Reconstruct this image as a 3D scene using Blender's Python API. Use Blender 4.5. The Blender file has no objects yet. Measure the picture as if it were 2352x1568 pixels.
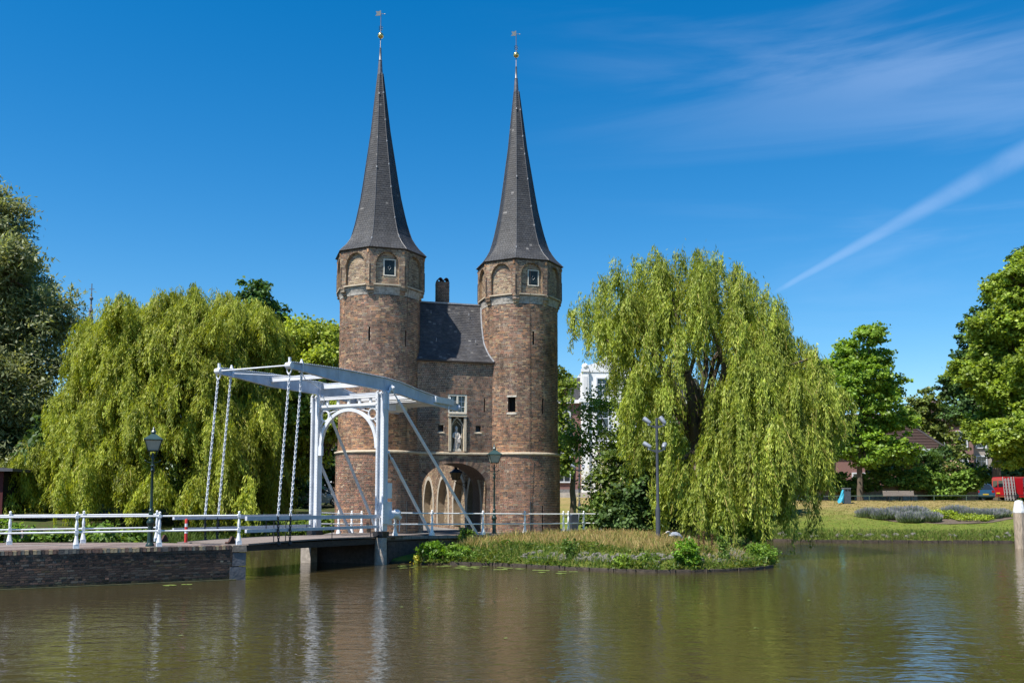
import bpy, math, random
import numpy as np
from mathutils import Vector, Matrix

random.seed(7)
rng = np.random.default_rng(11)
scene = bpy.context.scene
col = scene.collection
R = math.radians

# ------------------------------------------------------------------ camera
cam_d = bpy.data.cameras.new('camera')
cam = bpy.data.objects.new('camera', cam_d); col.objects.link(cam)
cam.location = (0, 0, 2.46)
cam.rotation_euler = (R(90 + 5.029), 0, 0)
cam_d.sensor_width = 36; cam_d.lens = 33.673; cam_d.shift_y = 0.0733
cam_d.clip_start = 0.1; cam_d.clip_end = 6000
scene.camera = cam

# ------------------------------------------------------------------ sky, sun, exposure
SUN_EL, SUN_AZ = R(59), R(50)                    # azimuth: to the left of straight behind the camera
sun_vec = Vector((-math.sin(SUN_AZ) * math.cos(SUN_EL), -math.cos(SUN_AZ) * math.cos(SUN_EL), math.sin(SUN_EL)))
world = bpy.data.worlds.new('World'); scene.world = world; world.use_nodes = True
wn, wl = world.node_tree.nodes, world.node_tree.links
wn.clear()
def wnode(t, **k):
    n = wn.new(t)
    for a, b in k.items(): setattr(n, a, b)
    return n
sky = wnode('ShaderNodeTexSky', sky_type='NISHITA', sun_disc=False)
sky.sun_elevation = SUN_EL
sky.sun_rotation = math.atan2(sun_vec.x, sun_vec.y)
sky.altitude = 0; sky.air_density = 1.0; sky.dust_density = 0.25; sky.ozone_density = 3.0
hsv = wnode('ShaderNodeHueSaturation'); hsv.inputs['Saturation'].default_value = 1.45; hsv.inputs['Hue'].default_value = 0.498; hsv.inputs['Value'].default_value = 1.0
wl.new(sky.outputs[0], hsv.inputs['Color'])
tc = wnode('ShaderNodeTexCoord')
def wmath(op, a, b=None, clamp=False):
    n = wnode('ShaderNodeMath', operation=op, use_clamp=clamp)
    for i, v in enumerate((a, b)):
        if v is None: continue
        if isinstance(v, (int, float)): n.inputs[i].default_value = v
        else: wl.new(v, n.inputs[i])
    return n.outputs[0]
def wdot(vec):
    n = wnode('ShaderNodeVectorMath', operation='DOT_PRODUCT')
    wl.new(tc.outputs['Generated'], n.inputs[0]); n.inputs[1].default_value = vec
    return n.outputs['Value']
def wramp(v, a, b):
    n = wnode('ShaderNodeMapRange', interpolation_type='SMOOTHSTEP')
    wl.new(v, n.inputs['Value']); n.inputs['From Min'].default_value = a; n.inputs['From Max'].default_value = b
    return n.outputs['Result']
def wnoise(scl, scale, detail, rot=(0, 0, 0)):
    m = wnode('ShaderNodeMapping'); m.inputs['Scale'].default_value = scl; m.inputs['Rotation'].default_value = rot
    wl.new(tc.outputs['Generated'], m.inputs['Vector'])
    n = wnode('ShaderNodeTexNoise'); n.inputs['Scale'].default_value = scale; n.inputs['Detail'].default_value = detail
    n.inputs['Roughness'].default_value = 0.55; n.inputs['Distortion'].default_value = 0.6
    wl.new(m.outputs[0], n.inputs['Vector'])
    return n.outputs['Fac']
# thin cirrus veil, drawn out sideways
c1 = wramp(wnoise((1.0, 1.0, 8.0), 2.2, 7, (0.0, 0.12, 0.0)), 0.44, 0.78)
c2 = wramp(wnoise((0.8, 0.8, 1.6), 1.1, 2, (0.3, 0.0, 0.4)), 0.40, 0.66)
bank = wmath('MULTIPLY', wramp(wdot((0.93, 0.0, 0.37)), 0.10, 0.45), wramp(wdot((0, 0, 1)), 0.12, 0.36))
cirrus = wmath('MULTIPLY', wmath('MULTIPLY', wmath('MULTIPLY', c1, c2), bank), 0.42)
# old contrail: a band along one great circle
def pdir(x, y):
    f_, p_ = 2200., R(5.029); a, b = (x - 1176) / f_, (956.4 - y) / f_
    return Vector((a, math.cos(p_) - b * math.sin(p_), math.sin(p_) + b * math.cos(p_))).normalized()
d1, d2 = pdir(1772, 675), pdir(2352, 352)
gn = d1.cross(d2).normalized(); along = (d2 - d1).normalized()
off = wdot(gn); pos = wdot(along)
s0 = d1.dot(along); s1 = d2.dot(along)
t_ = wmath('DIVIDE', wmath('SUBTRACT', pos, s0), s1 - s0)
width = wmath('ADD', wmath('MULTIPLY', t_, 0.0125), 0.0035)
prof = wmath('SUBTRACT', 1.0, wmath('DIVIDE', wmath('ABSOLUTE', off), width), clamp=True)
ends = wmath('MULTIPLY', wramp(t_, -0.03, 0.10), wramp(t_, 2.6, 1.2))
wisp = wramp(wnoise((1, 1, 1.6), 11, 6, (0.0, -0.5, 0.0)), 0.05, 0.75)
trail = wmath('MULTIPLY', wmath('MULTIPLY', wramp(prof, 0.0, 0.9), ends), wmath('MULTIPLY', wisp, 0.22))
cloud = wmath('MAXIMUM', cirrus, trail, clamp=True)
mixc = wnode('ShaderNodeMix', data_type='RGBA')
wl.new(cloud, mixc.inputs[0]); wl.new(hsv.outputs[0], mixc.inputs[6])
mixc.inputs[7].default_value = (5.0, 6.0, 8.0, 1)
bg = wnode('ShaderNodeBackground'); bg.inputs['Strength'].default_value = 0.095
wl.new(mixc.outputs[2], bg.inputs['Color'])
wo = wnode('ShaderNodeOutputWorld'); wl.new(bg.outputs[0], wo.inputs['Surface'])

sun_d = bpy.data.lights.new('sun', 'SUN'); sun_d.energy = 5.0; sun_d.angle = R(0.53); sun_d.color = (1.0, 0.95, 0.87)
sun = bpy.data.objects.new('sun', sun_d); col.objects.link(sun)
sun.location = (-60, -70, 120); sun.rotation_euler = (-sun_vec).to_track_quat('-Z', 'Y').to_euler()

vs = scene.view_settings
vs.view_transform = 'Standard'; vs.look = 'None'; vs.exposure = 0.75; vs.gamma = 1.0; vs.use_curve_mapping = False
scene.cycles.max_bounces = 7; scene.cycles.transparent_max_bounces = 6
scene.cycles.caustics_reflective = False; scene.cycles.caustics_refractive = False

# ------------------------------------------------------------------ helpers: materials
MATS = {}
def mat(name, base, rough=0.7, var=0.0, scale=4.0, bump=0.0, bscale=None, metal=0.0, spec=0.4, second=None, stretch=(1, 1, 1), use_col=False, coat=0.0, streak=0.0):
    if name in MATS: return MATS[name]
    m = bpy.data.materials.new(name); m.use_nodes = True; MATS[name] = m
    nt = m.node_tree; n, l = nt.nodes, nt.links; p = n['Principled BSDF']
    p.inputs['Roughness'].default_value = rough; p.inputs['Metallic'].default_value = metal
    p.inputs['Specular IOR Level'].default_value = spec; p.inputs['Coat Weight'].default_value = coat
    tcn = n.new('ShaderNodeTexCoord'); mp = n.new('ShaderNodeMapping'); mp.inputs['Scale'].default_value = stretch
    l.new(tcn.outputs['Object'], mp.inputs[0])
    if use_col:
        at = n.new('ShaderNodeAttribute'); at.attribute_name = 'Col'; src = at.outputs['Color']
    else: src = None
    b = tuple(base) + (1,)
    if var or second:
        nz = n.new('ShaderNodeTexNoise'); nz.inputs['Scale'].default_value = scale; nz.inputs['Detail'].default_value = 6
        nz.inputs['Roughness'].default_value = 0.65
        l.new(mp.outputs[0], nz.inputs['Vector'])
        mr = n.new('ShaderNodeMapRange'); mr.inputs['From Min'].default_value = 0.3; mr.inputs['From Max'].default_value = 0.7
        l.new(nz.outputs['Fac'], mr.inputs['Value'])
        if use_col:
            mr.inputs['To Min'].default_value = 1 - var; mr.inputs['To Max'].default_value = 1 + var
            vm = n.new('ShaderNodeVectorMath'); vm.operation = 'SCALE'
            l.new(src, vm.inputs[0]); l.new(mr.outputs[0], vm.inputs['Scale']); src = vm.outputs[0]
        else:
            mx = n.new('ShaderNodeMix'); mx.data_type = 'RGBA'; l.new(mr.outputs[0], mx.inputs[0])
            mx.inputs[6].default_value = tuple(c * (1 - var) for c in base) + (1,)
            mx.inputs[7].default_value = (tuple(second) + (1,)) if second else tuple(min(1, c * (1 + var)) for c in base) + (1,)
            src = mx.outputs[2]
    if streak and src is not None:
        mp2 = n.new('ShaderNodeMapping'); mp2.inputs['Scale'].default_value = (1.0, 1.0, 0.14); l.new(tcn.outputs['Object'], mp2.inputs[0])
        z2 = n.new('ShaderNodeTexNoise'); z2.inputs['Scale'].default_value = 2.2; z2.inputs['Detail'].default_value = 5; l.new(mp2.outputs[0], z2.inputs['Vector'])
        z3 = n.new('ShaderNodeTexNoise'); z3.inputs['Scale'].default_value = 0.55; z3.inputs['Detail'].default_value = 4; l.new(tcn.outputs['Object'], z3.inputs['Vector'])
        ad = n.new('ShaderNodeMath'); ad.operation = 'ADD'; l.new(z2.outputs['Fac'], ad.inputs[0]); l.new(z3.outputs['Fac'], ad.inputs[1])
        m2 = n.new('ShaderNodeMapRange'); m2.inputs['From Min'].default_value = .75; m2.inputs['From Max'].default_value = 1.25; m2.inputs['To Min'].default_value = 1 - streak; m2.inputs['To Max'].default_value = 1 + streak * .8; l.new(ad.outputs[0], m2.inputs['Value'])
        v2 = n.new('ShaderNodeVectorMath'); v2.operation = 'SCALE'; l.new(src, v2.inputs[0]); l.new(m2.outputs[0], v2.inputs['Scale']); src = v2.outputs[0]
    if src is None: p.inputs['Base Color'].default_value = b
    else: l.new(src, p.inputs['Base Color'])
    if bump:
        nb = n.new('ShaderNodeTexNoise'); nb.inputs['Scale'].default_value = bscale or scale * 4; nb.inputs['Detail'].default_value = 5
        l.new(mp.outputs[0], nb.inputs['Vector'])
        bn = n.new('ShaderNodeBump'); bn.inputs['Strength'].default_value = bump; bn.inputs['Distance'].default_value = 0.02
        l.new(nb.outputs['Fac'], bn.inputs['Height']); l.new(bn.outputs[0], p.inputs['Normal'])
    return m
def leafmat(name, trans=0.45, gloss=0.35, rough=0.45, tint=(1.25, 1.2, 0.55)):
    if name in MATS: return MATS[name]
    m = bpy.data.materials.new(name); m.use_nodes = True; MATS[name] = m
    nt = m.node_tree; n, l = nt.nodes, nt.links; p = n['Principled BSDF']; out = n['Material Output']
    at = n.new('ShaderNodeAttribute'); at.attribute_name = 'Col'
    l.new(at.outputs['Color'], p.inputs['Base Color'])
    p.inputs['Roughness'].default_value = rough; p.inputs['Specular IOR Level'].default_value = gloss
    tr = n.new('ShaderNodeBsdfTranslucent')
    vm = n.new('ShaderNodeVectorMath'); vm.operation = 'MULTIPLY'; vm.inputs[1].default_value = tint
    l.new(at.outputs['Color'], vm.inputs[0]); l.new(vm.outputs[0], tr.inputs['Color'])
    mx = n.new('ShaderNodeMixShader'); mx.inputs[0].default_value = trans
    l.new(p.outputs[0], mx.inputs[1]); l.new(tr.outputs[0], mx.inputs[2]); l.new(mx.outputs[0], out.inputs['Surface'])
    return m
def glassmat(name, tint=(0.02, 0.025, 0.03), rough=0.03):
    return mat(name, tint, rough, spec=0.9)

WHITE = mat('white_paint', (0.64, 0.66, 0.695), 0.45, 0.12, 3.0, 0.1, 30, streak=.10)
RAILW = mat('railing_white', (0.80, 0.81, 0.82), 0.4, 0.08, 4.0, 0.1, 30)
WHITEW = mat('weathered_white_wood', (0.50, 0.53, 0.58), 0.6, 0.16, 5.0, 0.15, 40)
BLACKM = mat('black_iron', (0.02, 0.02, 0.022), 0.5, 0.3, 8)
GREENM = mat('dark_green_paint', (0.010, 0.028, 0.024), 0.35, 0.25, 6)
BRICK = mat('brick', (0.2, 0.1, 0.07), 0.88, 0.28, 2.2, 0.35, 40, use_col=True, spec=0.2, streak=.24)
MORTAR = mat('mortar', (0.42, 0.345, 0.265), 0.95, 0.3, 3.0, 0.4, 30, spec=0.1, streak=.3)
MORTARD = mat('dark_mortar', (0.10, 0.09, 0.08), 0.95, 0.35, 3.0, 0.4, 30, spec=0.1)
STONE = mat('cream_stone', (0.50, 0.43, 0.325), 0.85, 0.22, 3.5, 0.3, 25, spec=0.2)
STONEW = mat('white_stone', (0.56, 0.51, 0.43), 0.85, 0.3, 4.0, 0.4, 22, spec=0.2)
GREYST = mat('grey_stone', (0.21, 0.205, 0.205), 0.9, 0.4, 4.0, 0.5, 18, spec=0.2)
SLATE = mat('slate', (0.05, 0.05, 0.055), 0.62, 0.25, 3.0, 0.2, 25, use_col=True, spec=0.35, streak=.22)
LEAD = mat('lead', (0.30, 0.31, 0.33), 0.5, 0.3, 6)
GOLD = mat('gilding', (0.75, 0.55, 0.22), 0.28, 0.12, 9, metal=1.0)
DARK = mat('dark_void', (0.012, 0.011, 0.010), 0.9)
DARKWOOD = mat('dark_timber', (0.045, 0.036, 0.03), 0.85, 0.4, 5, 0.4, 25, stretch=(1, 1, 3))
BARK = mat('bark', (0.11, 0.085, 0.06), 0.95, 0.4, 6, 0.6, 18, stretch=(1, 1, 0.25))
LEAF = leafmat('leaf'); LEAFW = leafmat('willow_leaf', 0.45, 0.25, 0.5, (1.2, 1.15, 0.5)); LEAFD = leafmat('glossy_leaf', 0.3, 0.22, 0.5)
GRASSM = leafmat('grass_blade', 0.3, 0.2, 0.6, (1.1, 1.1, 0.8))

# ------------------------------------------------------------------ helpers: meshes
class MB:
    def __init__(self): self.v = []; self.f = []; self.c = None
    def add(self, vs_, fs, color=None):
        o = len(self.v); self.v.extend(vs_); self.f.extend([tuple(i + o for i in f) for f in fs])
        if color is not None:
            if self.c is None: self.c = []
            self.c.extend([color] * len(fs))
        return self
    def hexa(self, p, color=None):     # 8 points: bottom 4, top 4
        return self.add(list(p), [(3, 2, 1, 0), (4, 5, 6, 7), (0, 1, 5, 4), (1, 2, 6, 5), (2, 3, 7, 6), (3, 0, 4, 7)], color)
    def box(self, c, s, rz=0.0, color=None, m=None):
        hx, hy, hz = s[0] / 2, s[1] / 2, s[2] / 2; ca, sa = math.cos(rz), math.sin(rz)
        P = []
        for z in (-hz, hz):
            for x, y in ((-hx, -hy), (hx, -hy), (hx, hy), (-hx, hy)):
                P.append((c[0] + x * ca - y * sa, c[1] + x * sa + y * ca, c[2] + z))
        if m is not None: P = [tuple(m @ Vector(q)) for q in P]
        return self.hexa(P, color)
    def beam(self, p0, p1, w, h, w1=None, h1=None, color=None):
        p0, p1 = Vector(p0), Vector(p1); d = (p1 - p0).normalized()
        up = Vector((0, 0, 1)) if abs(d.z) < 0.95 else Vector((1, 0, 0))
        s = d.cross(up).normalized(); t = s.cross(d).normalized()
        w1 = w if w1 is None else w1; h1 = h if h1 is None else h1
        P = []
        for q, a, b in ((p0, w, h), (p1, w1, h1)):
            P += [tuple(q - s * a / 2 - t * b / 2), tuple(q + s * a / 2 - t * b / 2), tuple(q + s * a / 2 + t * b / 2), tuple(q - s * a / 2 + t * b / 2)]
        return self.hexa(P, color)
    def tube(self, pts, rad, n=8, cap=True, flat=1.0, color=None):
        pts = [Vector(p) for p in pts]
        if isinstance(rad, (int, float)): rad = [rad] * len(pts)
        V = []; prev = None
        for i, p in enumerate(pts):
            d = (pts[min(i + 1, len(pts) - 1)] - pts[max(i - 1, 0)])
            d = d.normalized() if d.length > 1e-9 else Vector((0, 0, 1))
            if prev is None:
                up = Vector((0, 0, 1)) if abs(d.z) < 0.9 else Vector((1, 0, 0)); s = d.cross(up).normalized()
            else:
                s = (prev - d * prev.dot(d)); s = s.normalized() if s.length > 1e-6 else d.orthogonal().normalized()
            prev = s; t = d.cross(s)
            for k in range(n):
                a = 2 * math.pi * k / n
                V.append(tuple(p + (s * math.cos(a) + t * math.sin(a) * flat) * rad[i]))
        F = []
        for i in range(len(pts) - 1):
            for k in range(n):
                k2 = (k + 1) % n; F.append((i * n + k, i * n + k2, (i + 1) * n + k2, (i + 1) * n + k))
        if cap: F.append(tuple(range(n - 1, -1, -1))); F.append(tuple((len(pts) - 1) * n + k for k in range(n)))
        return self.add(V, F, color)
    def lathe(self, prof, n=12, c=(0, 0, 0), a0=0.0, color=None, cap=True):   # prof: (r, z)
        V = []; F = []
        for r, z in prof:
            for k in range(n):
                a = a0 + 2 * math.pi * k / n; V.append((c[0] + r * math.cos(a), c[1] + r * math.sin(a), c[2] + z))
        for i in range(len(prof) - 1):
            for k in range(n):
                k2 = (k + 1) % n; F.append((i * n + k, i * n + k2, (i + 1) * n + k2, (i + 1) * n + k))
        if cap: F.append(tuple(range(n - 1, -1, -1))); F.append(tuple((len(prof) - 1) * n + k for k in range(n)))
        return self.add(V, F, color)
    def ball(self, c, r, n=10, sz=1.0, color=None):
        pr = [(max(1e-4, r * math.sin(math.pi * i / n)), -r * sz * math.cos(math.pi * i / n)) for i in range(n + 1)]
        return self.lathe(pr, n + 2, c, color=color, cap=False)
    def prism(self, poly, z0, z1, color=None):     # polygon in xy (counter-clockwise)
        n = len(poly); V = [(x, y, z0) for x, y in poly] + [(x, y, z1) for x, y in poly]
        F = [tuple(range(n - 1, -1, -1)), tuple(range(n, 2 * n))] + [(i, (i + 1) % n, n + (i + 1) % n, n + i) for i in range(n)]
        return self.add(V, F, color)
    def extr(self, poly, y0, y1, color=None):      # polygon in xz, extruded along y
        n = len(poly); V = [(x, y0, z) for x, z in poly] + [(x, y1, z) for x, z in poly]
        F = [tuple(range(n)), tuple(range(2 * n - 1, n - 1, -1))] + [(i, n + i, n + (i + 1) % n, (i + 1) % n) for i in range(n)]
        return self.add(V, F, color)
    def mesh(self, name, material, smooth=False):
        me = bpy.data.meshes.new(name); me.from_pydata(self.v, [], self.f); me.update()
        if self.c is not None:
            a = me.color_attributes.new('Col', 'FLOAT_COLOR', 'CORNER')
            tot = np.array([len(f) for f in self.f]); cc = np.repeat(np.array([tuple(c) + (1,) for c in self.c], dtype=np.float32), tot, axis=0)
            a.data.foreach_set('color', cc.ravel())
        for m in (material if isinstance(material, (list, tuple)) else [material]): me.materials.append(m)
        if smooth:
            me.polygons.foreach_set('use_smooth', [True] * len(me.polygons))
            try: me.set_sharp_from_angle(angle=R(40))
            except Exception: pass
        return me
    def build(self, name, material, parent=None, smooth=False):
        return link(name, self.mesh(name, material, smooth), parent)
def link(name, me, parent=None, loc=(0, 0, 0), rz=0.0):
    o = bpy.data.objects.new(name, me); col.objects.link(o)
    if parent is not None: o.parent = parent
    o.location = loc; o.rotation_euler = (0, 0, rz)
    return o
def tag(o, label=None, cat=None, group=None, kind=None):
    if label: o['label'] = label
    if cat: o['category'] = cat
    if group: o['group'] = group
    if kind: o['kind'] = kind
    return o
def thing(name, label, cat, loc=(0, 0, 0), rz=0.0, group=None):
    o = bpy.data.objects.new(name, None); col.objects.link(o); o.location = loc; o.rotation_euler = (0, 0, rz)
    o.empty_display_size = 0.3
    return tag(o, label, cat, group)
def copy_tree(o, parent=None):
    c = o.copy(); col.objects.link(c)
    if parent is not None: c.parent = parent
    for ch in o.children: copy_tree(ch, c)
    return c
def fast_quads(name, V, C, material, parent=None):       # V (N,4,3), C (N,3)
    N = len(V); me = bpy.data.meshes.new(name)
    me.vertices.add(4 * N); me.vertices.foreach_set('co', np.ascontiguousarray(V, dtype=np.float32).ravel())
    me.loops.add(4 * N); me.loops.foreach_set('vertex_index', np.arange(4 * N, dtype=np.int32))
    me.polygons.add(N); me.polygons.foreach_set('loop_start', np.arange(0, 4 * N, 4, dtype=np.int32))
    me.update(calc_edges=True)
    a = me.color_attributes.new('Col', 'FLOAT_COLOR', 'CORNER')
    cc = np.ones((N, 4, 4), dtype=np.float32); cc[:, :, :3] = np.clip(C, 0.002, 0.9)[:, None, :]
    a.data.foreach_set('color', cc.ravel())
    me.materials.append(material)
    return link(name, me, parent)
def unit(a): return a / np.maximum(np.linalg.norm(a, axis=-1, keepdims=True), 1e-9)
def leaves(P, D, ln, wd, C, rnd=None):           # leaf-shaped quads: base, side, tip, side (slightly folded)
    N = len(P); side = unit(np.cross(D, rng.normal(size=(N, 3)) if rnd is None else rnd))
    ln = np.broadcast_to(np.asarray(ln, float), (N,))[:, None]; wd = np.broadcast_to(np.asarray(wd, float), (N,))[:, None]
    V = np.empty((N, 4, 3)); mid = P + D * ln * 0.08
    V[:, 0] = P - D * ln / 2; V[:, 1] = mid + side * wd / 2; V[:, 2] = P + D * ln / 2; V[:, 3] = mid - side * wd / 2
    return V
def pal(cols, n, jit=0.12, w=None):
    cols = np.array(cols, float); i = rng.choice(len(cols), n, p=w)
    return cols[i] * (1 + rng.normal(0, jit, (n, 1)))

# ------------------------------------------------------------------ terrain
SHORE = [(-400, 10), (-60, 24), (-40, 28), (-22, 33.5), (-18.5, 36.5), (-17, 41), (-16, 46), (-13.5, 49.6), (-11, 51), (-9.5, 51.2), (-8.95, 48.5),
         (-8.7, 44), (-8.5, 40.3), (-8.1, 39.6), (-4.55, 38.1), (-3.75, 38.55), (-3.6, 37.5), (-2.4, 37.55), (-0.8, 37.35), (1.96, 35.2),
         (3.6, 34.1), (5.03, 33.55), (6.2, 33.6), (7.3, 34.0), (8.7, 34.8), (9.6, 35.9), (10.1, 37.2), (10.7, 40), (11.6, 45), (13, 52), (14.2, 59), (15.2, 61.5),
         (16.0, 59.6), (17.5, 58.5), (21, 57.8), (29.7, 57.2), (45, 55), (90, 50), (400, 40)]
LAND = SHORE + [(400, 3000), (-400, 3000)]
def shore_dist(X, Y):
    X = np.asarray(X, float); Y = np.asarray(Y, float); best = np.full(X.shape, 1e9)
    for (ax, ay), (bx, by) in zip(SHORE[:-1], SHORE[1:]):
        dx, dy = bx - ax, by - ay; t = np.clip(((X - ax) * dx + (Y - ay) * dy) / (dx * dx + dy * dy), 0, 1)
        best = np.minimum(best, np.hypot(X - ax - t * dx, Y - ay - t * dy))
    ins = np.zeros(X.shape, bool); n = len(LAND)
    for i in range(n):
        ax, ay = LAND[i]; bx, by = LAND[(i + 1) % n]
        if ay == by: continue
        c = ((ay > Y) != (by > Y)) & (X < (bx - ax) * (Y - ay) / (by - ay) + ax); ins ^= c
    return np.where(ins, best, -best)
def sst(a, b, x): t = np.clip((x - a) / (b - a), 0, 1); return t * t * (3 - 2 * t)
def wob(X, Y): return 0.5 * np.sin(X * 0.9 + 1.3) * np.cos(Y * 0.7) + 0.3 * np.sin(X * 2.3 + Y * 1.9) + 0.2 * np.sin(X * 4.1 - Y * 3.3)
def ground_h(X, Y):
    X = np.asarray(X, float); Y = np.asarray(Y, float); sd = shore_dist(X, Y)
    isl = np.interp(sd, [0, .25, 1.2, 2.4, 4.5, 8], [.02, .16, .36, .62, .84, .88]) + sst(60, 80, Y) * 1.95 + sst(80, 90, Y) * .1
    rgt = np.interp(sd, [0, .3, 1.6, 5, 11, 18, 22], [.02, .22, .5, 1.0, 1.72, 2.42, 2.5])
    lft = np.interp(sd, [0, .3, 3, 12, 24], [.02, .25, .85, 1.5, 2.1])
    wr = sst(13.0, 15.6, X - (Y - 58) * .05) * sst(48, 54, Y); wl_ = sst(-8.5, -10.5, X)
    h = isl * (1 - wr) + rgt * wr; h = h * (1 - wl_) + lft * wl_
    h = h + 0.035 * wob(X * 1.3, Y * 1.3) * sst(.3, 1.5, sd)
    # paved forecourt, passage and bridgehead stay just under their paving
    fc = (X < 3.4) * (Y < 70) * sst(-9.0, -8.3, X) * sst(38, 38.6, Y) * (1 - sst(0, .8, (X + 4.5) - (Y - 38.6) * 1.0))
    h = np.where((fc > .5), np.minimum(h, .75), h)
    return np.where(sd > 0, h, np.maximum(sd * 1.6, -.8) - .03)
def axis(*segs):
    out = []
    for a, b, s in segs: out += list(np.arange(a, b, s))
    return np.array(out + [segs[-1][1]], float)
gx = axis((-1500, -400, 220), (-400, -70, 30), (-70, -9, .8), (-9, 15, .25), (15, 60, .7), (60, 120, 5), (120, 400, 40), (400, 1500, 220))
gy = axis((8, 32, .8), (32, 46, .25), (46, 64, .45), (64, 110, 1.4), (110, 300, 20), (300, 3000, 270))
GX, GY = np.meshgrid(gx, gy, indexing='ij'); GZ = ground_h(GX, GY)
nx, ny = GX.shape
vid = np.arange(nx * ny).reshape(nx, ny)
F = np.stack([vid[:-1, :-1], vid[1:, :-1], vid[1:, 1:], vid[:-1, 1:]], -1).reshape(-1, 4)
gme = bpy.data.meshes.new('ground')
gme.from_pydata(np.stack([GX, GY, GZ], -1).reshape(-1, 3).tolist(), [], F.tolist()); gme.update()
gme.polygons.foreach_set('use_smooth', [True] * len(gme.polygons))
def ground_material():
    m = bpy.data.materials.new('turf'); m.use_nodes = True; nt = m.node_tree; n, l = nt.nodes, nt.links; p = n['Principled BSDF']
    p.inputs['Roughness'].default_value = 0.95; p.inputs['Specular IOR Level'].default_value = 0.1
    tcn = n.new('ShaderNodeTexCoord')
    def noise(sc, d=6):
        z = n.new('ShaderNodeTexNoise'); z.inputs['Scale'].default_value = sc; z.inputs['Detail'].default_value = d; l.new(tcn.outputs['Object'], z.inputs['Vector']); return z.outputs['Fac']
    def rmp(v, a, b):
        r = n.new('ShaderNodeMapRange'); r.inputs['From Min'].default_value = a; r.inputs['From Max'].default_value = b; l.new(v, r.inputs['Value']); return r.outputs[0]
    def mix(f, a, b):
        x = n.new('ShaderNodeMix'); x.data_type = 'RGBA'; l.new(f, x.inputs[0])
        for i, q in ((6, a), (7, b)):
            if isinstance(q, tuple): x.inputs[i].default_value = q + (1,)
            else: l.new(q, x.inputs[i])
        return x.outputs[2]
    sep = n.new('ShaderNodeSeparateXYZ'); l.new(tcn.outputs['Object'], sep.inputs[0])
    dry = mix(rmp(noise(1.6), .35, .65), (.27, .20, .085), (.20, .165, .06))
    green = mix(rmp(noise(2.4), .35, .65), (.085, .13, .018), (.14, .16, .03))
    # the parched turf grows on the high, dry part of the slope; near the water it stays green
    hz = n.new('ShaderNodeMath'); hz.operation = 'MULTIPLY_ADD'; l.new(noise(.55), hz.inputs[0]); hz.inputs[1].default_value = 1.6; l.new(sep.outputs['Z'], hz.inputs[2])
    c = mix(rmp(hz.outputs[0], 2.0, 3.0), green, dry)
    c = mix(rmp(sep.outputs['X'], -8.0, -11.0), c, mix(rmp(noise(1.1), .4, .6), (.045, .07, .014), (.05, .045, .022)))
    c = mix(rmp(noise(9, 8), .56, .72), c, (.12, .10, .045))
    low = rmp(sep.outputs['Z'], .16, .05)
    c = mix(low, c, (.035, .03, .02))
    l.new(c, p.inputs['Base Color'])
    b = n.new('ShaderNodeBump'); b.inputs['Strength'].default_value = .7; b.inputs['Distance'].default_value = .05
    l.new(noise(14, 8), b.inputs['Height']); l.new(b.outputs[0], p.inputs['Normal'])
    return m
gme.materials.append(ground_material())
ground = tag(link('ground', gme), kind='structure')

def water_material():
    m = bpy.data.materials.new('canal_water'); m.use_nodes = True; nt = m.node_tree; n, l = nt.nodes, nt.links; p = n['Principled BSDF']
    p.inputs['Roughness'].default_value = 0.03; p.inputs['IOR'].default_value = 1.40; p.inputs['Specular IOR Level'].default_value = 0.5
    tcn = n.new('ShaderNodeTexCoord')
    def noise(sc, st, d, rz=0.0):
        mp = n.new('ShaderNodeMapping'); mp.inputs['Scale'].default_value = st; mp.inputs['Rotation'].default_value = (0, 0, rz); l.new(tcn.outputs['Object'], mp.inputs[0])
        z = n.new('ShaderNodeTexNoise'); z.inputs['Scale'].default_value = sc; z.inputs['Detail'].default_value = d; z.inputs['Roughness'].default_value = .55; z.inputs['Distortion'].default_value = .4
        l.new(mp.outputs[0], z.inputs['Vector']); return z.outputs['Fac']
    mud = noise(.12, (1, 1, 1), 4)
    mx = n.new('ShaderNodeMix'); mx.data_type = 'RGBA'; l.new(mud, mx.inputs[0]); mx.inputs[6].default_value = (.040, .033, .012, 1); mx.inputs[7].default_value = (.054, .041, .018, 1)
    l.new(mx.outputs[2], p.inputs['Base Color'])
    def ma(op, a, b):
        q = n.new('ShaderNodeMath'); q.operation = op
        for i, v in enumerate((a, b)):
            if isinstance(v, (int, float)): q.inputs[i].default_value = v
            else: l.new(v, q.inputs[i])
        return q.outputs[0]
    big = noise(1.5, (.85, 1.5, 1), 3, .14); mid = noise(4.8, (.75, 1.5, 1), 2, -.10); fine = noise(13, (.7, 1.4, 1), 2, .25)
    gust = n.new('ShaderNodeMapRange'); gust.inputs['From Min'].default_value = .38; gust.inputs['From Max'].default_value = .62; gust.inputs['To Min'].default_value = .22; gust.inputs['To Max'].default_value = 1.35
    l.new(noise(.16, (1, .6, 1), 3), gust.inputs['Value'])
    hgt = ma('ADD', ma('MULTIPLY', big, .026), ma('MULTIPLY', gust.outputs[0], ma('ADD', ma('MULTIPLY', mid, .0125), ma('MULTIPLY', fine, .0035))))
    b = n.new('ShaderNodeBump'); b.inputs['Strength'].default_value = 1.0; b.inputs['Distance'].default_value = 1.0
    l.new(hgt, b.inputs['Height']); l.new(b.outputs[0], p.inputs['Normal'])
    return m
wm = MB(); wm.add([(-1500, -300, 0), (1500, -300, 0), (1500, 200, 0), (-1500, 200, 0)], [(0, 1, 2, 3)])
tag(wm.build('water', water_material()), kind='structure')

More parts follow.
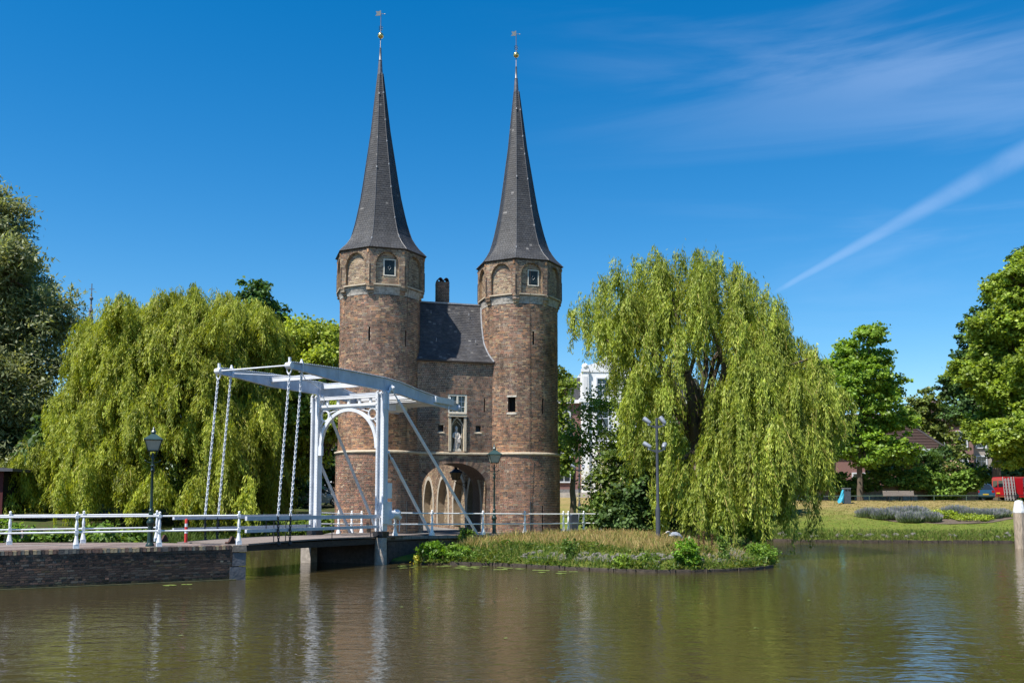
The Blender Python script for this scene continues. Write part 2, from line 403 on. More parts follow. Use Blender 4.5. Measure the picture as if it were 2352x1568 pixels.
# ------------------------------------------------------------------ brickwork
def gauss(m, s): return random.gauss(m, s)
BR = {'dark': (.085, .060, .052), 'brown': (.195, .125, .092), 'red': (.255, .135, .095), 'orange': (.38, .205, .115), 'tan': (.36, .26, .165), 'pale': (.42, .33, .23), 'grey': (.20, .17, .145)}
def bcol(weights):
    k = random.choices(list(weights), list(weights.values()))[0]; b = BR[k]; tw_ = sum(weights.values()); j = max(.7, gauss(1, .10))
    mean = [sum(BR[q][i] * v for q, v in weights.items()) / tw_ for i in range(3)]; b = [.66 * b[i] + .34 * mean[i] for i in range(3)]
    return (b[0] * j * 1.10, b[1] * j * 1.14 * max(.9, gauss(1, .03)), b[2] * j * 1.12)
class Bricks:
    """courses of single bricks laid over a mortar bed; pos(a, z, d) maps (along, up, proud) to a point"""
    def __init__(self): self.items = []; self.mort = MB()
    def lay(self, pos, ang, a0, a1, z0, z1, holes, colf, h=.084, joint=.020, stre=.225, head=.11, proud=.010, mstep=.3, closed=False):
        n = int(round((z1 - z0) / h)); h = (z1 - z0) / n; perim = a1 - a0
        for i in range(n):
            zl, zh = z0 + i * h, z0 + (i + 1) * h; zc = (zl + zh) / 2
            spans = [(a0, a1)]
            for hole in holes:
                r = hole(zc)
                if r is None: continue
                ns = []
                for (l, q) in spans:
                    if r[1] <= l or r[0] >= q: ns.append((l, q)); continue
                    if r[0] > l: ns.append((l, r[0]))
                    if r[1] < q: ns.append((r[1], q))
                spans = ns
            L = stre if i % 2 == 0 else (head if random.random() < .75 else stre)
            shift = (0, .5 * head, .5 * stre, .25 * stre)[i % 4] + random.uniform(-.02, .02)
            for (l, q) in spans:
                if q - l < .02: continue
                k = max(1, int(math.ceil((q - l) / mstep)))
                for s in range(k):
                    x0, x1 = l + (q - l) * s / k, l + (q - l) * (s + 1) / k
                    self.mort.add([pos(x0, zl, 0), pos(x1, zl, 0), pos(x1, zh, 0), pos(x0, zh, 0)], [(0, 1, 2, 3)])
                a = a0 - shift
                while a < q:
                    bl = L * random.uniform(.93, 1.07)
                    x0, x1 = max(l, a + joint / 2), min(q, a + bl - joint / 2)
                    if x1 - x0 > .03:
                        full = (x0 > l and x1 < q)
                        self.items.append((pos, ang, x0, x1, zl + joint / 2, zh - joint / 2, proud * random.uniform(.5, 1.4), colf(zc, (x0 + x1) / 2, L), full))
                    a += bl
    def emit(self, name_rest, parent, nsep, score, brick_parent=None, M=None):
        idx = sorted((i for i in range(len(self.items)) if self.items[i][8]), key=lambda i: -score(self.items[i]))[:nsep]
        chosen = set(idx); mb = MB()
        for i, (pos, ang, x0, x1, z0, z1, pr, c, full) in enumerate(self.items):
            if i in chosen: continue
            k = 1
            A = [pos(x0, z0, -.004), pos(x1, z0, -.004), pos(x1, z1, -.004), pos(x0, z1, -.004)]
            Bq = [pos(x0, z0, pr), pos(x1, z0, pr), pos(x1, z1, pr), pos(x0, z1, pr)]
            mb.add(A + Bq, [(4, 5, 6, 7), (0, 1, 5, 4), (1, 2, 6, 5), (2, 3, 7, 6), (3, 0, 4, 7)], c)
        tag(mb.build(name_rest, BRICK, parent), kind='stuff')
        cache = {}
        for i in idx:
            pos, ang, x0, x1, z0, z1, pr, c, full = self.items[i]
            key = (round((x1 - x0) / .02), round(sum(c) / .06), round((c[0] - c[2]) / .05), round((z1 - z0) / .01))
            if key not in cache:
                w2, h2 = (x1 - x0) / 2, (z1 - z0) / 2; e = .004
                b = MB(); b.add([(-w2, .004, -h2), (w2, .004, -h2), (w2, .004, h2), (-w2, .004, h2), (-w2 + e, -.012, -h2 + e), (w2 - e, -.012, -h2 + e), (w2 - e, -.012, h2 - e), (-w2 + e, -.012, h2 - e)],
                      [(4, 5, 6, 7), (0, 1, 5, 4), (1, 2, 6, 5), (2, 3, 7, 6), (3, 0, 4, 7)], c)
                cache[key] = b.mesh('brick', BRICK)
            link('brick', cache[key], brick_parent(pos) if callable(brick_parent) else (brick_parent or parent), pos((x0 + x1) / 2, (z0 + z1) / 2, 0), ang((x0 + x1) / 2))

# ------------------------------------------------------------------ the city gate
G_ROT = math.atan2(.293, .956); GZ0 = .9
gate = thing('city_gate', 'medieval brick city gate with two round towers, tall slate spires and a gatehouse between', 'city gate', (-6.45, 46.2, GZ0), G_ROT)
gM = Matrix.Translation((-6.45, 46.2, GZ0)) @ Matrix.Rotation(G_ROT, 4, 'Z'); camL = gM.inverted() @ Vector((0, 0, 2.46))
TX = 7.15
Zs = 4.75 - GZ0; Zt = 12.1 - GZ0; Zo = 12.47 - GZ0; Ze = 14.28 - GZ0      # string course, shaft top, octagon foot, eave
gb = Bricks()
shafts = []
def patch(z, a, k=0):
    return math.sin(a * 1.7 + k) + math.sin(z * 2.1 + a * .8 + 2 * k) + .6 * math.sin(a * 4 - z * 3.1 + k)
def tower_col(k):
    def f(z, a, L):
        p = patch(z, a, k); hd = L < .15
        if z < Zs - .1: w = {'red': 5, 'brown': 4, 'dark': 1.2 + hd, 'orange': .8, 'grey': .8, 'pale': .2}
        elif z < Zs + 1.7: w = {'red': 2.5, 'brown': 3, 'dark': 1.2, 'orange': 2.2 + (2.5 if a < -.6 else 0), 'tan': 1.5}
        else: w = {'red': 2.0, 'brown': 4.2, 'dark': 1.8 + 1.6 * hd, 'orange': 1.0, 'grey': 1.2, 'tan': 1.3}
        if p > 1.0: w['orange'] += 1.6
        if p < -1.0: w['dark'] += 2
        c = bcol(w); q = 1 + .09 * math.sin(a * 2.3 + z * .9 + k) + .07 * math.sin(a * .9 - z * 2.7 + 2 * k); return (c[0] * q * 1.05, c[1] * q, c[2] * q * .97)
    return f
ring = []
for k, cx in enumerate((0.0, TX)):
    Rl, Ru = 2.02, 1.93
    slots_u = [(.9, 9.55, 10.2)] if k else []
    def mk(cx, Rr):
        def pos(a, z, d):
            t = a / Rr; return (cx + (Rr + d) * math.sin(t), -(Rr + d) * math.cos(t), z)
        return pos, (lambda a: a / Rr)
    # slots: (angle position along, z0, z1, half width)
    if k == 0: SL = [(-.80, 9.62 - GZ0 + .3, 10.6 - GZ0, .045), (1.0, 9.75 - GZ0, 10.5 - GZ0, .045), (-.93, 6.6 - GZ0, 7.4 - GZ0, .045)]
    else: SL = [(.10, 10.05 - GZ0, 10.75 - GZ0, .05), (1.55, 10.0 - GZ0, 10.7 - GZ0, .045), (-.98, 6.74 - GZ0, 7.5 - GZ0, .19), (.62, 6.72 - GZ0, 7.45 - GZ0, .05)]
    LOW = [] if k == 0 else [(.55, .1, 1.3, .035)]
    for Rr, z0, z1, S in ((Rl, 0, Zs, LOW), (Ru, Zs, Zt, SL)):
        pos, ang = mk(cx, Rr)
        holes = [(lambda z, s=s: (s[0] - s[3], s[0] + s[3]) if s[1] < z < s[2] else None) for s in S]
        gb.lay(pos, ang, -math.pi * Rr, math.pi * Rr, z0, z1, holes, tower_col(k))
        for s in S:
            b = MB(); dpt = .35 if s[3] > .1 else .16
            o, i_ = [pos(s[0] + q * (s[3] + .004), z, .001) for q, z in ((-1, s[1]), (1, s[1]), (1, s[2]), (-1, s[2]))], [pos(s[0] + q * (s[3] + .004), z, -dpt) for q, z in ((-1, s[1]), (1, s[1]), (1, s[2]), (-1, s[2]))]
            b.add(o + i_, [(0, 1, 5, 4), (1, 2, 6, 5), (2, 3, 7, 6), (3, 0, 4, 7)]); sl = b.build('arrow_slit' if s[3] < .1 else 'window_opening', mat('reveal_brick', (.12, .08, .06), .9, .3, 6), gate)
            v = MB(); v.add(i_, [(0, 1, 2, 3)]); v.build('recess', DARK if s[3] < .1 else mat('reveal_brick', (.12, .08, .06)), sl)
            if s[3] > .1:
                for zz in (s[1] - .04, s[2] + .04):
                    st = MB(); st.hexa([pos(s[0] - .24, zz - .04, -.05), pos(s[0] + .24, zz - .04, -.05), pos(s[0] + .24, zz - .04, .03), pos(s[0] - .24, zz - .04, .03), pos(s[0] - .24, zz + .04, -.05), pos(s[0] + .24, zz + .04, -.05), pos(s[0] + .24, zz + .04, .03), pos(s[0] - .24, zz + .04, .03)])
                    st.build('lintel_stone', STONEW, sl)
    # inner core closes the shaft behind the bricks
    core = MB(); core.lathe([(Rl - .3, -.6), (Rl - .3, Zs), (Ru - .3, Zs), (Ru - .3, Zt + .1)], 32, (cx, 0, 0)); sh = core.build('tower_shaft', DARK, gate); shafts.append(sh)
    # string course
    sc_ = MB(); prof = [(Ru - .02, Zs + .07), (Rl + .07, Zs + .03), (Rl + .08, Zs - .03), (Rl - .02, Zs - .09)]
    sc_.lathe([(r, z) for r, z in prof], 48, (cx, 0, 0), cap=False); sc_.build('string_course', STONE, gate)
    # corbelled white masonry from round shaft to octagon
    OR = 2.18 if k == 0 else 2.15
    cb = MB(); nseg = 48; rings = []
    for q, (mixv, z) in enumerate(((0, Zt + .02), (.12, Zt + .14), (.55, Zo - .1), (1, Zo))):
        rg = []
        for s in range(nseg):
            t = 2 * math.pi * s / nseg; tt = ((t + math.pi / 8) % (math.pi / 4)) - math.pi / 8
            ro = OR * math.cos(math.pi / 8) / math.cos(tt); r = (Ru + .015) * (1 - mixv) + (ro - .01) * mixv
            rg.append((cx + r * math.sin(t), -r * math.cos(t), z))
        rings.append(rg)
    for q in range(3):
        for s in range(nseg):
            s2 = (s + 1) % nseg; cb.add([rings[q][s], rings[q][s2], rings[q + 1][s2], rings[q + 1][s]], [(0, 1, 2, 3)])
    cb.build('corbel_ring', mat('lime_plaster', (.36, .32, .27), .9, .45, 7, .7, 20, second=(.50, .47, .42)), gate)
    for s in range(8):
        t = math.pi / 8 + s * math.pi / 4; e_x, e_y = math.cos(t), math.sin(t); o_x, o_y = math.sin(t), -math.cos(t); cbm = MB(); cc_ = bcol({'brown': 2, 'tan': 2, 'grey': 1})
        for zz0, zz1, ro in ((Zo - .44, Zo - .30, Ru + .05), (Zo - .30, Zo - .15, Ru + .12), (Zo - .15, Zo + .03, OR - .03)):
            wv_ = .10 + .35 * (ro - Ru)
            cbm.add([(cx + o_x * r + e_x * q, o_y * r + e_y * q, z) for z in (zz0, zz1) for r, q in ((Ru - .1, -wv_), (ro - .05, -wv_), (ro, 0), (ro - .05, wv_), (Ru - .1, wv_))],
                    [(4, 3, 2, 1, 0), (5, 6, 7, 8, 9), (0, 1, 6, 5), (1, 2, 7, 6), (2, 3, 8, 7), (3, 4, 9, 8)], bcol({'brown': 2, 'tan': 3, 'grey': 1}))
        cbm.build('corner_corbel', BRICK, gate)
    # octagonal storey with blind arches
    ap = OR * math.cos(math.pi / 8); fw = 2 * OR * math.sin(math.pi / 8)
    ocore = MB(); ocore.lathe([((ap - .22) / math.cos(math.pi / 8), Zo), ((ap - .22) / math.cos(math.pi / 8), Ze + .05)], 8, (cx, 0, 0), a0=math.pi / 8)
    octo = ocore.build('octagonal_storey', DARK, gate)
    def octcol(z, a, L):
        return bcol({'tan': 2.6, 'brown': 3.6, 'pale': .5, 'red': 1, 'dark': 2.0, 'orange': .6, 'grey': 1.2})
    def octcol2(z, a, L):
        return bcol({'tan': 3.2, 'pale': 1.4, 'brown': 2.4, 'grey': .8, 'dark': .9, 'red': .6})
    zsill, zspr, zap = Zo + .14, Zo + 1.0, Zo + 1.63; hw = .50
    def archw(z, g=0.0):
        if z < zsill or z > zap + g: return None
        if z <= zspr: return (-(hw + g), hw + g)
        q = (z - zspr) / (zap + g - zspr); w = (hw + g) * math.sqrt(max(0, 1 - q ** 2.1)); return (-w, w) if w > .02 else None
    for fk in range(8):
        t = fk * math.pi / 4; nx_, ny_ = math.sin(t), -math.cos(t); ex, ey = math.cos(t), math.sin(t)
        def pos(a, z, d, nx_=nx_, ny_=ny_, ex=ex, ey=ey, cx=cx, ap=ap): return (cx + nx_ * (ap + d) + ex * a, ny_ * (ap + d) + ey * a, z)
        gb.lay(pos, (lambda a, t=t: t), -fw / 2 + .004, fw / 2 - .004, Zo, Ze, [lambda z: archw(z, .05)], octcol, h=.075)
        posr = lambda a, z, d, pos=pos: pos(a, z, d - .13)
        cut = (lambda z: None)
        if fk == 0:
            wz0, wz1, wh = Zo + .55, Zo + 1.36, .29
            cut = lambda z, wz0=wz0, wz1=wz1, wh=wh: (-wh + .12, wh + .12) if wz0 < z < wz1 else None
        # recessed panel: bricks inside the arch
        class _D: pass
        def inside(side):
            def f(z):
                r = archw(z, .05)
                if r is None: return (-9, 9)
                return (-9, r[0]) if side < 0 else (r[1], 9)
            return f
        gb.lay(posr, (lambda a, t=t: t), -hw - .05, hw + .05, zsill, zap + .05, [inside(-1), inside(1), cut], octcol2, h=.075)
        # reveal and arch ring
        an = MB(); pts = []
        N = 14
        zz = [zsill] + [zspr + (zap + .05 - zspr) * math.sin(math.pi / 2 * i / N) for i in range(N + 1)]
        lft = [((archw(min(z, zap + .049), .05) or (0, 0))[0], z) for z in zz]; curve = lft + [(-a, z) for a, z in lft[::-1]]
        for (a0, z0), (a1, z1) in zip(curve[:-1], curve[1:]):
            an.add([pos(a0, z0, .002), pos(a1, z1, .002), pos(a1, z1, -.14), pos(a0, z0, -.14)], [(0, 1, 2, 3)])
        ra = an.build('blind_arch', mat('tan_brick_reveal', (.26, .18, .11), .9, .35, 12, .4, 30), octo)
        vr = MB()
        for (a0, z0), (a1, z1) in zip(curve[1:-1], curve[2:-1]):
            for s in range(2):
                u0, u1 = s / 2 + .04, (s + 1) / 2 - .04
                A0, Z0, A1, Z1 = a0 + (a1 - a0) * u0, z0 + (z1 - z0) * u0, a0 + (a1 - a0) * u1, z0 + (z1 - z0) * u1
                def outw(a, z):
                    q = math.hypot(a, max(0, z - zspr) + 1e-6); return (a + a / q * .075, z + max(0, z - zspr) / q * .075)
                B0, B1 = outw(A0, Z0), outw(A1, Z1)
                vr.add([pos(A0, Z0, .016), pos(A1, Z1, .016), pos(B1[0], B1[1], .016), pos(B0[0], B0[1], .016), pos(A0, Z0, -.02), pos(A1, Z1, -.02), pos(B1[0], B1[1], -.02), pos(B0[0], B0[1], -.02)],
                       [(0, 1, 2, 3), (0, 4, 5, 1), (1, 5, 6, 2), (2, 6, 7, 3), (3, 7, 4, 0)], bcol({'brown': 3, 'tan': 2, 'dark': 1.5}))
        tag(vr.build('arch_ring', BRICK, octo), kind='stuff')
        sl = MB(); sl.hexa([pos(-hw - .14, zsill - .07, -.12), pos(hw + .14, zsill - .07, -.12), pos(hw + .14, zsill - .07, .05), pos(-hw - .14, zsill - .07, .05),
                            pos(-hw - .14, zsill + .0, -.12), pos(hw + .14, zsill + .0, -.12), pos(hw + .14, zsill - .02, .05), pos(-hw - .14, zsill - .02, .05)])
        sl.build('sill_stone', STONE, octo)
        ct = MB(); ct.tube([pos(fw / 2, Zo + .12, -.01), pos(fw / 2, Zo + 1.05, -.01)], .035, 6); ct.build('corner_shaft', DARKWOOD, octo)
        # brick corbel at the eaves between the arches
        cbk = MB(); cbk.hexa([pos(fw / 2 - .13, Ze - .2, -.05), pos(fw / 2 - .04, Ze - .2, -.05), pos(fw / 2 - .04, Ze - .2, .05), pos(fw / 2 - .13, Ze - .2, .05), pos(fw / 2 - .13, Ze - .06, -.05), pos(fw / 2 - .04, Ze - .06, -.05), pos(fw / 2 - .04, Ze - .06, .07), pos(fw / 2 - .13, Ze - .06, .07)], bcol({'orange': 1}))
        cbk.build('eave_corbel', BRICK, octo)
        if fk == 0:
            wf = MB(); off = .12; dd = -.10
            for (xa, xb, za, zb) in ((-wh, wh, wz0, wz0 + .05), (-wh, wh, wz1 - .05, wz1), (-wh, -wh + .05, wz0 + .05, wz1 - .05), (wh - .05, wh, wz0 + .05, wz1 - .05)):
                wf.hexa([pos(off + xa, za, -.16), pos(off + xb, za, -.16), pos(off + xb, za, dd), pos(off + xa, za, dd), pos(off + xa, zb, -.16), pos(off + xb, zb, -.16), pos(off + xb, zb, dd), pos(off + xa, zb, dd)])
            wo_ = wf.build('window_frame', mat('cream_paint', (.66, .62, .52), .5, .1, 8), octo)
            shm = MB(); a_, b_ = off - wh + .05, off + wh - .05; z_, y_ = wz0 + .05, wz1 - .05
            for s in range(4):
                x0 = a_ + (b_ - a_) * s / 4 + .003; x1 = a_ + (b_ - a_) * (s + 1) / 4 - .003
                shm.hexa([pos(x0, z_, -.15), pos(x1, z_, -.15), pos(x1, z_, -.125), pos(x0, z_, -.125), pos(x0, y_, -.15), pos(x1, y_, -.15), pos(x1, y_, -.125), pos(x0, y_, -.125)])
            for zz_ in (z_ + .1, y_ - .1):
                shm.hexa([pos(a_ + .02, zz_ - .015, -.125), pos(b_ - .02, zz_ - .015, -.125), pos(b_ - .02, zz_ - .015, -.11), pos(a_ + .02, zz_ - .015, -.11), pos(a_ + .02, zz_ + .015, -.125), pos(b_ - .02, zz_ + .015, -.125), pos(b_ - .02, zz_ + .015, -.11), pos(a_ + .02, zz_ + .015, -.11)])
            shm.build('shutter', mat('dark_shutter_paint', (.012, .022, .024), .4, .2, 8), octo)
            dm = MB(); zc_ = (z_ + y_) / 2; dp = [(off - .07, zc_), (off, zc_ - .11), (off + .07, zc_), (off, zc_ + .11)]
            for i in range(4):
                p0, p1 = dp[i], dp[(i + 1) % 4]; dm.tube([pos(p0[0], p0[1], -.118), pos(p1[0], p1[1], -.118)], .008, 4)
            dm.build('shutter_diamond', mat('light_grey_paint', (.35, .36, .36), .5), octo)
    # spire
    lean = -.16 if k == 0 else -.2
    S = (OR - .02) / 2.18
    prof = [(14.33, 2.30), (14.50, 2.13), (14.70, 1.92), (14.95, 1.73), (15.25, 1.55), (15.6, 1.43), (16.0, 1.31), (16.45, 1.20), (17.26, 1.02), (18.1, .88), (18.95, .75), (20.65, .49), (22.37, .29), (23.7, .13)]
    def srad(z):
        return float(np.interp(z, [p[0] for p in prof], [p[1] for p in prof])) * S
    def sxy(z, cx=cx, lean=lean): return cx + lean * max(0, (z - 14.4) / 12)
    under = MB(); V = []
    for z, r in prof:
        for s in range(8):
            t = math.pi / 8 + s * math.pi / 4; V.append((sxy(z) + (r * S - .03) * math.sin(t), -(r * S - .03) * math.cos(t), z - GZ0))
    Fq = [(i * 8 + s, i * 8 + (s + 1) % 8, (i + 1) * 8 + (s + 1) % 8, (i + 1) * 8 + s) for i in range(len(prof) - 1) for s in range(8)]
    under.add(V, Fq + [tuple(range(8))[::-1]]); sp = under.build('spire', mat('dark_slate_bed', (.03, .03, .034), .8), gate)
    slm = MB(); z = 14.33
    zrows = [14.33]
    while zrows[-1] < 23.6: zrows.append(zrows[-1] + .115)
    for i in range(len(zrows) - 1):
        za, zb = zrows[i], zrows[i + 1] + .03; ra, rb = srad(za), srad(min(zb, 23.7))
        for s in range(8):
            t0, t1 = math.pi / 8 + s * math.pi / 4, math.pi / 8 + (s + 1) * math.pi / 4
            pa0, pa1 = Vector((sxy(za) + ra * math.sin(t0), -ra * math.cos(t0), za - GZ0)), Vector((sxy(za) + ra * math.sin(t1), -ra * math.cos(t1), za - GZ0))
            pb0, pb1 = Vector((sxy(zb) + rb * math.sin(t0), -rb * math.cos(t0), zb - GZ0)), Vector((sxy(zb) + rb * math.sin(t1), -rb * math.cos(t1), zb - GZ0))
            wd = (pa1 - pa0).length; nn = max(1, int(round(wd / .15))); sh_ = .5 / nn if i % 2 else 0
            tm = (t0 + t1) / 2; out = Vector((math.sin(tm), -math.cos(tm), .2)) * .010
            cuts = [0] + [min(1, max(0, (j + (.5 if i % 2 else 0)) / nn)) for j in range(1, nn + 1)]
            cuts = sorted(set(cuts + [1]))
            for u0, u1 in zip(cuts[:-1], cuts[1:]):
                if u1 - u0 < .02: continue
                g = .005 if u1 - u0 > .05 else 0
                j = random.uniform(.6, 1.3); o2 = out * j
                base = random.choice([(.040, .041, .044), (.044, .045, .048), (.049, .049, .051), (.042, .044, .049)]); kk = random.uniform(.9, 1.1)
                if random.random() < .006: base = (.15, .145, .14)
                A, B_, C_, D_ = pa0.lerp(pa1, u0 + g) + o2, pa0.lerp(pa1, u1 - g) + o2, pb0.lerp(pb1, u1 - g), pb0.lerp(pb1, u0 + g)
                slm.add([tuple(A), tuple(B_), tuple(C_), tuple(D_), tuple(A - out * 1.2), tuple(B_ - out * 1.2)], [(0, 1, 2, 3), (4, 5, 1, 0)], tuple(c * kk for c in base))
    tag(slm.build('slate_cladding', SLATE, sp), kind='stuff')
    hp = MB(); hooks = []
    for s in range(8):
        t = math.pi / 8 + s * math.pi / 4
        hp.tube([(sxy(z) + (srad(z) + .012) * math.sin(t), -(srad(z) + .012) * math.cos(t), z - GZ0) for z, _ in prof], .016, 4)
    hp.build('hip_flashing', mat('hip_lead', (.085, .085, .09), .5, .3, 5), sp)
    hkm = MB().box((0, 0, 0), (.05, .05, .09)).mesh('roof_hook', LEAD)
    for s in ((0, 7) if k == 0 else (0, 7)):
        t = math.pi / 8 + s * math.pi / 4
        for z in (np.arange(15.0, 23.2, 1.25) + np.array([random.uniform(-.2, .2) for _ in range(7)]))[:: 1 if s == 0 else 3]:
            link('roof_hook', hkm, sp, (sxy(z) + (srad(z) + .03) * math.sin(t), -(srad(z) + .03) * math.cos(t), z - GZ0), t)
    ev = MB(); rr = 2.30 * S
    ev.lathe([(ap - .05, Ze - .06), ((rr - .12), Ze - .03), (rr - .02, 14.335 - GZ0), (rr - .02, 14.36 - GZ0), (rr - .3, 14.42 - GZ0)], 8, (cx, 0, 0), a0=math.pi / 8, cap=False)
    ev.build('eave_board', DARKWOOD, gate)
    fin = MB(); tx = sxy(25)
    fin.lathe([(.135, 23.62 - GZ0), (.13, 23.75 - GZ0), (.085, 24.35 - GZ0), (.10, 24.36 - GZ0), (.07, 24.4 - GZ0), (.045, 25.0 - GZ0), (.05, 25.02 - GZ0), (.02, 25.06 - GZ0), (.018, 26.8 - GZ0)], 10, (tx, 0, 0))
    fo = fin.build('lead_finial', mat('finial_lead', (.13, .13, .14), .4, .3, 5, metal=.3), gate, True)
    MB().ball((tx, 0, 25.67 - GZ0), .15, 12).build('gilded_ball', GOLD, fo, True)
    sc2 = MB()
    for sgn in (-1, 1):
        for zz_ in (26.0, 26.12):
            sc2.tube([(tx + sgn * (.02 + .07 * math.sin(q * .8)), 0, zz_ - GZ0 + .05 * math.cos(q * .8) * (1 if zz_ < 26.1 else -1)) for q in range(6)], .012, 5)
    sc2.build('scrollwork', BLACKM, fo)
    vn = MB(); vn.extr([(tx - .28, 26.66 - GZ0), (tx, 26.72 - GZ0), (tx, 27.0 - GZ0), (tx - .12, 26.92 - GZ0), (tx - .26, 26.9 - GZ0), (tx - .2, 26.8 - GZ0)], -.008, .008)
    vn.tube([(tx, 0, 26.83 - GZ0), (tx + .18, 0, 26.83 - GZ0)], .01, 5); vn.ball((tx + .2, 0, 26.83 - GZ0), .03, 6)
    vn.build('weather_vane', mat('vane_metal', (.42, .39, .33), .4, .1, 9, metal=.4), fo)
    lc = MB(); ang_ = .55 if k == 0 else -.05
    lc.tube([(cx + (ap + .03) * math.sin(ang_), -(ap + .06) * math.cos(ang_) - .02, Ze - .1), (cx + (ap + .02) * math.sin(ang_), -(ap + .06) * math.cos(ang_), Zo)] +
            [(cx + (Ru + .04) * math.sin(ang_), -(Ru + .04) * math.cos(ang_), Zt - .1), (cx + (Ru + .04) * math.sin(ang_), -(Ru + .04) * math.cos(ang_), Zs + .1), (cx + (Rl + .1) * math.sin(ang_), -(Rl + .1) * math.cos(ang_), Zs - .05), (cx + (Rl + .04) * math.sin(ang_), -(Rl + .04) * math.cos(ang_), .05)], .009, 5)
    lc.build('lightning_conductor', mat('brown_iron', (.06, .045, .04), .7), gate)
    bl_ = MB(); bl_.tube([(cx + (Rl + .05) * math.sin(ang_), -(Rl + .05) * math.cos(ang_), .1), (cx + (Rl + .05) * math.sin(ang_), -(Rl + .05) * math.cos(ang_), 1.55)], .03, 6)
    bl_.build('conductor_pipe', mat('dark_pipe', (.03, .035, .04), .5), gate)
# gatehouse front wall between the towers
WY = -.92; ca = 3.575
zspring, zcrown, ahw = 3.0 - GZ0, 4.30 - GZ0, 1.62
def arch_hole(z):
    if z < 0 or z > zcrown: return None
    if z <= zspring: return (ca - ahw + .10 * (1 - z / zspring), ca + ahw - .10 * (1 - z / zspring))
    w = ahw * math.sqrt(max(0, 1 - ((z - zspring) / (zcrown - zspring)) ** 2.2)); return (ca - w, ca + w)
def rect(a0, a1, z0, z1): return lambda z: (a0, a1) if z0 - GZ0 < z < z1 - GZ0 else None
NI = (3.24, 4.12, 4.86, 6.64); WI = (3.22, 4.16, 6.70, 7.62)
holes = [arch_hole, rect(*NI), rect(*WI), rect(2.73, 3.0, 5.74, 6.14), rect(4.60, 4.87, 5.76, 6.16), rect(5.01, 5.08, 6.78, 7.45)]
def gw_col(z, a, L):
    w = {'brown': 4.5, 'dark': 2.6 + (1 if L < .15 else 0), 'red': 2.2, 'orange': .7, 'grey': 1.0, 'tan': .5}
    if z < Zs: w = {'brown': 4, 'dark': 2, 'tan': 1.6, 'red': 1.5, 'grey': 1.2}
    return bcol(w)
wpos = lambda a, z, d: (a, WY - d, z)
gb.lay(wpos, (lambda a: 0.0), 1.55, 5.6, 0, 9.32 - GZ0, holes, gw_col)
gwall = MB()
# side, rear walls and the vaulted passage
PB = WY + 2.7
for a in (1.5, 5.65 - .25):
    gwall.box((a + .12, (WY + PB) / 2 + .2, 5.0), (.25, PB - WY - .5, 7.9))
gwall.box((ca, PB - .12, 6.2), (3.9, .25, 4.6))
gwall.box((ca, (WY + PB) / 2 + .15, 9.3 - GZ0 - .3), (3.9, PB - WY - .5, .2))
gh = gwall.build('gatehouse_wall', mat('plain_brickwork', (.17, .105, .075), .92, .35, 8, .5, 25), gate)
pv = MB(); N = 24; ins = []
for i in range(N + 1):
    q = -1 + 2 * i / N; a = ca + ahw * math.sin(q * math.pi / 2); zz_ = zspring + (zcrown - zspring) * max(0, math.cos(q * math.pi / 2)) ** (2 / 2.2)
    ins.append((a, zz_))
ins = [(ca - ahw + .1, 0)] + ins + [(ca + ahw - .1, 0)]
for (a0, z0), (a1, z1) in zip(ins[:-1], ins[1:]):
    pv.add([(a0, WY - .002, z0), (a1, WY - .002, z1), (a1, PB, z1), (a0, PB, z0)], [(0, 1, 2, 3)])
pv.build('passage_vault', mat('vault_brick', (.15, .10, .075), .92, .4, 10, .6, 30), gate)
# voussoirs round the arch
vo = MB()
tot = [ins[i] for i in range(1, len(ins) - 1)]
for i in range(len(tot) - 1):
    for s in range(2):
        u0, u1 = s / 2 + .03, (s + 1) / 2 - .03
        def pt(u, o):
            a = tot[i][0] + (tot[i + 1][0] - tot[i][0]) * u; z = tot[i][1] + (tot[i + 1][1] - tot[i][1]) * u
            nx_, nz_ = (a - ca) / ahw ** 2, (z - zspring) / (zcrown - zspring) ** 2 + .02; q = math.hypot(nx_, nz_); return (a + nx_ / q * o, z + nz_ / q * o)
        P = [pt(u0, -.005), pt(u1, -.005), pt(u1, .24), pt(u0, .24)]
        vo.add([(a, WY - .018, z) for a, z in P] + [(a, WY + .05, z) for a, z in P], [(0, 1, 2, 3), (0, 4, 5, 1), (1, 5, 6, 2), (2, 6, 7, 3), (3, 7, 4, 0)], bcol({'brown': 2, 'dark': 2, 'grey': 2, 'red': 1}))
tag(vo.build('arch_ring', BRICK, gate), kind='stuff')
sg = MB(); sg.hexa([(1.6, WY - .10, Zs - .04), (5.55, WY - .10, Zs - .04), (5.55, WY + .05, Zs - .09), (1.6, WY + .05, Zs - .09), (1.6, WY - .10, Zs + .03), (5.55, WY - .10, Zs + .03), (5.55, WY + .05, Zs + .07), (1.6, WY + .05, Zs + .07)])
sg.build('string_course', STONE, gate)
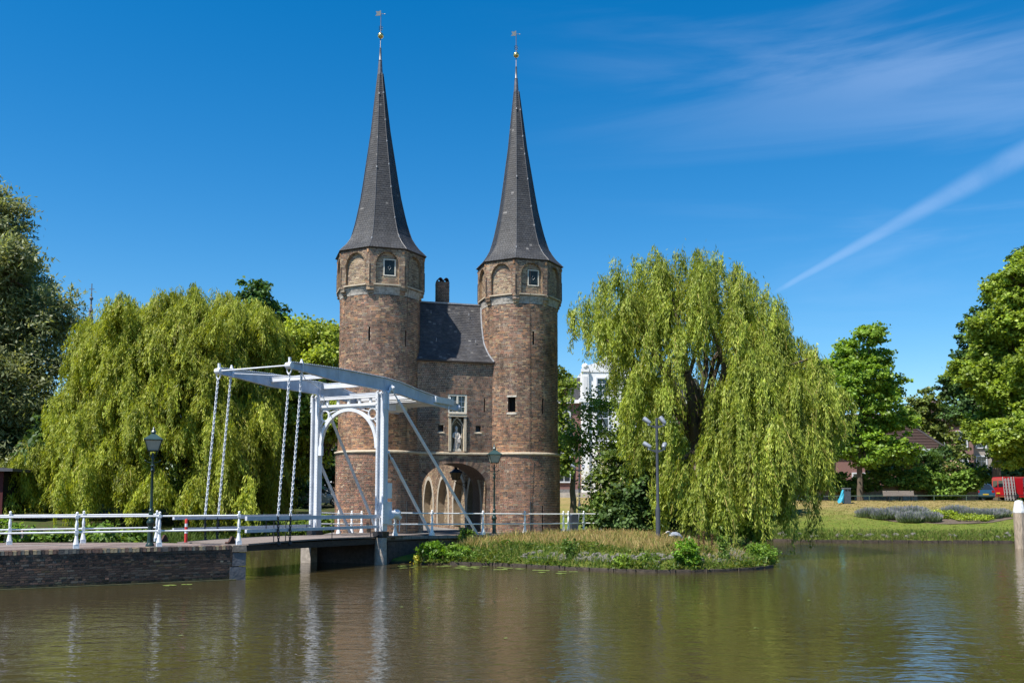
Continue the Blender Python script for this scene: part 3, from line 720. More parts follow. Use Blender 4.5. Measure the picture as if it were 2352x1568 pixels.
# openings in the gatehouse wall
def opening(name, a0, a1, z0, z1, dpt, m, backm):
    b = MB(); z0 -= GZ0; z1 -= GZ0; o = [(a0, WY - .001, z0), (a1, WY - .001, z0), (a1, WY - .001, z1), (a0, WY - .001, z1)]; i_ = [(x, WY + dpt, z) for x, y, z in o]
    b.add(o + i_, [(0, 1, 5, 4), (1, 2, 6, 5), (2, 3, 7, 6), (3, 0, 4, 7)]); ob = b.build(name, m, gate)
    MB().add(i_, [(0, 1, 2, 3)]).build('recess', backm, ob); return ob
RV = mat('reveal_brick', (.12, .08, .06))
for (a0, a1, z0, z1) in ((2.73, 3.0, 5.74, 6.14), (4.60, 4.87, 5.76, 6.16)):
    so = opening('gun_port', a0, a1, z0, z1, .3, RV, mat('blue_slate_panel', (.09, .095, .115), .7))
    MB().hexa([(a0 - .05, WY - .03, z0 - GZ0 - .03), (a1 + .05, WY - .03, z0 - GZ0 - .03), (a1, WY + .28, z0 - GZ0 - .03), (a0, WY + .28, z0 - GZ0 - .03), (a0 - .05, WY - .03, z0 - GZ0 + .02), (a1 + .05, WY - .03, z0 - GZ0 + .02), (a1, WY + .28, z0 - GZ0 + .13), (a0, WY + .28, z0 - GZ0 + .13)]).build('sloped_sill', STONE, so)
opening('arrow_slit', 5.01, 5.08, 6.78, 7.45, .2, RV, DARK)
wv = opening('window', WI[0], WI[1], WI[2], WI[3], .14, RV, glassmat('old_window_glass', (.03, .04, .035), .08))
wfm = MB(); a0, a1, z0, z1 = WI[0], WI[1], WI[2] - GZ0, WI[3] - GZ0; y0, y1 = WY + .0, WY + .12
for (xa, xb, za, zb) in ((a0, a1, z0, z0 + .07), (a0, a1, z1 - .07, z1), (a0, a0 + .07, z0 + .07, z1 - .07), (a1 - .09, a1, z0 + .07, z1 - .07), ((a0 + a1) / 2 - .04, (a0 + a1) / 2 + .04, z0 + .07, z1 - .07)):
    wfm.box(((xa + xb) / 2, (y0 + y1) / 2, (za + zb) / 2), (xb - xa, y1 - y0, zb - za))
wfm.build('window_frame', mat('cream_paint', (.66, .62, .52)), wv)
gbm = MB()
for hlf in (0, 1):
    xa = a0 + .07 if hlf == 0 else (a0 + a1) / 2 + .04; xb = (a0 + a1) / 2 - .04 if hlf == 0 else a1 - .09
    gbm.box(((xa + xb) / 2, WY + .1, (z0 + z1) / 2), (.022, .03, z1 - z0 - .14))
    for i in (1, 2): gbm.box(((xa + xb) / 2, WY + .1, z0 + .07 + (z1 - z0 - .14) * i / 3), (xb - xa, .028, .022))
gbm.build('glazing_bar', WHITE, wv)
lr = MB()
for i in range(17): lr.box((a0 - .08 + i * .068, WY - .002, z1 + .12), (.052, .03, .2), color=bcol({'brown': 3, 'red': 2, 'dark': 1}))
tag(lr.build('flat_arch', BRICK, wv), kind='stuff')
# statue niche
ni = opening('niche', NI[0], NI[1], NI[2], NI[3], .34, STONE, mat('niche_back', (.20, .17, .12), .9, .3, 8, .4, 20))
a0, a1, z0, z1 = NI[0], NI[1], NI[2] - GZ0, NI[3] - GZ0
fr = MB()
fr.box((a0 + .06, WY - .03, (z0 + z1) / 2), (.12, .12, z1 - z0)); fr.box((a1 - .06, WY - .03, (z0 + z1) / 2), (.12, .12, z1 - z0)); fr.box(((a0 + a1) / 2, WY - .035, z1 - .05), (a1 - a0 + .06, .16, .12))
fr.box(((a0 + a1) / 2, WY - .04, z1 + .03), (a1 - a0 - .02, .18, .04))
fr.build('niche_frame', STONE, ni)
cn = MB(); cxm = (a0 + a1) / 2
for sgn in (-1, 1):
    cn.tube([(cxm + sgn * .26, WY + .1, z0), (cxm + sgn * .26, WY + .1, z1 - .55)], .035, 6)
    cn.tube([(cxm + sgn * .32, WY + .03, z0), (cxm + sgn * .32, WY + .03, z1 - .5)], .022, 6)
    cn.tube([(cxm + sgn * (.30 - .30 * math.sin(q / 6 * math.pi / 2) ** 1.3), WY + .02 + .02 * q / 6, z1 - .55 + .42 * math.sin(q / 6 * math.pi / 2)) for q in range(7)], .03, 6)
    cn.tube([(cxm + sgn * (.30 - .30 * math.sin(q / 6 * math.pi / 2)), WY + .14, z1 - .6 + .3 * math.sin(q / 6 * math.pi / 2)) for q in range(7)], .02, 6)
    cn.ball((cxm + sgn * .15, WY + .02, z1 - .25), .05, 6)
cn.ball((cxm, WY + .02, z1 - .12), .055, 6)
cn.build('gothic_tracery', STONE, ni)
# roof of the gatehouse, slates laid in rows
YR, ZR = WY + 1.55, 12.40 - GZ0
rf = MB(); ye, ze_ = WY - .14, 9.26 - GZ0
rp = [(ye, ze_), (ye + .35, ze_ + .40), (ye + .8, ze_ + 1.0), (YR, ZR)]
for (ya, za), (yb, zb) in zip(rp[:-1], rp[1:]):
    rf.add([(1.35, ya, za), (5.8, ya, za), (5.8, yb, zb), (1.35, yb, zb)], [(0, 1, 2, 3)])
    rf.add([(1.35, 2 * YR - ya, za), (1.35, 2 * YR - yb, zb), (5.8, 2 * YR - yb, zb), (5.8, 2 * YR - ya, za)], [(0, 1, 2, 3)])
roof = rf.build('roof', mat('dark_slate_bed', (.03, .03, .034)), gate)
rs = MB(); Ltot = [0]
for (ya, za), (yb, zb) in zip(rp[:-1], rp[1:]): Ltot.append(Ltot[-1] + math.hypot(yb - ya, zb - za))
def ron(s): return (float(np.interp(s, Ltot, [p[0] for p in rp])), float(np.interp(s, Ltot, [p[1] for p in rp])))
s = 0.0; i = 0
while s < Ltot[-1] - .02:
    (ya, za), (yb, zb) = ron(s), ron(min(Ltot[-1], s + .13)); a = 1.4 + (.075 if i % 2 else 0)
    while a < 5.75:
        kk = random.uniform(.85, 1.18); base = random.choice([(.055, .054, .058), (.065, .063, .066), (.075, .072, .073), (.06, .06, .066)])
        if random.random() < .02: base = (.15, .145, .14)
        rs.add([(a, ya - .016, za + .012), (a + .143, ya - .016, za + .012), (a + .143, yb - .004, zb), (a, yb - .004, zb), (a, ya, za - .006), (a + .143, ya, za - .006)], [(0, 1, 2, 3), (4, 5, 1, 0)], tuple(c * kk for c in base))
        a += .15
    s += .10; i += 1
tag(rs.build('slate_cladding', SLATE, roof), kind='stuff')
MB().beam((1.4, YR, ZR + .02), (5.75, YR, ZR + .02), .12, .07).build('ridge_cap', LEAD, roof)
MB().box((ca, ye + .03, ze_ - .03), (3.9, .1, .07)).build('eave_board', DARKWOOD, roof)
fl = MB(); R2 = 1.97
for q in range(14):
    s_ = Ltot[-1] * q / 14; s2_ = Ltot[-1] * (q + 1) / 14
    (ya, za), (yb, zb) = ron(s_), ron(s2_); xa = TX - math.sqrt(max(0, R2 ** 2 - ya ** 2)) ; xb = TX - math.sqrt(max(0, R2 ** 2 - yb ** 2))
    fl.tube([(xa, ya - .02, za + .03), (xb, yb - .02, zb + .03)], .035, 5)
fl.build('lead_flashing', LEAD, roof)
hk = MB(); hk.beam((0, 0, 0), (0, -.09, .02), .03, .02); hk.beam((0, -.085, .02), (0, -.06, .16), .03, .02); hkme = hk.mesh('roof_hook', LEAD)
for a, s_ in ((2.6, 2.9), (4.55, 2.9), (2.75, 1.3), (4.75, 1.3)):
    y_, z_ = ron(s_); link('roof_hook', hkme, roof, (a, y_ - .01, z_ + .02))
# chimney with two round-headed cowls
chm = Bricks(); cax, cay = 3.42, YR + .75
for t in range(4):
    th = t * math.pi / 2; hw_ = (.31, .24, .31, .24)[t]; dp_ = (.24, .31, .24, .31)[t]
    def pos(a, z, d, th=th, dp_=dp_): return (cax + math.sin(th) * (dp_ + d) + math.cos(th) * a, cay - math.cos(th) * (dp_ + d) + math.sin(th) * a, z)
    gb.lay(pos, (lambda a, th=th: th), -hw_, hw_, 10.9, 12.75, [], lambda z, a, L: bcol({'dark': 3, 'brown': 4, 'red': 1}), h=.075)
chb = MB(); chb.box((cax, cay, 11.8), (.56, .44, 1.9)); ch = chb.build('chimney', DARK, gate)
cw = MB()
for sgn in (-1, 1):
    pts = [(cax + sgn * .155 + .145 * math.cos(q * math.pi / 8), cay, 12.75 + .21 * math.sin(q * math.pi / 8)) for q in range(9)]
    for p0, p1 in zip(pts[:-1], pts[1:]): cw.hexa([(p0[0] * .86 + (cax + sgn * .155) * .14, cay - .25, p0[2] - .03), (p1[0] * .86 + (cax + sgn * .155) * .14, cay - .25, p1[2] - .03), (p1[0] * .86 + (cax + sgn * .155) * .14, cay + .25, p1[2] - .03), (p0[0] * .86 + (cax + sgn * .155) * .14, cay + .25, p0[2] - .03),
                                                   (p0[0], cay - .25, p0[2]), (p1[0], cay - .25, p1[2]), (p1[0], cay + .25, p1[2]), (p0[0], cay + .25, p0[2])])
cw.build('chimney_cowl', mat('burnt_tile', (.10, .055, .045), .85, .3, 6), ch)
# long arcaded wall behind the gate, seen through the passage
AX = ca + ahw - .09
aw = Bricks(); niches = [(2.2, 3.0), (5.3, 3.3), (9.2, 3.5), (13.2, 3.6), (17.2, 3.6)]
def nh(tc_):
    def f(z):
        hw_, sp_, apx = 1.30, 1.35, 2.85
        if z < .18 or z > apx: return None
        w = hw_ if z < sp_ else hw_ * math.sqrt(max(0, 1 - ((z - sp_) / (apx - sp_)) ** 1.75)); return (tc_ - w, tc_ + w) if w > .03 else None
    return f
apos = lambda a, z, d: (AX - d, WY + a, z)
aw_col = lambda z, a, L: bcol({'tan': 2.6, 'brown': 4.2, 'red': 1.2, 'pale': .4, 'dark': 1.4, 'orange': .5})
gb.lay(apos, (lambda a: -math.pi / 2), .02, 20.2, 0, 5.2, [nh(t[0]) for t in niches], aw_col)
awb = MB(); awb.box((AX + .62, WY + 10.2, 2.6), (.4, 20.2, 5.2)); aw_o = awb.build('arcade_wall', mat('plain_brickwork', (.17, .105, .075)), gate)
gb.lay((lambda a, z, d: (AX + .40 - d, WY + a, z)), (lambda a: -math.pi / 2), .1, 19.6, 0, 3.1, [], lambda z, a, L: bcol({'tan': 4, 'pale': 2, 'brown': 2, 'grey': 1}))
for tc_, _ in niches:
    f = nh(tc_); zz_ = list(np.linspace(.2, 1.35, 4)) + list(1.35 + 1.5 * np.sin(np.linspace(.06, .497 * math.pi, 16))); lf = [(f(z)[0] if f(z) else tc_, z) for z in zz_]; cur = lf + [(2 * tc_ - a, z) for a, z in lf[::-1]]
    b = MB(); st = MB()
    for (a0, z0), (a1, z1) in zip(cur[:-1], cur[1:]):
        b.add([(AX - .004, WY + a0, z0), (AX - .004, WY + a1, z1), (AX + .41, WY + a1, z1), (AX + .41, WY + a0, z0)], [(0, 1, 2, 3)])
        def o(a, z):
            if z <= 1.35: return (a + (-.30 if a < tc_ else .30), z)
            d_ = Vector((a - tc_, (z - 1.35) * .9 + .02)); d_.normalize(); return (a + d_.x * .30, z + d_.y * .24)
        q0, q1 = o(a0, z0), o(a1, z1)
        st.add([(AX - .02, WY + a0, z0), (AX - .02, WY + a1, z1), (AX - .02, WY + q1[0], q1[1]), (AX - .02, WY + q0[0], q0[1]), (AX + .02, WY + a0, z0), (AX + .02, WY + a1, z1), (AX + .02, WY + q1[0], q1[1]), (AX + .02, WY + q0[0], q0[1])],
               [(0, 1, 2, 3), (0, 4, 5, 1), (1, 5, 6, 2), (2, 6, 7, 3), (3, 7, 4, 0)])
    b.build('arch_reveal', mat('arcade_reveal', (.24, .19, .13), .9, .3, 7, .4, 20), aw_o); st.build('pointed_arch_stone', mat('dull_arch_stone', (.42, .37, .30), .9, .3, 6, .4, 20), aw_o)
# bricks: the 300 largest in view are single, the rest one part
gate_cam = Vector(camL)
def gscore(it):
    pos, ang, x0, x1, z0, z1, pr, c, full = it; p = Vector(pos((x0 + x1) / 2, (z0 + z1) / 2, 0)); t = ang((x0 + x1) / 2)
    n = Vector((math.sin(t), -math.cos(t), 0)); v = gate_cam - p; d = v.length; pw = gM @ p
    if p.x > 2.2 or z0 > Zs - .1 or z0 < .35: return 0
    px = 1176 + 2200 * pw.x / pw.y
    if px > 858: return 0
    return (x1 - x0) * max(0, n.dot(v / d)) / (d * d)
gb.emit('brickwork', gate, 300, gscore, brick_parent=shafts[0])
gb.mort.build('mortar_bed', MORTAR, gate)

# statue of a bishop in the niche
def sweep(mb, rings, n=14, color=None):      # rings: (center, rx, ry)
    V = []; F = []
    for c, rx, ry in rings:
        for k in range(n):
            a = 2 * math.pi * k / n; V.append((c[0] + rx * math.cos(a), c[1] + ry * math.sin(a), c[2]))
    for i in range(len(rings) - 1):
        for k in range(n): k2 = (k + 1) % n; F.append((i * n + k, i * n + k2, (i + 1) * n + k2, (i + 1) * n + k))
    F.append(tuple(range(n - 1, -1, -1))); F.append(tuple((len(rings) - 1) * n + k for k in range(n)))
    mb.add(V, F, color)
sp_ = gM @ Vector(((NI[0] + NI[1]) / 2, WY + .14, NI[2] - GZ0 + .002))
stt = thing('statue', 'pale stone statue of a robed bishop with mitre and staff in the niche', 'statue', tuple(sp_), G_ROT)
b = MB(); b.box((0, 0, .05), (.40, .26, .10)); b.box((0, 0, .12), (.32, .22, .05)); b.build('plinth', STONEW, stt)
b = MB(); n = 20; V = []; F = []
rings = [(.0, .0, .145, .155, .11), (.0, .0, .22, .15, .105), (.01, .0, .40, .135, .10), (.02, -.005, .58, .13, .095), (.015, -.01, .70, .145, .10), (.0, -.01, .80, .155, .10), (-.01, 0, .88, .15, .095), (-.015, 0, .93, .10, .075), (-.015, -.005, .955, .05, .05), (-.012, -.01, .985, .05, .052), (-.01, -.015, 1.02, .065, .07), (-.01, -.015, 1.06, .066, .07), (-.01, -.01, 1.09, .06, .062), (-.01, -.01, 1.10, .072, .055), (-.01, -.01, 1.15, .075, .05), (-.01, -.01, 1.20, .045, .03), (-.01, -.01, 1.235, .008, .008)]
for (x, y, z, rx, ry) in rings:
    for k in range(n):
        a = 2 * math.pi * k / n; fold = 1 + (.09 * math.sin(a * 7 + z * 5) * max(0, min(1, (.75 - z) * 3)))
        V.append((x + rx * fold * math.cos(a), y + ry * fold * math.sin(a), z))
for i in range(len(rings) - 1):
    for k in range(n): k2 = (k + 1) % n; F.append((i * n + k, i * n + k2, (i + 1) * n + k2, (i + 1) * n + k))
F.append(tuple(range(n - 1, -1, -1))); F.append(tuple((len(rings) - 1) * n + k for k in range(n)))
b.add(V, F)
b.tube([(-.13, -.01, .86), (-.185, -.05, .70), (-.10, -.12, .63)], [.055, .05, .03], 8); b.tube([(.12, -.01, .86), (.17, -.06, .68), (.08, -.13, .60)], [.055, .052, .03], 8)
b.ball((-.09, -.125, .63), .03, 6); b.ball((.07, -.135, .6), .03, 6); b.ball((-.01, -.085, 1.04), .013, 5)
b.box((.10, -.14, .50), (.13, .05, .17)); b.tube([(.12, -.06, .62), (.15, -.08, .35), (.13, -.09, .24)], [.06, .05, .02], 6)
b.build('robed_figure', mat('weathered_statue_stone', (.55, .50, .46), .9, .25, 9, .4, 25), stt, True)
b = MB(); b.tube([(-.06, -.15, .145), (-.075, -.15, .9)], .012, 6); b.build('staff', STONEW, stt)

# ------------------------------------------------------------------ paving
def sheet(name, poly, zf, material, kind='structure', thick=.12):
    b = MB(); n = len(poly); V = [(x, y, zf(x, y)) for x, y in poly] + [(x, y, zf(x, y) - thick) for x, y in poly]
    b.add(V, [tuple(range(n))] + [(i, n + i, n + (i + 1) % n, (i + 1) % n) for i in range(n)]); return tag(b.build(name, material), kind=kind)
def paving_mat(name, c1, c2, sc):
    m = bpy.data.materials.new(name); m.use_nodes = True; nt = m.node_tree; n, l = nt.nodes, nt.links; p = n['Principled BSDF']; p.inputs['Roughness'].default_value = .85; p.inputs['Specular IOR Level'].default_value = .25
    tcn = n.new('ShaderNodeTexCoord'); mp = n.new('ShaderNodeMapping'); mp.inputs['Rotation'].default_value = (0, 0, .55); l.new(tcn.outputs['Object'], mp.inputs[0])
    bt = n.new('ShaderNodeTexBrick'); bt.inputs['Scale'].default_value = sc; bt.inputs['Color1'].default_value = c1 + (1,); bt.inputs['Color2'].default_value = c2 + (1,); bt.inputs['Mortar'].default_value = tuple(q * .6 for q in c1) + (1,); bt.inputs['Mortar Size'].default_value = .02
    l.new(mp.outputs[0], bt.inputs['Vector']); nz = n.new('ShaderNodeTexNoise'); nz.inputs['Scale'].default_value = 1.3; nz.inputs['Detail'].default_value = 7; l.new(tcn.outputs['Object'], nz.inputs['Vector'])
    mr = n.new('ShaderNodeMapRange'); mr.inputs['To Min'].default_value = .65; mr.inputs['To Max'].default_value = 1.3; mr.inputs['From Min'].default_value = .3; mr.inputs['From Max'].default_value = .7; l.new(nz.outputs['Fac'], mr.inputs['Value'])
    vm = n.new('ShaderNodeVectorMath'); vm.operation = 'SCALE'; l.new(bt.outputs['Color'], vm.inputs[0]); l.new(mr.outputs[0], vm.inputs['Scale']); l.new(vm.outputs[0], p.inputs['Base Color'])
    return m
PAVE = paving_mat('clinker_paving', (.17, .13, .115), (.21, .165, .145), 4.0)
PAVE2 = paving_mat('forecourt_paving', (.17, .165, .16), (.22, .20, .185), 4.0)
zf = lambda x, y: float(np.interp(y, [38, 45.5], [1.07, .92]))
FCN = [(-4.72, 38.45), (-3.45, 40.05), (-1.35, 42.1), (.6, 43.98), (2.4, 45.6), (3.4, 47.2), (3.2, 52)]
sheet('forecourt_paving', [(-8.3, 39.55)] + [(-4.95, 38.05)] + FCN + [(-2.5, 70), (-9.2, 70), (-8.8, 47), (-8.6, 44)], zf, PAVE2)

# ------------------------------------------------------------------ left quay
QS = .62; qd = Vector((1, QS, 0)).normalized(); qn = Vector((QS, -1, 0)).normalized()     # along and outward
Q0 = Vector((-8.42, 30.5, 0))                                                              # near corner at the bridge
QB = math.atan2(QS, 1)
ZQ = 1.08
quay = thing('quay_wall', 'dark brick quay wall with stone corner blocks rising from the canal at left', 'quay wall', tuple(Q0), QB)
qb = Bricks(); QL = 17.0
def qcol(z, a, L):
    p = math.sin(a * 1.1) + math.sin(a * 2.7 + z * 3) + .8 * math.sin(a * .53 + 1)
    c = bcol({'dark': 7 + (6 if p > .7 else 0), 'brown': 3.0, 'grey': 1.2, 'red': .6}); f_ = .62 * (1 + .22 * math.sin(a * .9 + 1) + .15 * math.sin(a * 2.1 + z * 2)) * (2.2 if random.random() < .012 else 1); g_ = max(0, min(1, (.22 - z) / .25)); return (c[0] * f_ * (1 - .35 * g_), c[1] * f_ * (1 - .1 * g_), c[2] * f_ * (1 - .5 * g_))
qpos = lambda a, z, d: (a, -d, z)
qb.lay(qpos, (lambda a: 0.0), -QL, -.0, -.16, ZQ - .13, [lambda z: (-.42, 1) if .02 < z < .86 else None], qcol, h=.066, joint=.012, stre=.21, head=.105)
# end face towards the bridge opening
u_ = Vector((.456, .89, 0)).normalized(); w_ = Vector((-u_.y, u_.x, 0)); ea = math.atan2(w_.y, w_.x) - QB     # direction of the end wall in the quay frame
e_d = Vector((math.cos(ea), math.sin(ea), 0)); e_n = Vector((e_d.y, -e_d.x, 0)) 
epos = lambda a, z, d: (e_d.x * a + e_n.x * d, e_d.y * a + e_n.y * d, z)
qb.lay(epos, (lambda a: ea), .0, 4.2, -.16, ZQ - .13, [lambda z: (-1, .42) if .02 < z < .86 else None], qcol, h=.066, stre=.21, head=.105)
qM = Matrix.Translation(Q0) @ Matrix.Rotation(QB, 4, 'Z'); qcam = qM.inverted() @ Vector((0, 0, 2.46))
def qscore(it):
    pos, ang, x0, x1, z0, z1, pr, c, full = it; p = Vector(pos((x0 + x1) / 2, (z0 + z1) / 2, 0)); t = ang((x0 + x1) / 2)
    if abs(t) > .01 or p.x < -6.9 or z0 < .05: return 0
    d = (qcam - p); n = Vector((0, -1, 0)); return (x1 - x0) * max(0, n.dot(d.normalized())) / d.length_squared
qcore = MB()
far_end = 3.9
qcore.add([(-QL, .15, -.5), (-.15, .15, -.5), (e_d.x * 4.2 - .15, e_d.y * 4.2, -.5), (-QL, 6.5, -.5), (-QL, .15, ZQ - .11), (-.15, .15, ZQ - .11), (e_d.x * 4.2 - .15, e_d.y * 4.2, ZQ - .11), (-QL, 6.5, ZQ - .11)], [(3, 2, 1, 0), (4, 5, 6, 7), (0, 1, 5, 4), (1, 2, 6, 5), (2, 3, 7, 6), (3, 0, 4, 7)])
qo = qcore.build('wall_core', MORTARD, quay)
qb.emit('brickwork', quay, 300, qscore, brick_parent=qo)
qb.mort.build('mortar_bed', MORTARD, quay)
cpm = None
a = -QL; i = 0; copm = [MB().add([(-.047, 0, -.065), (.047, 0, -.065), (.047, .22, -.065), (-.047, .22, -.065), (-.045, -.02, .06), (.045, -.02, .06), (.047, .22, .06), (-.047, .22, .06), (-.046, -.022, -.06), (.046, -.022, -.06)], [(8, 9, 5, 4), (4, 5, 6, 7), (0, 8, 4), (1, 5, 9), (0, 1, 9, 8), (0, 4, 7, 3), (1, 2, 6, 5)], bcol({k_: 1})).mesh('coping_brick', BRICK) for k_ in ('grey', 'brown', 'dark', 'tan', 'brown')]
while a < -.42:
    link('coping_brick', copm[random.randrange(5)], quay, (a, random.uniform(-.012, .008), ZQ - .066 + random.uniform(-.008, .004))); a += .102
for (zz0, zz1, w, pr) in ((-.1, .40, .48, .02), (.43, .84, .40, .012)):
    c = MB(); c.add([(-w, -pr, zz0), (.02, -pr, zz0), (e_d.x * w + e_n.x * pr, e_d.y * w + e_n.y * pr, zz0), (-w, .3, zz0), (-w, -pr, zz1), (.02, -pr, zz1), (e_d.x * w + e_n.x * pr, e_d.y * w + e_n.y * pr, zz1), (-w, .3, zz1)], [(3, 2, 1, 0), (4, 5, 6, 7), (0, 1, 5, 4), (1, 2, 6, 5), (2, 3, 7, 6), (3, 0, 4, 7)])
    c.build('corner_block', mat('blue_stone', (.135, .135, .145), .85, .45, 3.5, .5, 14), quay)
cap = MB(); cap.add([(-.42, -.03, .87), (.04, -.04, .87), (e_d.x * .5, e_d.y * .5, .87), (-.42, .4, .87), (-.40, -.02, ZQ + .002), (.02, -.03, ZQ - .01), (e_d.x * .5, e_d.y * .5, ZQ + .004), (-.42, .4, ZQ + .004)], [(3, 2, 1, 0), (4, 5, 6, 7), (0, 1, 5, 4), (1, 2, 6, 5), (2, 3, 7, 6), (3, 0, 4, 7)])
cap.build('corner_cap', mat('rusty_stone', (.19, .16, .13), .9, .45, 6, .5, 16), quay)
for a in (-5.1, -2.55):
    MB().box((a, .14, ZQ - .07), (.55, .33, .145)).build('post_pad', mat('dull_stone', (.115, .105, .095), .9, .4, 6, .5, 16), quay)
MB().box((-QL / 2 - .3, -.05, -.02), (QL, .14, .09)).build('waterline_ledge', mat('slimy_ledge', (.06, .06, .025), .8, .4, 6), quay)
# carriageway on the quay
rp_ = [(-QL, .2), (-.1, .2), (e_d.x * 4.15 - .12, e_d.y * 4.15), (-6, 5.6), (-QL, 5.4)]
def qw(x, y): v = qM @ Vector((x, y, 0)); return (v.x, v.y)
sheet('road', [qw(*p) for p in rp_], lambda x, y: ZQ, PAVE)
kb = MB(); kb.box((-6.5, 3.0, ZQ + .006), (4.5, .10, .004)); ks = kb.build('road_marking', mat('worn_white_line', (.5, .49, .46), .8, .3, 10)); ks.location = Q0; ks.rotation_euler = (0, 0, QB); tag(ks, kind='structure')

# ------------------------------------------------------------------ railings
def rail_post_mesh():
    b = MB()
    b.box((0, 0, .06), (.155, .155, .12)); b.lathe([(.088, .12), (.078, .17), (.052, .30), (.042, .40)], 8, a0=math.pi / 8)
    b.box((0, 0, .47), (.092, .092, .12)); b.lathe([(.034, .53), (.04, .57), (.05, .64), (.048, .70), (.034, .80), (.03, .84), (.044, .86)], 10)
    b.box((0, 0, .92), (.09, .09, .10)); b.lathe([(.028, .97), (.024, .985), (.034, .995)], 8); b.ball((0, 0, 1.02), .042, 8)
    return b.mesh('post', RAILW, True)
POST = rail_post_mesh()
def railing(label, pts, levels=(.47, .92), extend0=None, extend1=None, group=None):
    o = pts[0]; t = thing('railing', label, 'railing', o, 0, group)
    for i, p in enumerate(pts):
        q = pts[min(i + 1, len(pts) - 1)]; p_ = pts[max(i - 1, 0)]; rz = math.atan2(q[1] - p_[1], q[0] - p_[0])
        link('post', POST, t, (p[0] - o[0], p[1] - o[1], p[2] - o[2]), rz)
    line = ([extend0] if extend0 else []) + list(pts) + ([extend1] if extend1 else [])
    for lv in levels:
        b = MB(); b.tube([(x - o[0], y - o[1], z - o[2] + lv) for x, y, z in line], .027, 8); b.build('rail', RAILW, t, True)
    return t
def qpt(a, back): v = qM @ Vector((a, back, 0)); return (v.x, v.y, ZQ + .002)
near_pts = [(-12.72, 28.17, ZQ), (-10.75, 29.39, ZQ), (-8.69, 30.67, ZQ)]
railing('white cast-iron railing along the near edge of the brick quay', near_pts, extend0=(-17, 25.5, ZQ))
far_pts = [(-15.92, 30.56, ZQ), (-14.14, 31.8, ZQ), (-12.22, 33.15, ZQ)]
railing('white cast-iron railing along the far edge of the quay before the willow', far_pts, extend0=(-21, 27.0, ZQ))
rr = [(-4.68, 38.6), (-3.34, 40.25), (-1.27, 42.25), (.59, 44.15), (2.45, 45.85)]
railing('white railing in front of the gate, right of the drawbridge portal', [(x, y, zf(x, y) + .002) for x, y in rr], extend0=(-4.98, 38.25, 1.06))
railing('short white railing at the island corner beside the litter bin', [(2.7, 46.1, .92), (3.5, 46.95, .92), (4.35, 47.3, .90)], extend0=(1.9, 45.9, .92))
railing('white railing running from the far portal post to the left tower', [(x, y, zf(x, y) + .002) for x, y in ((-7.45, 41.4), (-7.12, 42.8), (-6.86, 43.95))], extend0=(-7.95, 39.6, 1.06))

# ------------------------------------------------------------------ drawbridge
Pn = (-5.15, 37.89); BZ = 1.06; BR_ = math.atan2(.89, .456); W = 3.26
def bthing(name, label, cat): return thing(name, label, cat, (Pn[0], Pn[1], BZ), BR_)
Zb = lambda z: z - BZ
portal = bthing('bridge_portal', 'white riveted iron portal of the drawbridge with arched bracing and stay rods', 'bridge portal')
def post_part(v):
    b = MB(); zt = Zb(6.72); z0 = .22
    b.box((0, v, (zt + z0) / 2), (.07, .26, zt - z0))                       # web
    for s in (-.14, .14): b.box((s, v, (zt + z0) / 2), (.20, .09, zt - z0)) if False else None
    for y in (-.15, .15): b.box((0, v + y, (zt + z0) / 2), (.32, .05, zt - z0))
    for y in (-.15, .15):
        for x in (-.125, .125):
            b.box((x, v + y, (zt + z0) / 2), (.06, .075, zt - z0 - .04))
    b.build('post', WHITE, portal)
    rv = MB()
    for i in range(44):
        z = z0 + .06 + i * (zt - z0 - .1) / 44
        for y in (-.188, .188):
            for x in (-.125, .125): rv.box((x, v + y, z), (.022, .012, .022))
        for y in (-.15, .15): rv.box((-.162, v + y, z), (.012, .022, .022)); rv.box((.162, v + y, z), (.012, .022, .022))
    tag(rv.build('rivets', WHITE, portal), kind='stuff')
    f = MB(); f.box((0, v, .10), (.44, .46, .2)); f.beam((.2, v, .05), (.5, v - .02, .0), .06, .05); f.beam((-.2, v, .05), (-.45, v, .0), .06, .05); f.build('post_foot', BLACKM, portal)
    c = MB()
    for x in (-.125, .125):
        for y in (-.15, .15):
            c.tube([(x, v + y * 1.3, Zb(6.05)), (x, v + y * 1.3, Zb(6.70)), (x, v + y * 1.1, Zb(6.78)), (x, v + y * .6, Zb(6.80))], .04, 6)
            for zz_ in (6.1, 6.3, 6.5): c.ball((x - .03, v + y * 1.3, Zb(zz_)), .035, 5)
    c.build('post_bolt_strap', WHITE, portal)
    pb = MB(); pb.box((.42, v, Zb(6.8)), (.32, .22, .1))
    pb.tube([(.15, v - .12 if v < 1 else v + .12, Zb(6.74)), (.30, v - .12 if v < 1 else v + .12, Zb(6.80)), (.36, v - .12 if v < 1 else v + .12, Zb(6.98)), (.46, v - .12 if v < 1 else v + .12, Zb(7.06)), (.58, v - .12 if v < 1 else v + .12, Zb(6.98)), (.56, v - .12 if v < 1 else v + .12, Zb(6.84))], .05, 8)
    pb.ball((.46, v - .2 if v < 1 else v + .2, Zb(6.98)), .07, 8)
    pb.build('pivot_bearing', WHITE, portal, True)
for v in (0, W): post_part(v)
cb_ = MB(); cb_.box((-.02, W / 2, Zb(6.62)), (.20, W - .3, .09)); cb_.box((-.10, W / 2, Zb(6.68)), (.06, W - .3, .03)); cb_.build('top_beam', WHITE, portal)
cb_ = MB(); cb_.box((-.02, W / 2, Zb(6.31)), (.20, W - .3, .10)); cb_.box((-.02, W / 2, Zb(6.22)), (.10, W - .3, .08)); cb_.build('lower_beam', WHITE, portal)
bm = MB().box((0, 0, 0), (.08, .09, .22)).mesh('baluster', WHITE)
for i in range(5): link('baluster', bm, portal, (-.02, W * (.17 + .165 * i), Zb(6.465)))
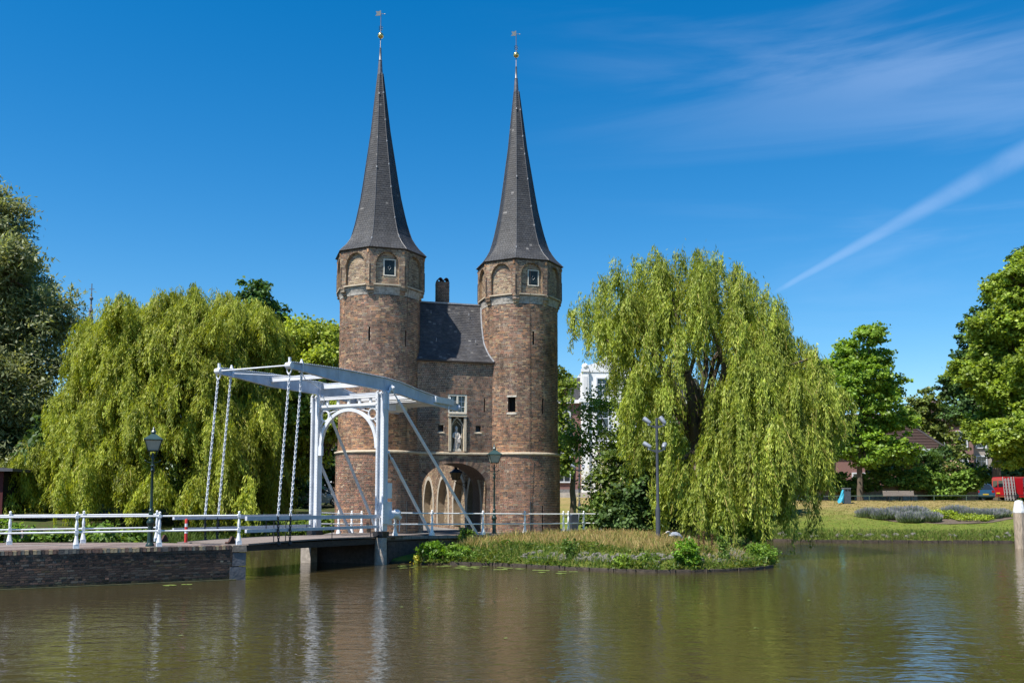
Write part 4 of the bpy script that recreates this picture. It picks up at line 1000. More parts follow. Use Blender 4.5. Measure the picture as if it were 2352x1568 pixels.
ar = MB(); N = 26; hwA = W / 2 - .17; zs_, zc_ = Zb(4.55), Zb(6.20)
def apt(q, o): t = math.pi * q / N; return (-(hwA - o) * math.cos(t) + W / 2, zs_ + (zc_ - zs_ - o) * math.sin(t) ** .92 if 0 < q < N else zs_)
for q in range(N):
    (y0, z0), (y1, z1) = apt(q, 0), apt(q + 1, 0); (y2, z2), (y3, z3) = apt(q + 1, .13), apt(q, .13)
    ar.hexa([(-.09, y0, z0), (-.09, y1, z1), (-.09, y2, z2), (-.09, y3, z3), (.05, y0, z0), (.05, y1, z1), (.05, y2, z2), (.05, y3, z3)])
ar.build('arch_rib', WHITE, portal)
for s in (-1, 1):
    r_ = MB(); cy_ = W / 2 + s * (W / 2 - .44); cz_ = Zb(5.93)
    ptsr = [(-.02, cy_ + .20 * math.cos(q * math.pi / 10), cz_ + .22 * math.sin(q * math.pi / 10)) for q in range(21)]; r_.tube(ptsr, .045, 6, cap=False)
    r_.beam((-.02, W / 2 + s * (W / 2 - .17), Zb(5.15)), (-.02, W / 2 + s * (W / 2 - .17), Zb(6.2)), .05, .05)
    r_.beam((-.02, cy_ - s * .18, cz_ + .10), (-.02, W / 2 + s * .55, Zb(6.16)), .05, .04); r_.beam((-.02, cy_ + s * .05, cz_ - .2), (-.02, W / 2 + s * (W / 2 - .20), cz_ - .42), .05, .04)
    r_.build('spandrel_ring', WHITE, portal)
for v, s in ((0, -1), (W, 1)):
    if s < 0: feet = ((.45, v - .14, Zb(6.9)), (5.65, v - 1.2, Zb(.97))), ((.20, v - .17, Zb(4.38)), (3.25, v - .30, Zb(1.03)))
    else: feet = ((.45, v + .14, Zb(6.9)), (4.6, v + .1, Zb(.97))), ((.20, v + .17, Zb(4.38)), (2.6, v + .12, Zb(1.02)))
    for p0, p1 in feet:
        b = MB(); d_ = Vector(p1) - Vector(p0); b.tube([p0, tuple(Vector(p0) + d_ * .06), tuple(Vector(p0) + d_ * .07), p1], [.03, .03, .062, .062], 8); b.ball(p0, .07, 6); b.box((p1[0], p1[1], p1[2] + .02), (.16, .16, .04)); b.build('stay_rod', WHITE, portal)
wn_ = MB(); wn_.box((.02, -.26, Zb(2.0)), (.62, .05, .86)); 
for i in range(7):
    for x in (-.24, .28): wn_.box((x, -.295, Zb(1.65) + i * .115), (.03, .02, .03))
wo2 = wn_.build('winch_plate', WHITE, portal)
wc = MB(); wc.tube([(.18, -.34, Zb(1.92)), (.62, -.34, Zb(1.90))], [.17, .15], 14); wc.tube([(.30, -.36, Zb(2.02)), (.72, -.40, Zb(1.78))], [.10, .10], 10); wc.tube([(.7, -.4, Zb(1.78)), (.66, -.42, Zb(1.25))], .018, 6); wc.ball((.60, -.36, Zb(1.98)), .15, 8); wc.build('winch_drum', WHITE, portal, True)
MB().box((.30, -.17, Zb(2.87)), (.30, .05, .60)).build('notice_board', mat('sign_white', (.8, .8, .8), .5, .03, 4), portal)
MB().box((-.06, W - .28, Zb(4.5)), (.14, .16, .38)).build('junction_box', WHITE, portal)

bal = bthing('balance_frame', 'white iron balance beams of the drawbridge lying across the portal top', 'balance beams')
def balbeam(v, name='balance_beam'):
    xs = [-5.6, -5.0, -2.85, 0.1, 1.2, 2.65, 5.9]; zt = [7.25, 7.28, 7.36, 7.36, 7.30, 7.11, 6.80]; zb = [7.03, 7.02, 6.87, 6.85, 6.80, 6.65, 6.50]
    b = MB()
    for i in range(len(xs) - 1):
        b.hexa([(xs[i], v - .02, Zb(zb[i])), (xs[i + 1], v - .02, Zb(zb[i + 1])), (xs[i + 1], v + .02, Zb(zb[i + 1])), (xs[i], v + .02, Zb(zb[i])), (xs[i], v - .02, Zb(zt[i])), (xs[i + 1], v - .02, Zb(zt[i + 1])), (xs[i + 1], v + .02, Zb(zt[i + 1])), (xs[i], v + .02, Zb(zt[i]))])
        for z in (zt, zb): b.beam((xs[i], v, Zb(z[i])), (xs[i + 1], v, Zb(z[i + 1])), .15, .025)
    b.ball((5.9, v, Zb(6.65)), .15, 8, 1.0)
    for x in (-2.85, .1, 2.6, 4.6): b.box((x, v, Zb(float(np.interp(x, xs, zt)) / 2 + float(np.interp(x, xs, zb)) / 2)), (.08, .07, float(np.interp(x, xs, zt)) - float(np.interp(x, xs, zb)) - .03))
    o = b.build(name, mat('shade_tinted_white', (.47, .52, .60), .5, .14, 2.5, .1, 20, streak=.12), bal)  # white paint tinted blue-grey, shade on the beams put into its colour
    r = MB()
    for i in range(110):
        x = -5.55 + i * 11.3 / 110
        for s in (-.055, .055): r.box((x, v + s, Zb(float(np.interp(x, xs, zt))) + .016), (.03, .022, .02))
    tag(r.build('rivets', WHITE, o), kind='stuff')
    return o
for v in (0, W):
    o = balbeam(v)
    sh_ = MB(); sh_.tube([(-5.62, v - .12, Zb(7.13)), (-5.62, v + .12, Zb(7.13))], .11, 10); sh_.tube([(-5.6, v, Zb(7.2)), (-5.6, v, Zb(7.42))], .05, 8)
    sh_.tube([(-5.62, v + .10 * math.cos(q * math.pi / 8), Zb(7.05) - .22 * math.sin(q * math.pi / 8)) for q in range(9)], .025, 6); sh_.build('chain_shackle', WHITE, o, True)
    sh_ = MB(); sh_.box((-4.97, v, Zb(7.15)), (.07, .17, .36)); sh_.tube([(-4.97, v, Zb(7.3)), (-4.97, v, Zb(7.44))], [.06, .03], 8); sh_.build('chain_strap', WHITE, o, True)
for nm, x, z, hh, ww in (('cross_bar', -2.85, 7.12, .16, .10), ('cross_bar', .35, 7.20, .20, .14), ('cross_bar', 2.1, 6.98, .14, .12)):
    b = MB(); b.box((x, W / 2, Zb(z)), (ww, W - .05, hh)); b.box((x + .05, W / 2, Zb(z) + hh / 2), (ww + .12, W - .05, .025)); b.build(nm, WHITE, bal)
b = MB(); b.tube([(-5.6, .0, Zb(7.14)), (-5.6, W, Zb(7.14))], .028, 8); b.build('tie_rod', WHITE, bal)
b = MB(); b.tube([(-5.0, W - .05, Zb(7.12)), (-2.85, W / 2, Zb(7.15))], .022, 6); b.tube([(-5.0, .05, Zb(7.12)), (-2.85, W / 2, Zb(7.15))], .022, 6); b.tube([(-2.85, W / 2, Zb(7.15)), (.1, W - .1, Zb(7.05))], .018, 6); b.build('diagonal_rod', WHITE, bal)
b = MB(); b.box((4.55, W / 2 - .1, Zb(6.84)), (1.5, W + .1, .26)); b.build('counterweight_box', WHITE, bal)
for i in range(3):
    MB().box((2.75 + i * .42, W / 2, Zb(6.86) - .02 * i), (.32, W - .1, .16)).build('ballast_plank', WHITE, bal)
b = MB(); b.box((3.5, W / 2 + .2, Zb(6.5)), (.9, .8, .3)); b.build('lock_bracket', WHITE, bal)
b = MB(); b.tube([(5.1, -.09, Zb(7.05)), (4.85, -.14, Zb(6.45))], .018, 5); b.build('lock_rod', WHITE, bal)

# lifting chains: real links
def chain(label, x0, x1, v, ztop, zmid, zbot, x2, dark_tail=True):
    t = thing('lifting_chain', label, 'chain', (Pn[0], Pn[1], BZ), BR_, 'drawbridge lifting chains')
    def links(p0, p1, m, nm, r=.016, ln=.115):
        p0, p1 = Vector(p0), Vector(p1); d = (p1 - p0); n_ = max(2, int(d.length / (ln * .78))); dn = d.normalized(); b = MB()
        s1 = dn.cross(Vector((1, .3, 0))).normalized(); s2 = dn.cross(s1)
        for i in range(n_):
            c = p0 + d * ((i + .5) / n_); s = s1 if i % 2 else s2
            b.tube([tuple(c + s * .034 * math.cos(q * math.pi / 4) + dn * ((ln / 2 - .03) * (1 if math.sin(q * math.pi / 4 + .001) > 0 else -1) + .034 * math.sin(q * math.pi / 4))) for q in range(9)], r, 5, cap=False)
        tag(b.build(nm, m, t), kind='stuff')
    links((x0, v, ztop), (x1, v, zmid), WHITE, 'chain_links'); links((x1, v, zmid), (x2, v - .1, zbot), BLACKM, 'iron_tail', .018)
    b = MB(); b.ball((x2, v - .12, zbot - .02), .07, 8); b.box((x2, v - .12, zbot), (.16, .05, .05)); b.build('chain_anchor', BLACKM, t)
chain('front lifting chain of the nearer balance beam', -5.62, -6.06, -.02, Zb(6.86), Zb(1.95), Zb(1.02), -6.12, 1)
chain('rear lifting chain of the nearer balance beam', -4.98, -5.42, -.02, Zb(7.0), Zb(1.95), Zb(1.02), -5.55)
chain('front lifting chain of the farther balance beam', -5.62, -6.06, W + .02, Zb(6.86), Zb(1.95), Zb(1.1), -6.12)
chain('rear lifting chain of the farther balance beam', -4.98, -5.42, W + .02, Zb(7.0), Zb(1.95), Zb(1.1), -5.55)

leaf = bthing('bridge_leaf', 'grey planked drawbridge deck with weathered white guard beams over the water', 'bridge deck')
dk = MB(); dk.hexa([(-7.4, .12, -.22), (-.05, .12, -.28), (-.05, W - .12, -.28), (-7.4, W - .12, -.22), (-7.4, .12, -.03), (-.05, .12, -.06), (-.05, W - .12, -.06), (-7.4, W - .12, -.03)])
dk.build('deck_girder', DARKWOOD, leaf)
dpl = MB().box((0, 0, 0), (.235, W - .1, .05)).mesh('deck_plank', mat('deck_grit', (.20, .165, .145), .9, .25, 5, .4, 25))
n_ = 30
for i in range(n_):
    x = -7.38 + (i + .5) * 7.35 / n_; link('deck_plank', dpl, leaf, (x, W / 2, .0 + .045 * math.sin(math.pi * (i + .5) / n_) - .01), 0)
for v in (.02, W - .02):
    s = -1 if v < 1 else 1
    MB().beam((-7.55, v, Zb(1.90)), (-.1 if s < 0 else -.2, v, Zb(1.86)), .09, .14).build('guard_beam', WHITEW, leaf)
    MB().beam((-7.55, v, Zb(1.49)), (-.2, v, Zb(1.46)), .08, .11).build('guard_beam', WHITEW, leaf)
    MB().beam((-6.9, v, Zb(1.81)), (-4.4, v, Zb(1.80)), .12, .02).build('iron_strap', BLACKM, leaf)
    for x in (-6.15, -5.55, -3.0, -.6): MB().beam((x, v - s * .05, -.05), (x, v - s * .05, Zb(1.88)), .022, .022).build('iron_stanchion', BLACKM, leaf)

# fixed span between portal and gate, with piers and abutment
fx = bthing('fixed_span', 'short fixed timber bridge span between the portal and the gate forecourt', 'bridge span')
fd = MB(); fd.hexa([(.06, -.02, -.16), (2.9, -.30, -.16), (2.9, W, -.16), (.06, W + .02, -.16), (.06, -.02, -.03), (2.9, -.30, -.03), (2.9, W, -.03), (.06, W + .02, -.03)]); fd.build('deck_beam', DARKWOOD, fx)
fp = MB().box((0, 0, 0), (.22, W + .3, .05)).mesh('deck_plank', mat('fixed_deck_board', (.16, .13, .115), .9, .3, 5, .3, 25))
for i in range(13): link('deck_plank', fp, fx, (.18 + i * .235, W / 2 - .12, .0), 0)
MB().beam((.2, -.06, -.11), (2.9, -.34, -.11), .05, .15).build('edge_board', mat('edge_board_wood', (.09, .07, .06), .85, .3, 5), fx)
def pier(label, parts, loc):
    t = thing('bridge_pier', label, 'pier', loc, BR_, None)
    for nm, b, m, s in parts: b.build(nm, m, t, s)
c1_ = MB().lathe([(.27, -.8), (.25, .05), (.24, .62), (.235, .64), (.235, .66), (.24, .68), (.235, 1.0), (.22, 1.03)], 16)
pier('round grey stone pier under the nearer portal post', [('pier_shaft', c1_, mat('pier_stone', (.33, .29, .25), .9, .35, 5, .5, 16), True)], (Pn[0], Pn[1], 0))
p2_ = MB(); p2_.box((0, 0, .2), (.42, .5, 1.6))
pf = (Pn[0] - .89 * W - .456 * .35, Pn[1] + .456 * W - .89 * .35)
pier('square pale stone pier under the farther portal post', [('pier_shaft', p2_, mat('pier_stone', (.33, .29, .25)), False)], (pf[0], pf[1], 0))
aw_ = thing('abutment_wall', 'old brick abutment wall below the white railing beside the overgrown bank', 'wall', (Pn[0], Pn[1], 0), BR_)
ab = Bricks()
a_p0 = Vector((2.95, -.42)); a_p1 = Vector((9.2, -2.15))
a_d = (a_p1 - a_p0).normalized(); a_t = math.atan2(a_d.y, a_d.x)
ab.lay((lambda a, z, d: (a_p0.x + a_d.x * a + a_d.y * d, a_p0.y + a_d.y * a - a_d.x * d, z)), (lambda a: a_t), 0, 6.4, -.1, .90, [], lambda z, a, L: bcol({'dark': 3, 'brown': 4, 'grey': 2, 'orange': .5, 'red': 1}), h=.07)
ab.emit('brickwork', aw_, 0, lambda it: 0); 
ab2 = MB(); ab2.hexa([(a_p0.x, a_p0.y + .02, -.3), (a_p1.x, a_p1.y + .02, -.3), (a_p1.x, a_p1.y + .5, -.3), (a_p0.x, a_p0.y + .5, -.3), (a_p0.x, a_p0.y + .02, .90), (a_p1.x, a_p1.y + .02, .88), (a_p1.x, a_p1.y + .5, .88), (a_p0.x, a_p0.y + .5, .90)])
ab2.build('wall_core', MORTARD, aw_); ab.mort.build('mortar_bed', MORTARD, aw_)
cpb = [MB().box((0, 0, 0), (.098, .24, .12), color=bcol({k_: 1})).mesh('coping_brick', BRICK) for k_ in ('brown', 'grey', 'tan', 'orange', 'dark')]
a = .36
while a < 6.3:
    q = a_p0 + a_d * a; link('coping_brick', cpb[random.choice((0, 0, 1, 1, 2, 3, 4))], aw_, (q.x - a_d.y * -.02, q.y + .09, .955), a_t); a += .106
MB().box((a_p0.x + .16, a_p0.y + .1, .93), (.42, .3, .2), a_t).build('corner_block', mat('blue_stone', (.135, .135, .145)), aw_)
bw = MB(); bw.box((.35 + 1.3, -.05, .3), (2.5, .25, 1.1), -.10); bw.box((.15, W / 2 + .1, .2), (.3, W, 1.3)); bw.build('shaded_bridgehead', mat('bridgehead_shade_brick', (.075, .055, .05), .9, .4, 7, .5, 25), aw_)  # brick colour darkened to carry the shade under the fixed span

# ------------------------------------------------------------------ lamps, masts, bollard, bins
def lantern(parent, z0, s, glass):
    q = .15 * s; top = .25 * s; hh = .33 * s
    b = MB()
    for sx, sy in ((-1, -1), (1, -1), (1, 1), (-1, 1)): b.tube([(sx * q, sy * q, z0), (sx * top, sy * top, z0 + hh)], .013 * s, 5)
    for zz_, r in ((z0, q), (z0 + hh, top)):
        for (x0, y0), (x1, y1) in (((-1, -1), (1, -1)), ((1, -1), (1, 1)), ((1, 1), (-1, 1)), ((-1, 1), (-1, -1))): b.tube([(x0 * r, y0 * r, zz_), (x1 * r, y1 * r, zz_)], .015 * s, 5)
    b.box((0, 0, z0 - .01), (2 * q, 2 * q, .02)); b.build('lantern_frame', GREENM, parent)
    g = MB(); 
    for (x0, y0), (x1, y1) in (((-1, -1), (1, -1)), ((1, -1), (1, 1)), ((1, 1), (-1, 1)), ((-1, 1), (-1, -1))):
        k_ = .97; g.add([(x0 * q * k_, y0 * q * k_, z0 + .01), (x1 * q * k_, y1 * q * k_, z0 + .01), (x1 * top * k_, y1 * top * k_, z0 + hh - .01), (x0 * top * k_, y0 * top * k_, z0 + hh - .01)], [(0, 1, 2, 3)])
    g.build('lantern_glass', glass, parent)
    rf_ = MB(); z1 = z0 + hh; br = .285 * s * 1.414
    rf_.lathe([(br, z1 + .0), (br, z1 + .02 * s), (.09 * s, z1 + .19 * s), (.08 * s, z1 + .25 * s)], 4, a0=math.pi / 4)
    rf_.lathe([(.09 * s, z1 + .25 * s), (.06 * s, z1 + .30 * s), (.03 * s, z1 + .34 * s), (.045 * s, z1 + .36 * s), (.015 * s, z1 + .40 * s), (.01 * s, z1 + .44 * s)], 8)
    rf_.build('lantern_roof', mat('green_roof_paint', (.025, .055, .055), .4, .2, 6), parent)
FROST = mat('frosted_glass', (.42, .40, .33), .25, .1, 6)
def lamp_post(label, loc, hgt, rz):
    t = thing('street_lamp', label, 'street lamp', loc, rz, 'old-style street lamps'); s = hgt / 3.68
    b = MB()
    b.lathe([(.135, 0), (.13, .05), (.10, .09), (.085, .14), (.08, .62)], 8); b.lathe([(.08, .62), (.12, .70), (.125, .74), (.09, .80), (.07, .84), (.065, 1.08), (.085, 1.10), (.06, 1.14), (.045, 1.18), (.04, 1.5), (.036, 2.25 * s), (.05, 2.28 * s), (.065, 2.33 * s), (.04, 2.38 * s), (.035, 2.42 * s), (.08, 2.46 * s), (.035, 2.50 * s), (.03, 2.62 * s), (.045, 2.66 * s), (.028, 2.72 * s), (.026, 2.86 * s)], 12)
    b.build('lamp_column', GREENM, t, True)
    b = MB(); b.tube([(-.2, 0, 2.60 * s), (-.12, 0, 2.56 * s), (.12, 0, 2.56 * s), (.2, 0, 2.60 * s)], .017, 6); b.ball((-.21, 0, 2.62 * s), .03, 6); b.ball((.21, 0, 2.62 * s), .03, 6)
    for sgn in (-1, 1): b.tube([(sgn * .03, 0, 2.70 * s), (sgn * .10, 0, 2.78 * s), (sgn * .11, 0, 2.92 * s)], .012, 5)
    b.build('ladder_bar', GREENM, t, True)
    lantern(t, 2.92 * s, 1.0 * s, FROST)
lamp_post('dark green street lamp with glass lantern on the quay before the willow', (-11.08, 29.55, ZQ), 3.68, .35)
lamp_post('dark green street lamp with glass lantern before the gate, right of the arch', (-.80, 43.3, zf(0, 43.3)), 4.05, .2)
gl = thing('wall_lantern', 'black wall lantern on a bracket hanging inside the gate arch', 'lantern', tuple(gM @ Vector((AX - .02, WY + 3.7, 2.48))), G_ROT)
b = MB(); b.tube([(0, 0, 0), (-.25, 0, -.02), (-.56, 0, 0)], .02, 6); b.tube([(0, 0, -.22), (-.2, 0, -.12), (-.42, 0, -.01)], .014, 6); b.box((-.01, 0, -.08), (.03, .1, .4)); b.tube([(-.56, 0, 0), (-.56, 0, .10)], .02, 6)
for sgn in (-1, 1): b.tube([(-.56, 0, .06), (-.56 + sgn * .07, 0, .10), (-.56 + sgn * .08, 0, .18)], .01, 5)
b.build('bracket', BLACKM, gl)
sub = link('lantern', None, gl, (-.56, 0, 0)) if False else None
class _P: pass
lh = bpy.data.objects.new('lantern_head', MB().box((-.56, 0, .165), (.05, .05, .05)).mesh('lantern_head', BLACKM)); col.objects.link(lh); lh.parent = gl
def lantern_at(parent, dx, z0, s):
    q = .15 * s; top = .24 * s; hh = .36 * s
    b = MB()
    for sx, sy in ((-1, -1), (1, -1), (1, 1), (-1, 1)): b.tube([(dx + sx * q, sy * q, z0), (dx + sx * top, sy * top, z0 + hh)], .016 * s, 5)
    for i in range(4): b.tube([(dx + (-1) * q * 0 + (q if i == 0 else -q if i == 1 else 0), (q if i == 2 else -q if i == 3 else 0), z0), (dx + (top if i == 0 else -top if i == 1 else 0), (top if i == 2 else -top if i == 3 else 0), z0 + hh)], .01 * s, 4)
    b.box((dx, 0, z0), (2 * q + .03, 2 * q + .03, .03)); b.build('lantern_frame', BLACKM, parent)
    g = MB(); g.add([(dx + x * r * .96, y * r * .96, z) for r, z in ((q, z0 + .02), (top, z0 + hh)) for x, y in ((-1, -1), (1, -1), (1, 1), (-1, 1))], [(0, 1, 5, 4), (1, 2, 6, 5), (2, 3, 7, 6), (3, 0, 4, 7)]); g.build('lantern_glass', mat('amber_glass', (.30, .24, .15), .2), parent)
    r_ = MB(); br = .29 * s * 1.41; z1 = z0 + hh; r_.lathe([(br, z1), (br, z1 + .02), (.11 * s, z1 + .2 * s), (.09 * s, z1 + .26 * s)], 4, (dx, 0, 0), a0=math.pi / 4); r_.lathe([(.08 * s, z1 + .26 * s), (.09 * s, z1 + .30 * s), (.05 * s, z1 + .36 * s), (.03 * s, z1 + .46 * s)], 8, (dx, 0, 0)); r_.build('lantern_roof', BLACKM, parent)
lantern_at(lh, -.56, .19, 1.0)

def mast(label, loc, hgt, rz=0.0):
    t = thing('floodlight_mast', label, 'floodlight mast', loc, rz, 'floodlight masts')
    gm = mat('anthracite_paint', (.06, .065, .078), .4, .1, 4)
    b = MB(); b.lathe([(.10, -.2), (.10, 1.25), (.095, 1.30), (.062, 1.42), (.058, hgt - 1.3), (.055, hgt - .25)], 14); b.lathe([(.065, hgt - 1.22), (.068, hgt - 1.2), (.065, hgt - 1.1)], 12); b.build('mast_pole', gm, t, True)
    for lev, heads in ((hgt - .62, ((-.33, -.75, .62), (.30, -.5, .75))), (hgt - 1.62, ((-.33, -.78, .5), (.28, .25, .35)))):
        b = MB(); b.extr([(-.38, lev + .08), (-.05, lev - .06), (.05, lev - .06), (.36, lev + .08), (.05, lev + .05), (-.05, lev + .05)], -.05, .05); br = b.build('cross_arm', gm, t)
        for x, dx_, dz_ in heads:
            h_ = MB(); p = Vector((x, 0, lev + .20)); d_ = Vector((dx_, .35 if dx_ < 0 else .8, dz_)).normalized()
            h_.tube([tuple(p - d_ * .10), tuple(p - d_ * .05), tuple(p + d_ * .12), tuple(p + d_ * .26), tuple(p + d_ * .27)], [.05, .085, .10, .105, .095], 12); h_.tube([(x, 0, lev + .05), (x, 0, lev + .12), tuple(p)], [.05, .06, .04], 8)
            h_.build('floodlight', mat('silver_housing', (.30, .32, .36), .45, .1, 5, metal=.35), t, True)
mast('grey floodlight mast with four spotlights on the grassy island', (5.98, 39.44, float(ground_h(5.98, 39.44))), 5.2 + .07)
mast('grey floodlight mast standing farther back before the white house', (4.35, 62.0, float(ground_h(4.35, 62.0))), 5.1, .3)
bo = thing('bollard', 'red and white marker bollard at the end of the quay', 'bollard', (-10.95, 32.4, ZQ))
RED = mat('red_plastic', (.55, .04, .035), .4, .1, 5); segs = [(0, .30, RED), (.30, .39, WHITE), (.39, .52, RED), (.52, .63, WHITE), (.63, .76, RED)]
for i, (z0, z1, m) in enumerate(segs):
    b = MB(); b.lathe([(.055 - .008 * z0, z0), (.055 - .008 * z1, z1)] + ([(.035, .785), (.01, .79)] if i == 4 else []), 12); b.build('band', m, bo, True)
# rusty hinge plates at the quay end
for (p, lb) in (((-9.05, 31.15), 'rusty iron hinge bracket at the foot of the nearer quay post'), ((-11.75, 32.6), 'rusty iron hinge bracket by the farther guard beam end')):
    t = thing('hinge_bracket', lb, 'bracket', (p[0], p[1], ZQ + .004), BR_); b = MB(); b.extr([(-.17, 0), (.17, 0), (.05, .24), (-.02, .24)], -.04, .04); b.tube([(-.19, -.07, .04), (-.19, .07, .04)], .04, 8); b.build('bracket_plate', mat('rust', (.07, .035, .025), .9, .4, 8), t)
lb = thing('litter_bin', 'dark grey litter bin on a tilted post behind the white railing', 'litter bin', (3.0, 46.75, .92), .3)
b = MB(); b.hexa([(-.15, -.14, .12), (.15, -.14, .12), (.15, .14, .12), (-.15, .14, .12), (-.19, -.16, .80), (.19, -.16, .80), (.19, .16, .80), (-.19, .16, .80)]); b.extr([(-.19, .80), (.19, .80), (.17, .90), (-.05, .93), (-.19, .84)], -.16, .16); b.build('bin_body', mat('blue_grey_steel', (.045, .055, .075), .45, .15, 5), lb)
b = MB(); b.tube([(.10, -.20, 0), (.20, -.20, .93)], .022, 8); b.build('bin_post', LEAD, lb)

# mooring post
mp_ = thing('mooring_post', 'thick timber mooring post with white painted cap at the right edge', 'mooring post', (26.45, 50.2, -.5))
b = MB(); b.lathe([(.265, 0), (.26, .7), (.275, 1.2), (.285, 2.35)], 10, a0=.2); b.build('timber_shaft', mat('weathered_pile', (.36, .29, .22), .9, .4, 5, .7, 14, stretch=(3, 3, .5)), mp_)
b = MB(); b.lathe([(.29, 2.35), (.29, 2.42), (.20, 2.92), (.16, 2.97), (.02, 3.0)], 10, a0=.2); b.build('white_cap', mat('chipped_white', (.72, .72, .72), .6, .15, 7, .3, 20), mp_)

# ------------------------------------------------------------------ heron
he = thing('heron', 'grey heron hunched in the dry grass beside the floodlight mast', 'heron', (6.62, 38.95, float(ground_h(6.62, 38.95)) - .09), .25)
b = MB()
def hsweep(pts, n=12):
    b.tube([p[0] for p in pts], [p[1] for p in pts], n)
V = [((-.60, 0, .44), .004), ((-.50, 0, .485), .014), ((-.44, 0, .51), .022), ((-.40, 0, .53), .036), ((-.35, 0, .545), .042), ((-.30, 0, .54), .038), ((-.26, .01, .51), .036), ((-.25, .02, .46), .042), ((-.27, .01, .41), .05), ((-.22, 0, .40), .075), ((-.14, 0, .43), .115), ((-.02, 0, .42), .135), ((.10, 0, .385), .12), ((.20, 0, .33), .08), ((.28, 0, .27), .045), ((.34, 0, .22), .02)]
n = 12; F0 = len(b.f); hsweep(V, n)
GREYF = mat('grey_feather', (.23, .25, .29), .8, .2, 20, .3, 60); WHF = mat('white_feather', (.50, .48, .45), .8, .06, 14); BLF = mat('black_feather', (.02, .02, .025), .6); BILL = mat('bill_horn', (.42, .30, .12), .5)
mi = []
for i in range(len(V) - 1):
    for k_ in range(n): mi.append(3 if i < 2 else 1 if i < 9 else 0)
mi += [3, 0]
for s in (-1, 1):
    st = len(b.f); b.tube([(.02, s * .04, .33), (.05, s * .04, .20), (.03, s * .04, .12), (.02, s * .04, 0)], [.03, .014, .012, .012], 6); mi += [3] * (len(b.f) - st)
    st = len(b.f); b.tube([(.02, s * .04, .012), (-.08, s * .06, .008)], .008, 4); b.tube([(.02, s * .04, .012), (-.08, s * .02, .008)], .008, 4); mi += [3] * (len(b.f) - st)
    st = len(b.f); b.tube([(-.42, s * .030, .545), (-.36, s * .040, .555), (-.30, s * .034, .55), (-.22, s * .02, .50)], [.006, .012, .012, .004], 5); mi += [2] * (len(b.f) - st)
    st = len(b.f); b.tube([(-.12, s * .09, .43), (0, s * .125, .42), (.12, s * .11, .37), (.26, s * .05, .27), (.33, s * .02, .22)], [.03, .06, .06, .035, .01], 8); mi += [0] * (len(b.f) - st)
    st = len(b.f); b.ball((-.385, s * .034, .54), .007, 5); mi += [2] * (len(b.f) - st)
hm = b.mesh('heron_body', [GREYF, WHF, BLF, BILL], True); hm.polygons.foreach_set('material_index', mi); link('heron_body', hm, he)

# ------------------------------------------------------------------ timber edging and stones on the banks
def edging(label, pts, h0, h1, n_stakes):
    o = pts[0]; t = thing('timber_edging', label, 'edging', (o[0], o[1], 0))
    for i in range(len(pts) - 1):
        p, q = Vector(pts[i]), Vector(pts[i + 1]); d = (q - p); L = d.length; k = max(1, int(round(L / 1.9)))
        for j in range(k):
            a, b_ = p + d * (j / k), p + d * ((j + 1) / k - .012); z = random.uniform(-.03, .02)
            m = MB(); m.beam((a.x - o[0], a.y - o[1], (h0 + h1) / 2 + z), (b_.x - o[0], b_.y - o[1], (h0 + h1) / 2 + z * .3), .09, h1 - h0); m.build('plank', mat('wet_edging', (.06, .047, .036), .85, .6, 5, .8, 16), t)
            c = (a + b_) / 2; nn = Vector((d.y, -d.x)).normalized() * .07
            m = MB(); m.tube([(c.x + nn.x - o[0], c.y + nn.y - o[1], -.3), (c.x + nn.x - o[0], c.y + nn.y - o[1], h1 + .01)], .032, 6); m.build('stake', mat('wet_edging', (.085, .065, .05)), t)
edging('weathered timber edging at the waterline of the island', [(-2.4, 37.5), (-.8, 37.3), (1.96, 35.12), (3.6, 34.02), (5.03, 33.46), (6.2, 33.5), (7.3, 33.9), (8.7, 34.7), (9.65, 35.85)], -.15, .10, 6)
edging('low timber edging along the foot of the far lawn', [(16.1, 59.4), (17.5, 58.42), (21, 57.7), (29.7, 57.1), (36, 56.2)], -.15, .14, 6)
stone_me = []
for k in range(6):
    b = MB(); b.ball((0, 0, 0), 1.0, 6); vv = []
    for v in b.v:
        v = Vector(v); q = 1 + .22 * math.sin(v.x * 3 + k) * math.cos(v.y * 4 + k * 2) + .12 * math.sin(v.z * 5 + k * 3); vv.append((v.x * q, v.y * q * .8, v.z * q * .62))
    b.v = vv; stone_me.append(b.mesh('stone', mat('bank_stone', (.155, .145, .13), .95, .45, 3, .8, 9, spec=.1)))
def put_stones(n, xr, sr, yr, sz):
    c = 0; tries = 0
    while c < n and tries < 20000:
        tries += 1; x = random.uniform(*xr); y = random.uniform(*yr); sd = float(shore_dist(np.array([x]), np.array([y]))[0])
        if not (sr[0] < sd < sr[1]): continue
        s = random.uniform(*sz); z = float(ground_h(np.array([x]), np.array([y]))[0])
        o = link('stone', random.choice(stone_me), ground, (x, y, z + s * .10), random.uniform(0, 6.3)); o.scale = (s, s, s); o.rotation_euler = (random.uniform(.2, .7), random.uniform(-.3, .3), random.uniform(0, 6.3)); c += 1
put_stones(150, (.4, 9.2), (.6, 1.75), (33.5, 39), (.09, .18))
put_stones(34, (15.5, 30), (.45, 1.3), (57, 61), (.12, .22))

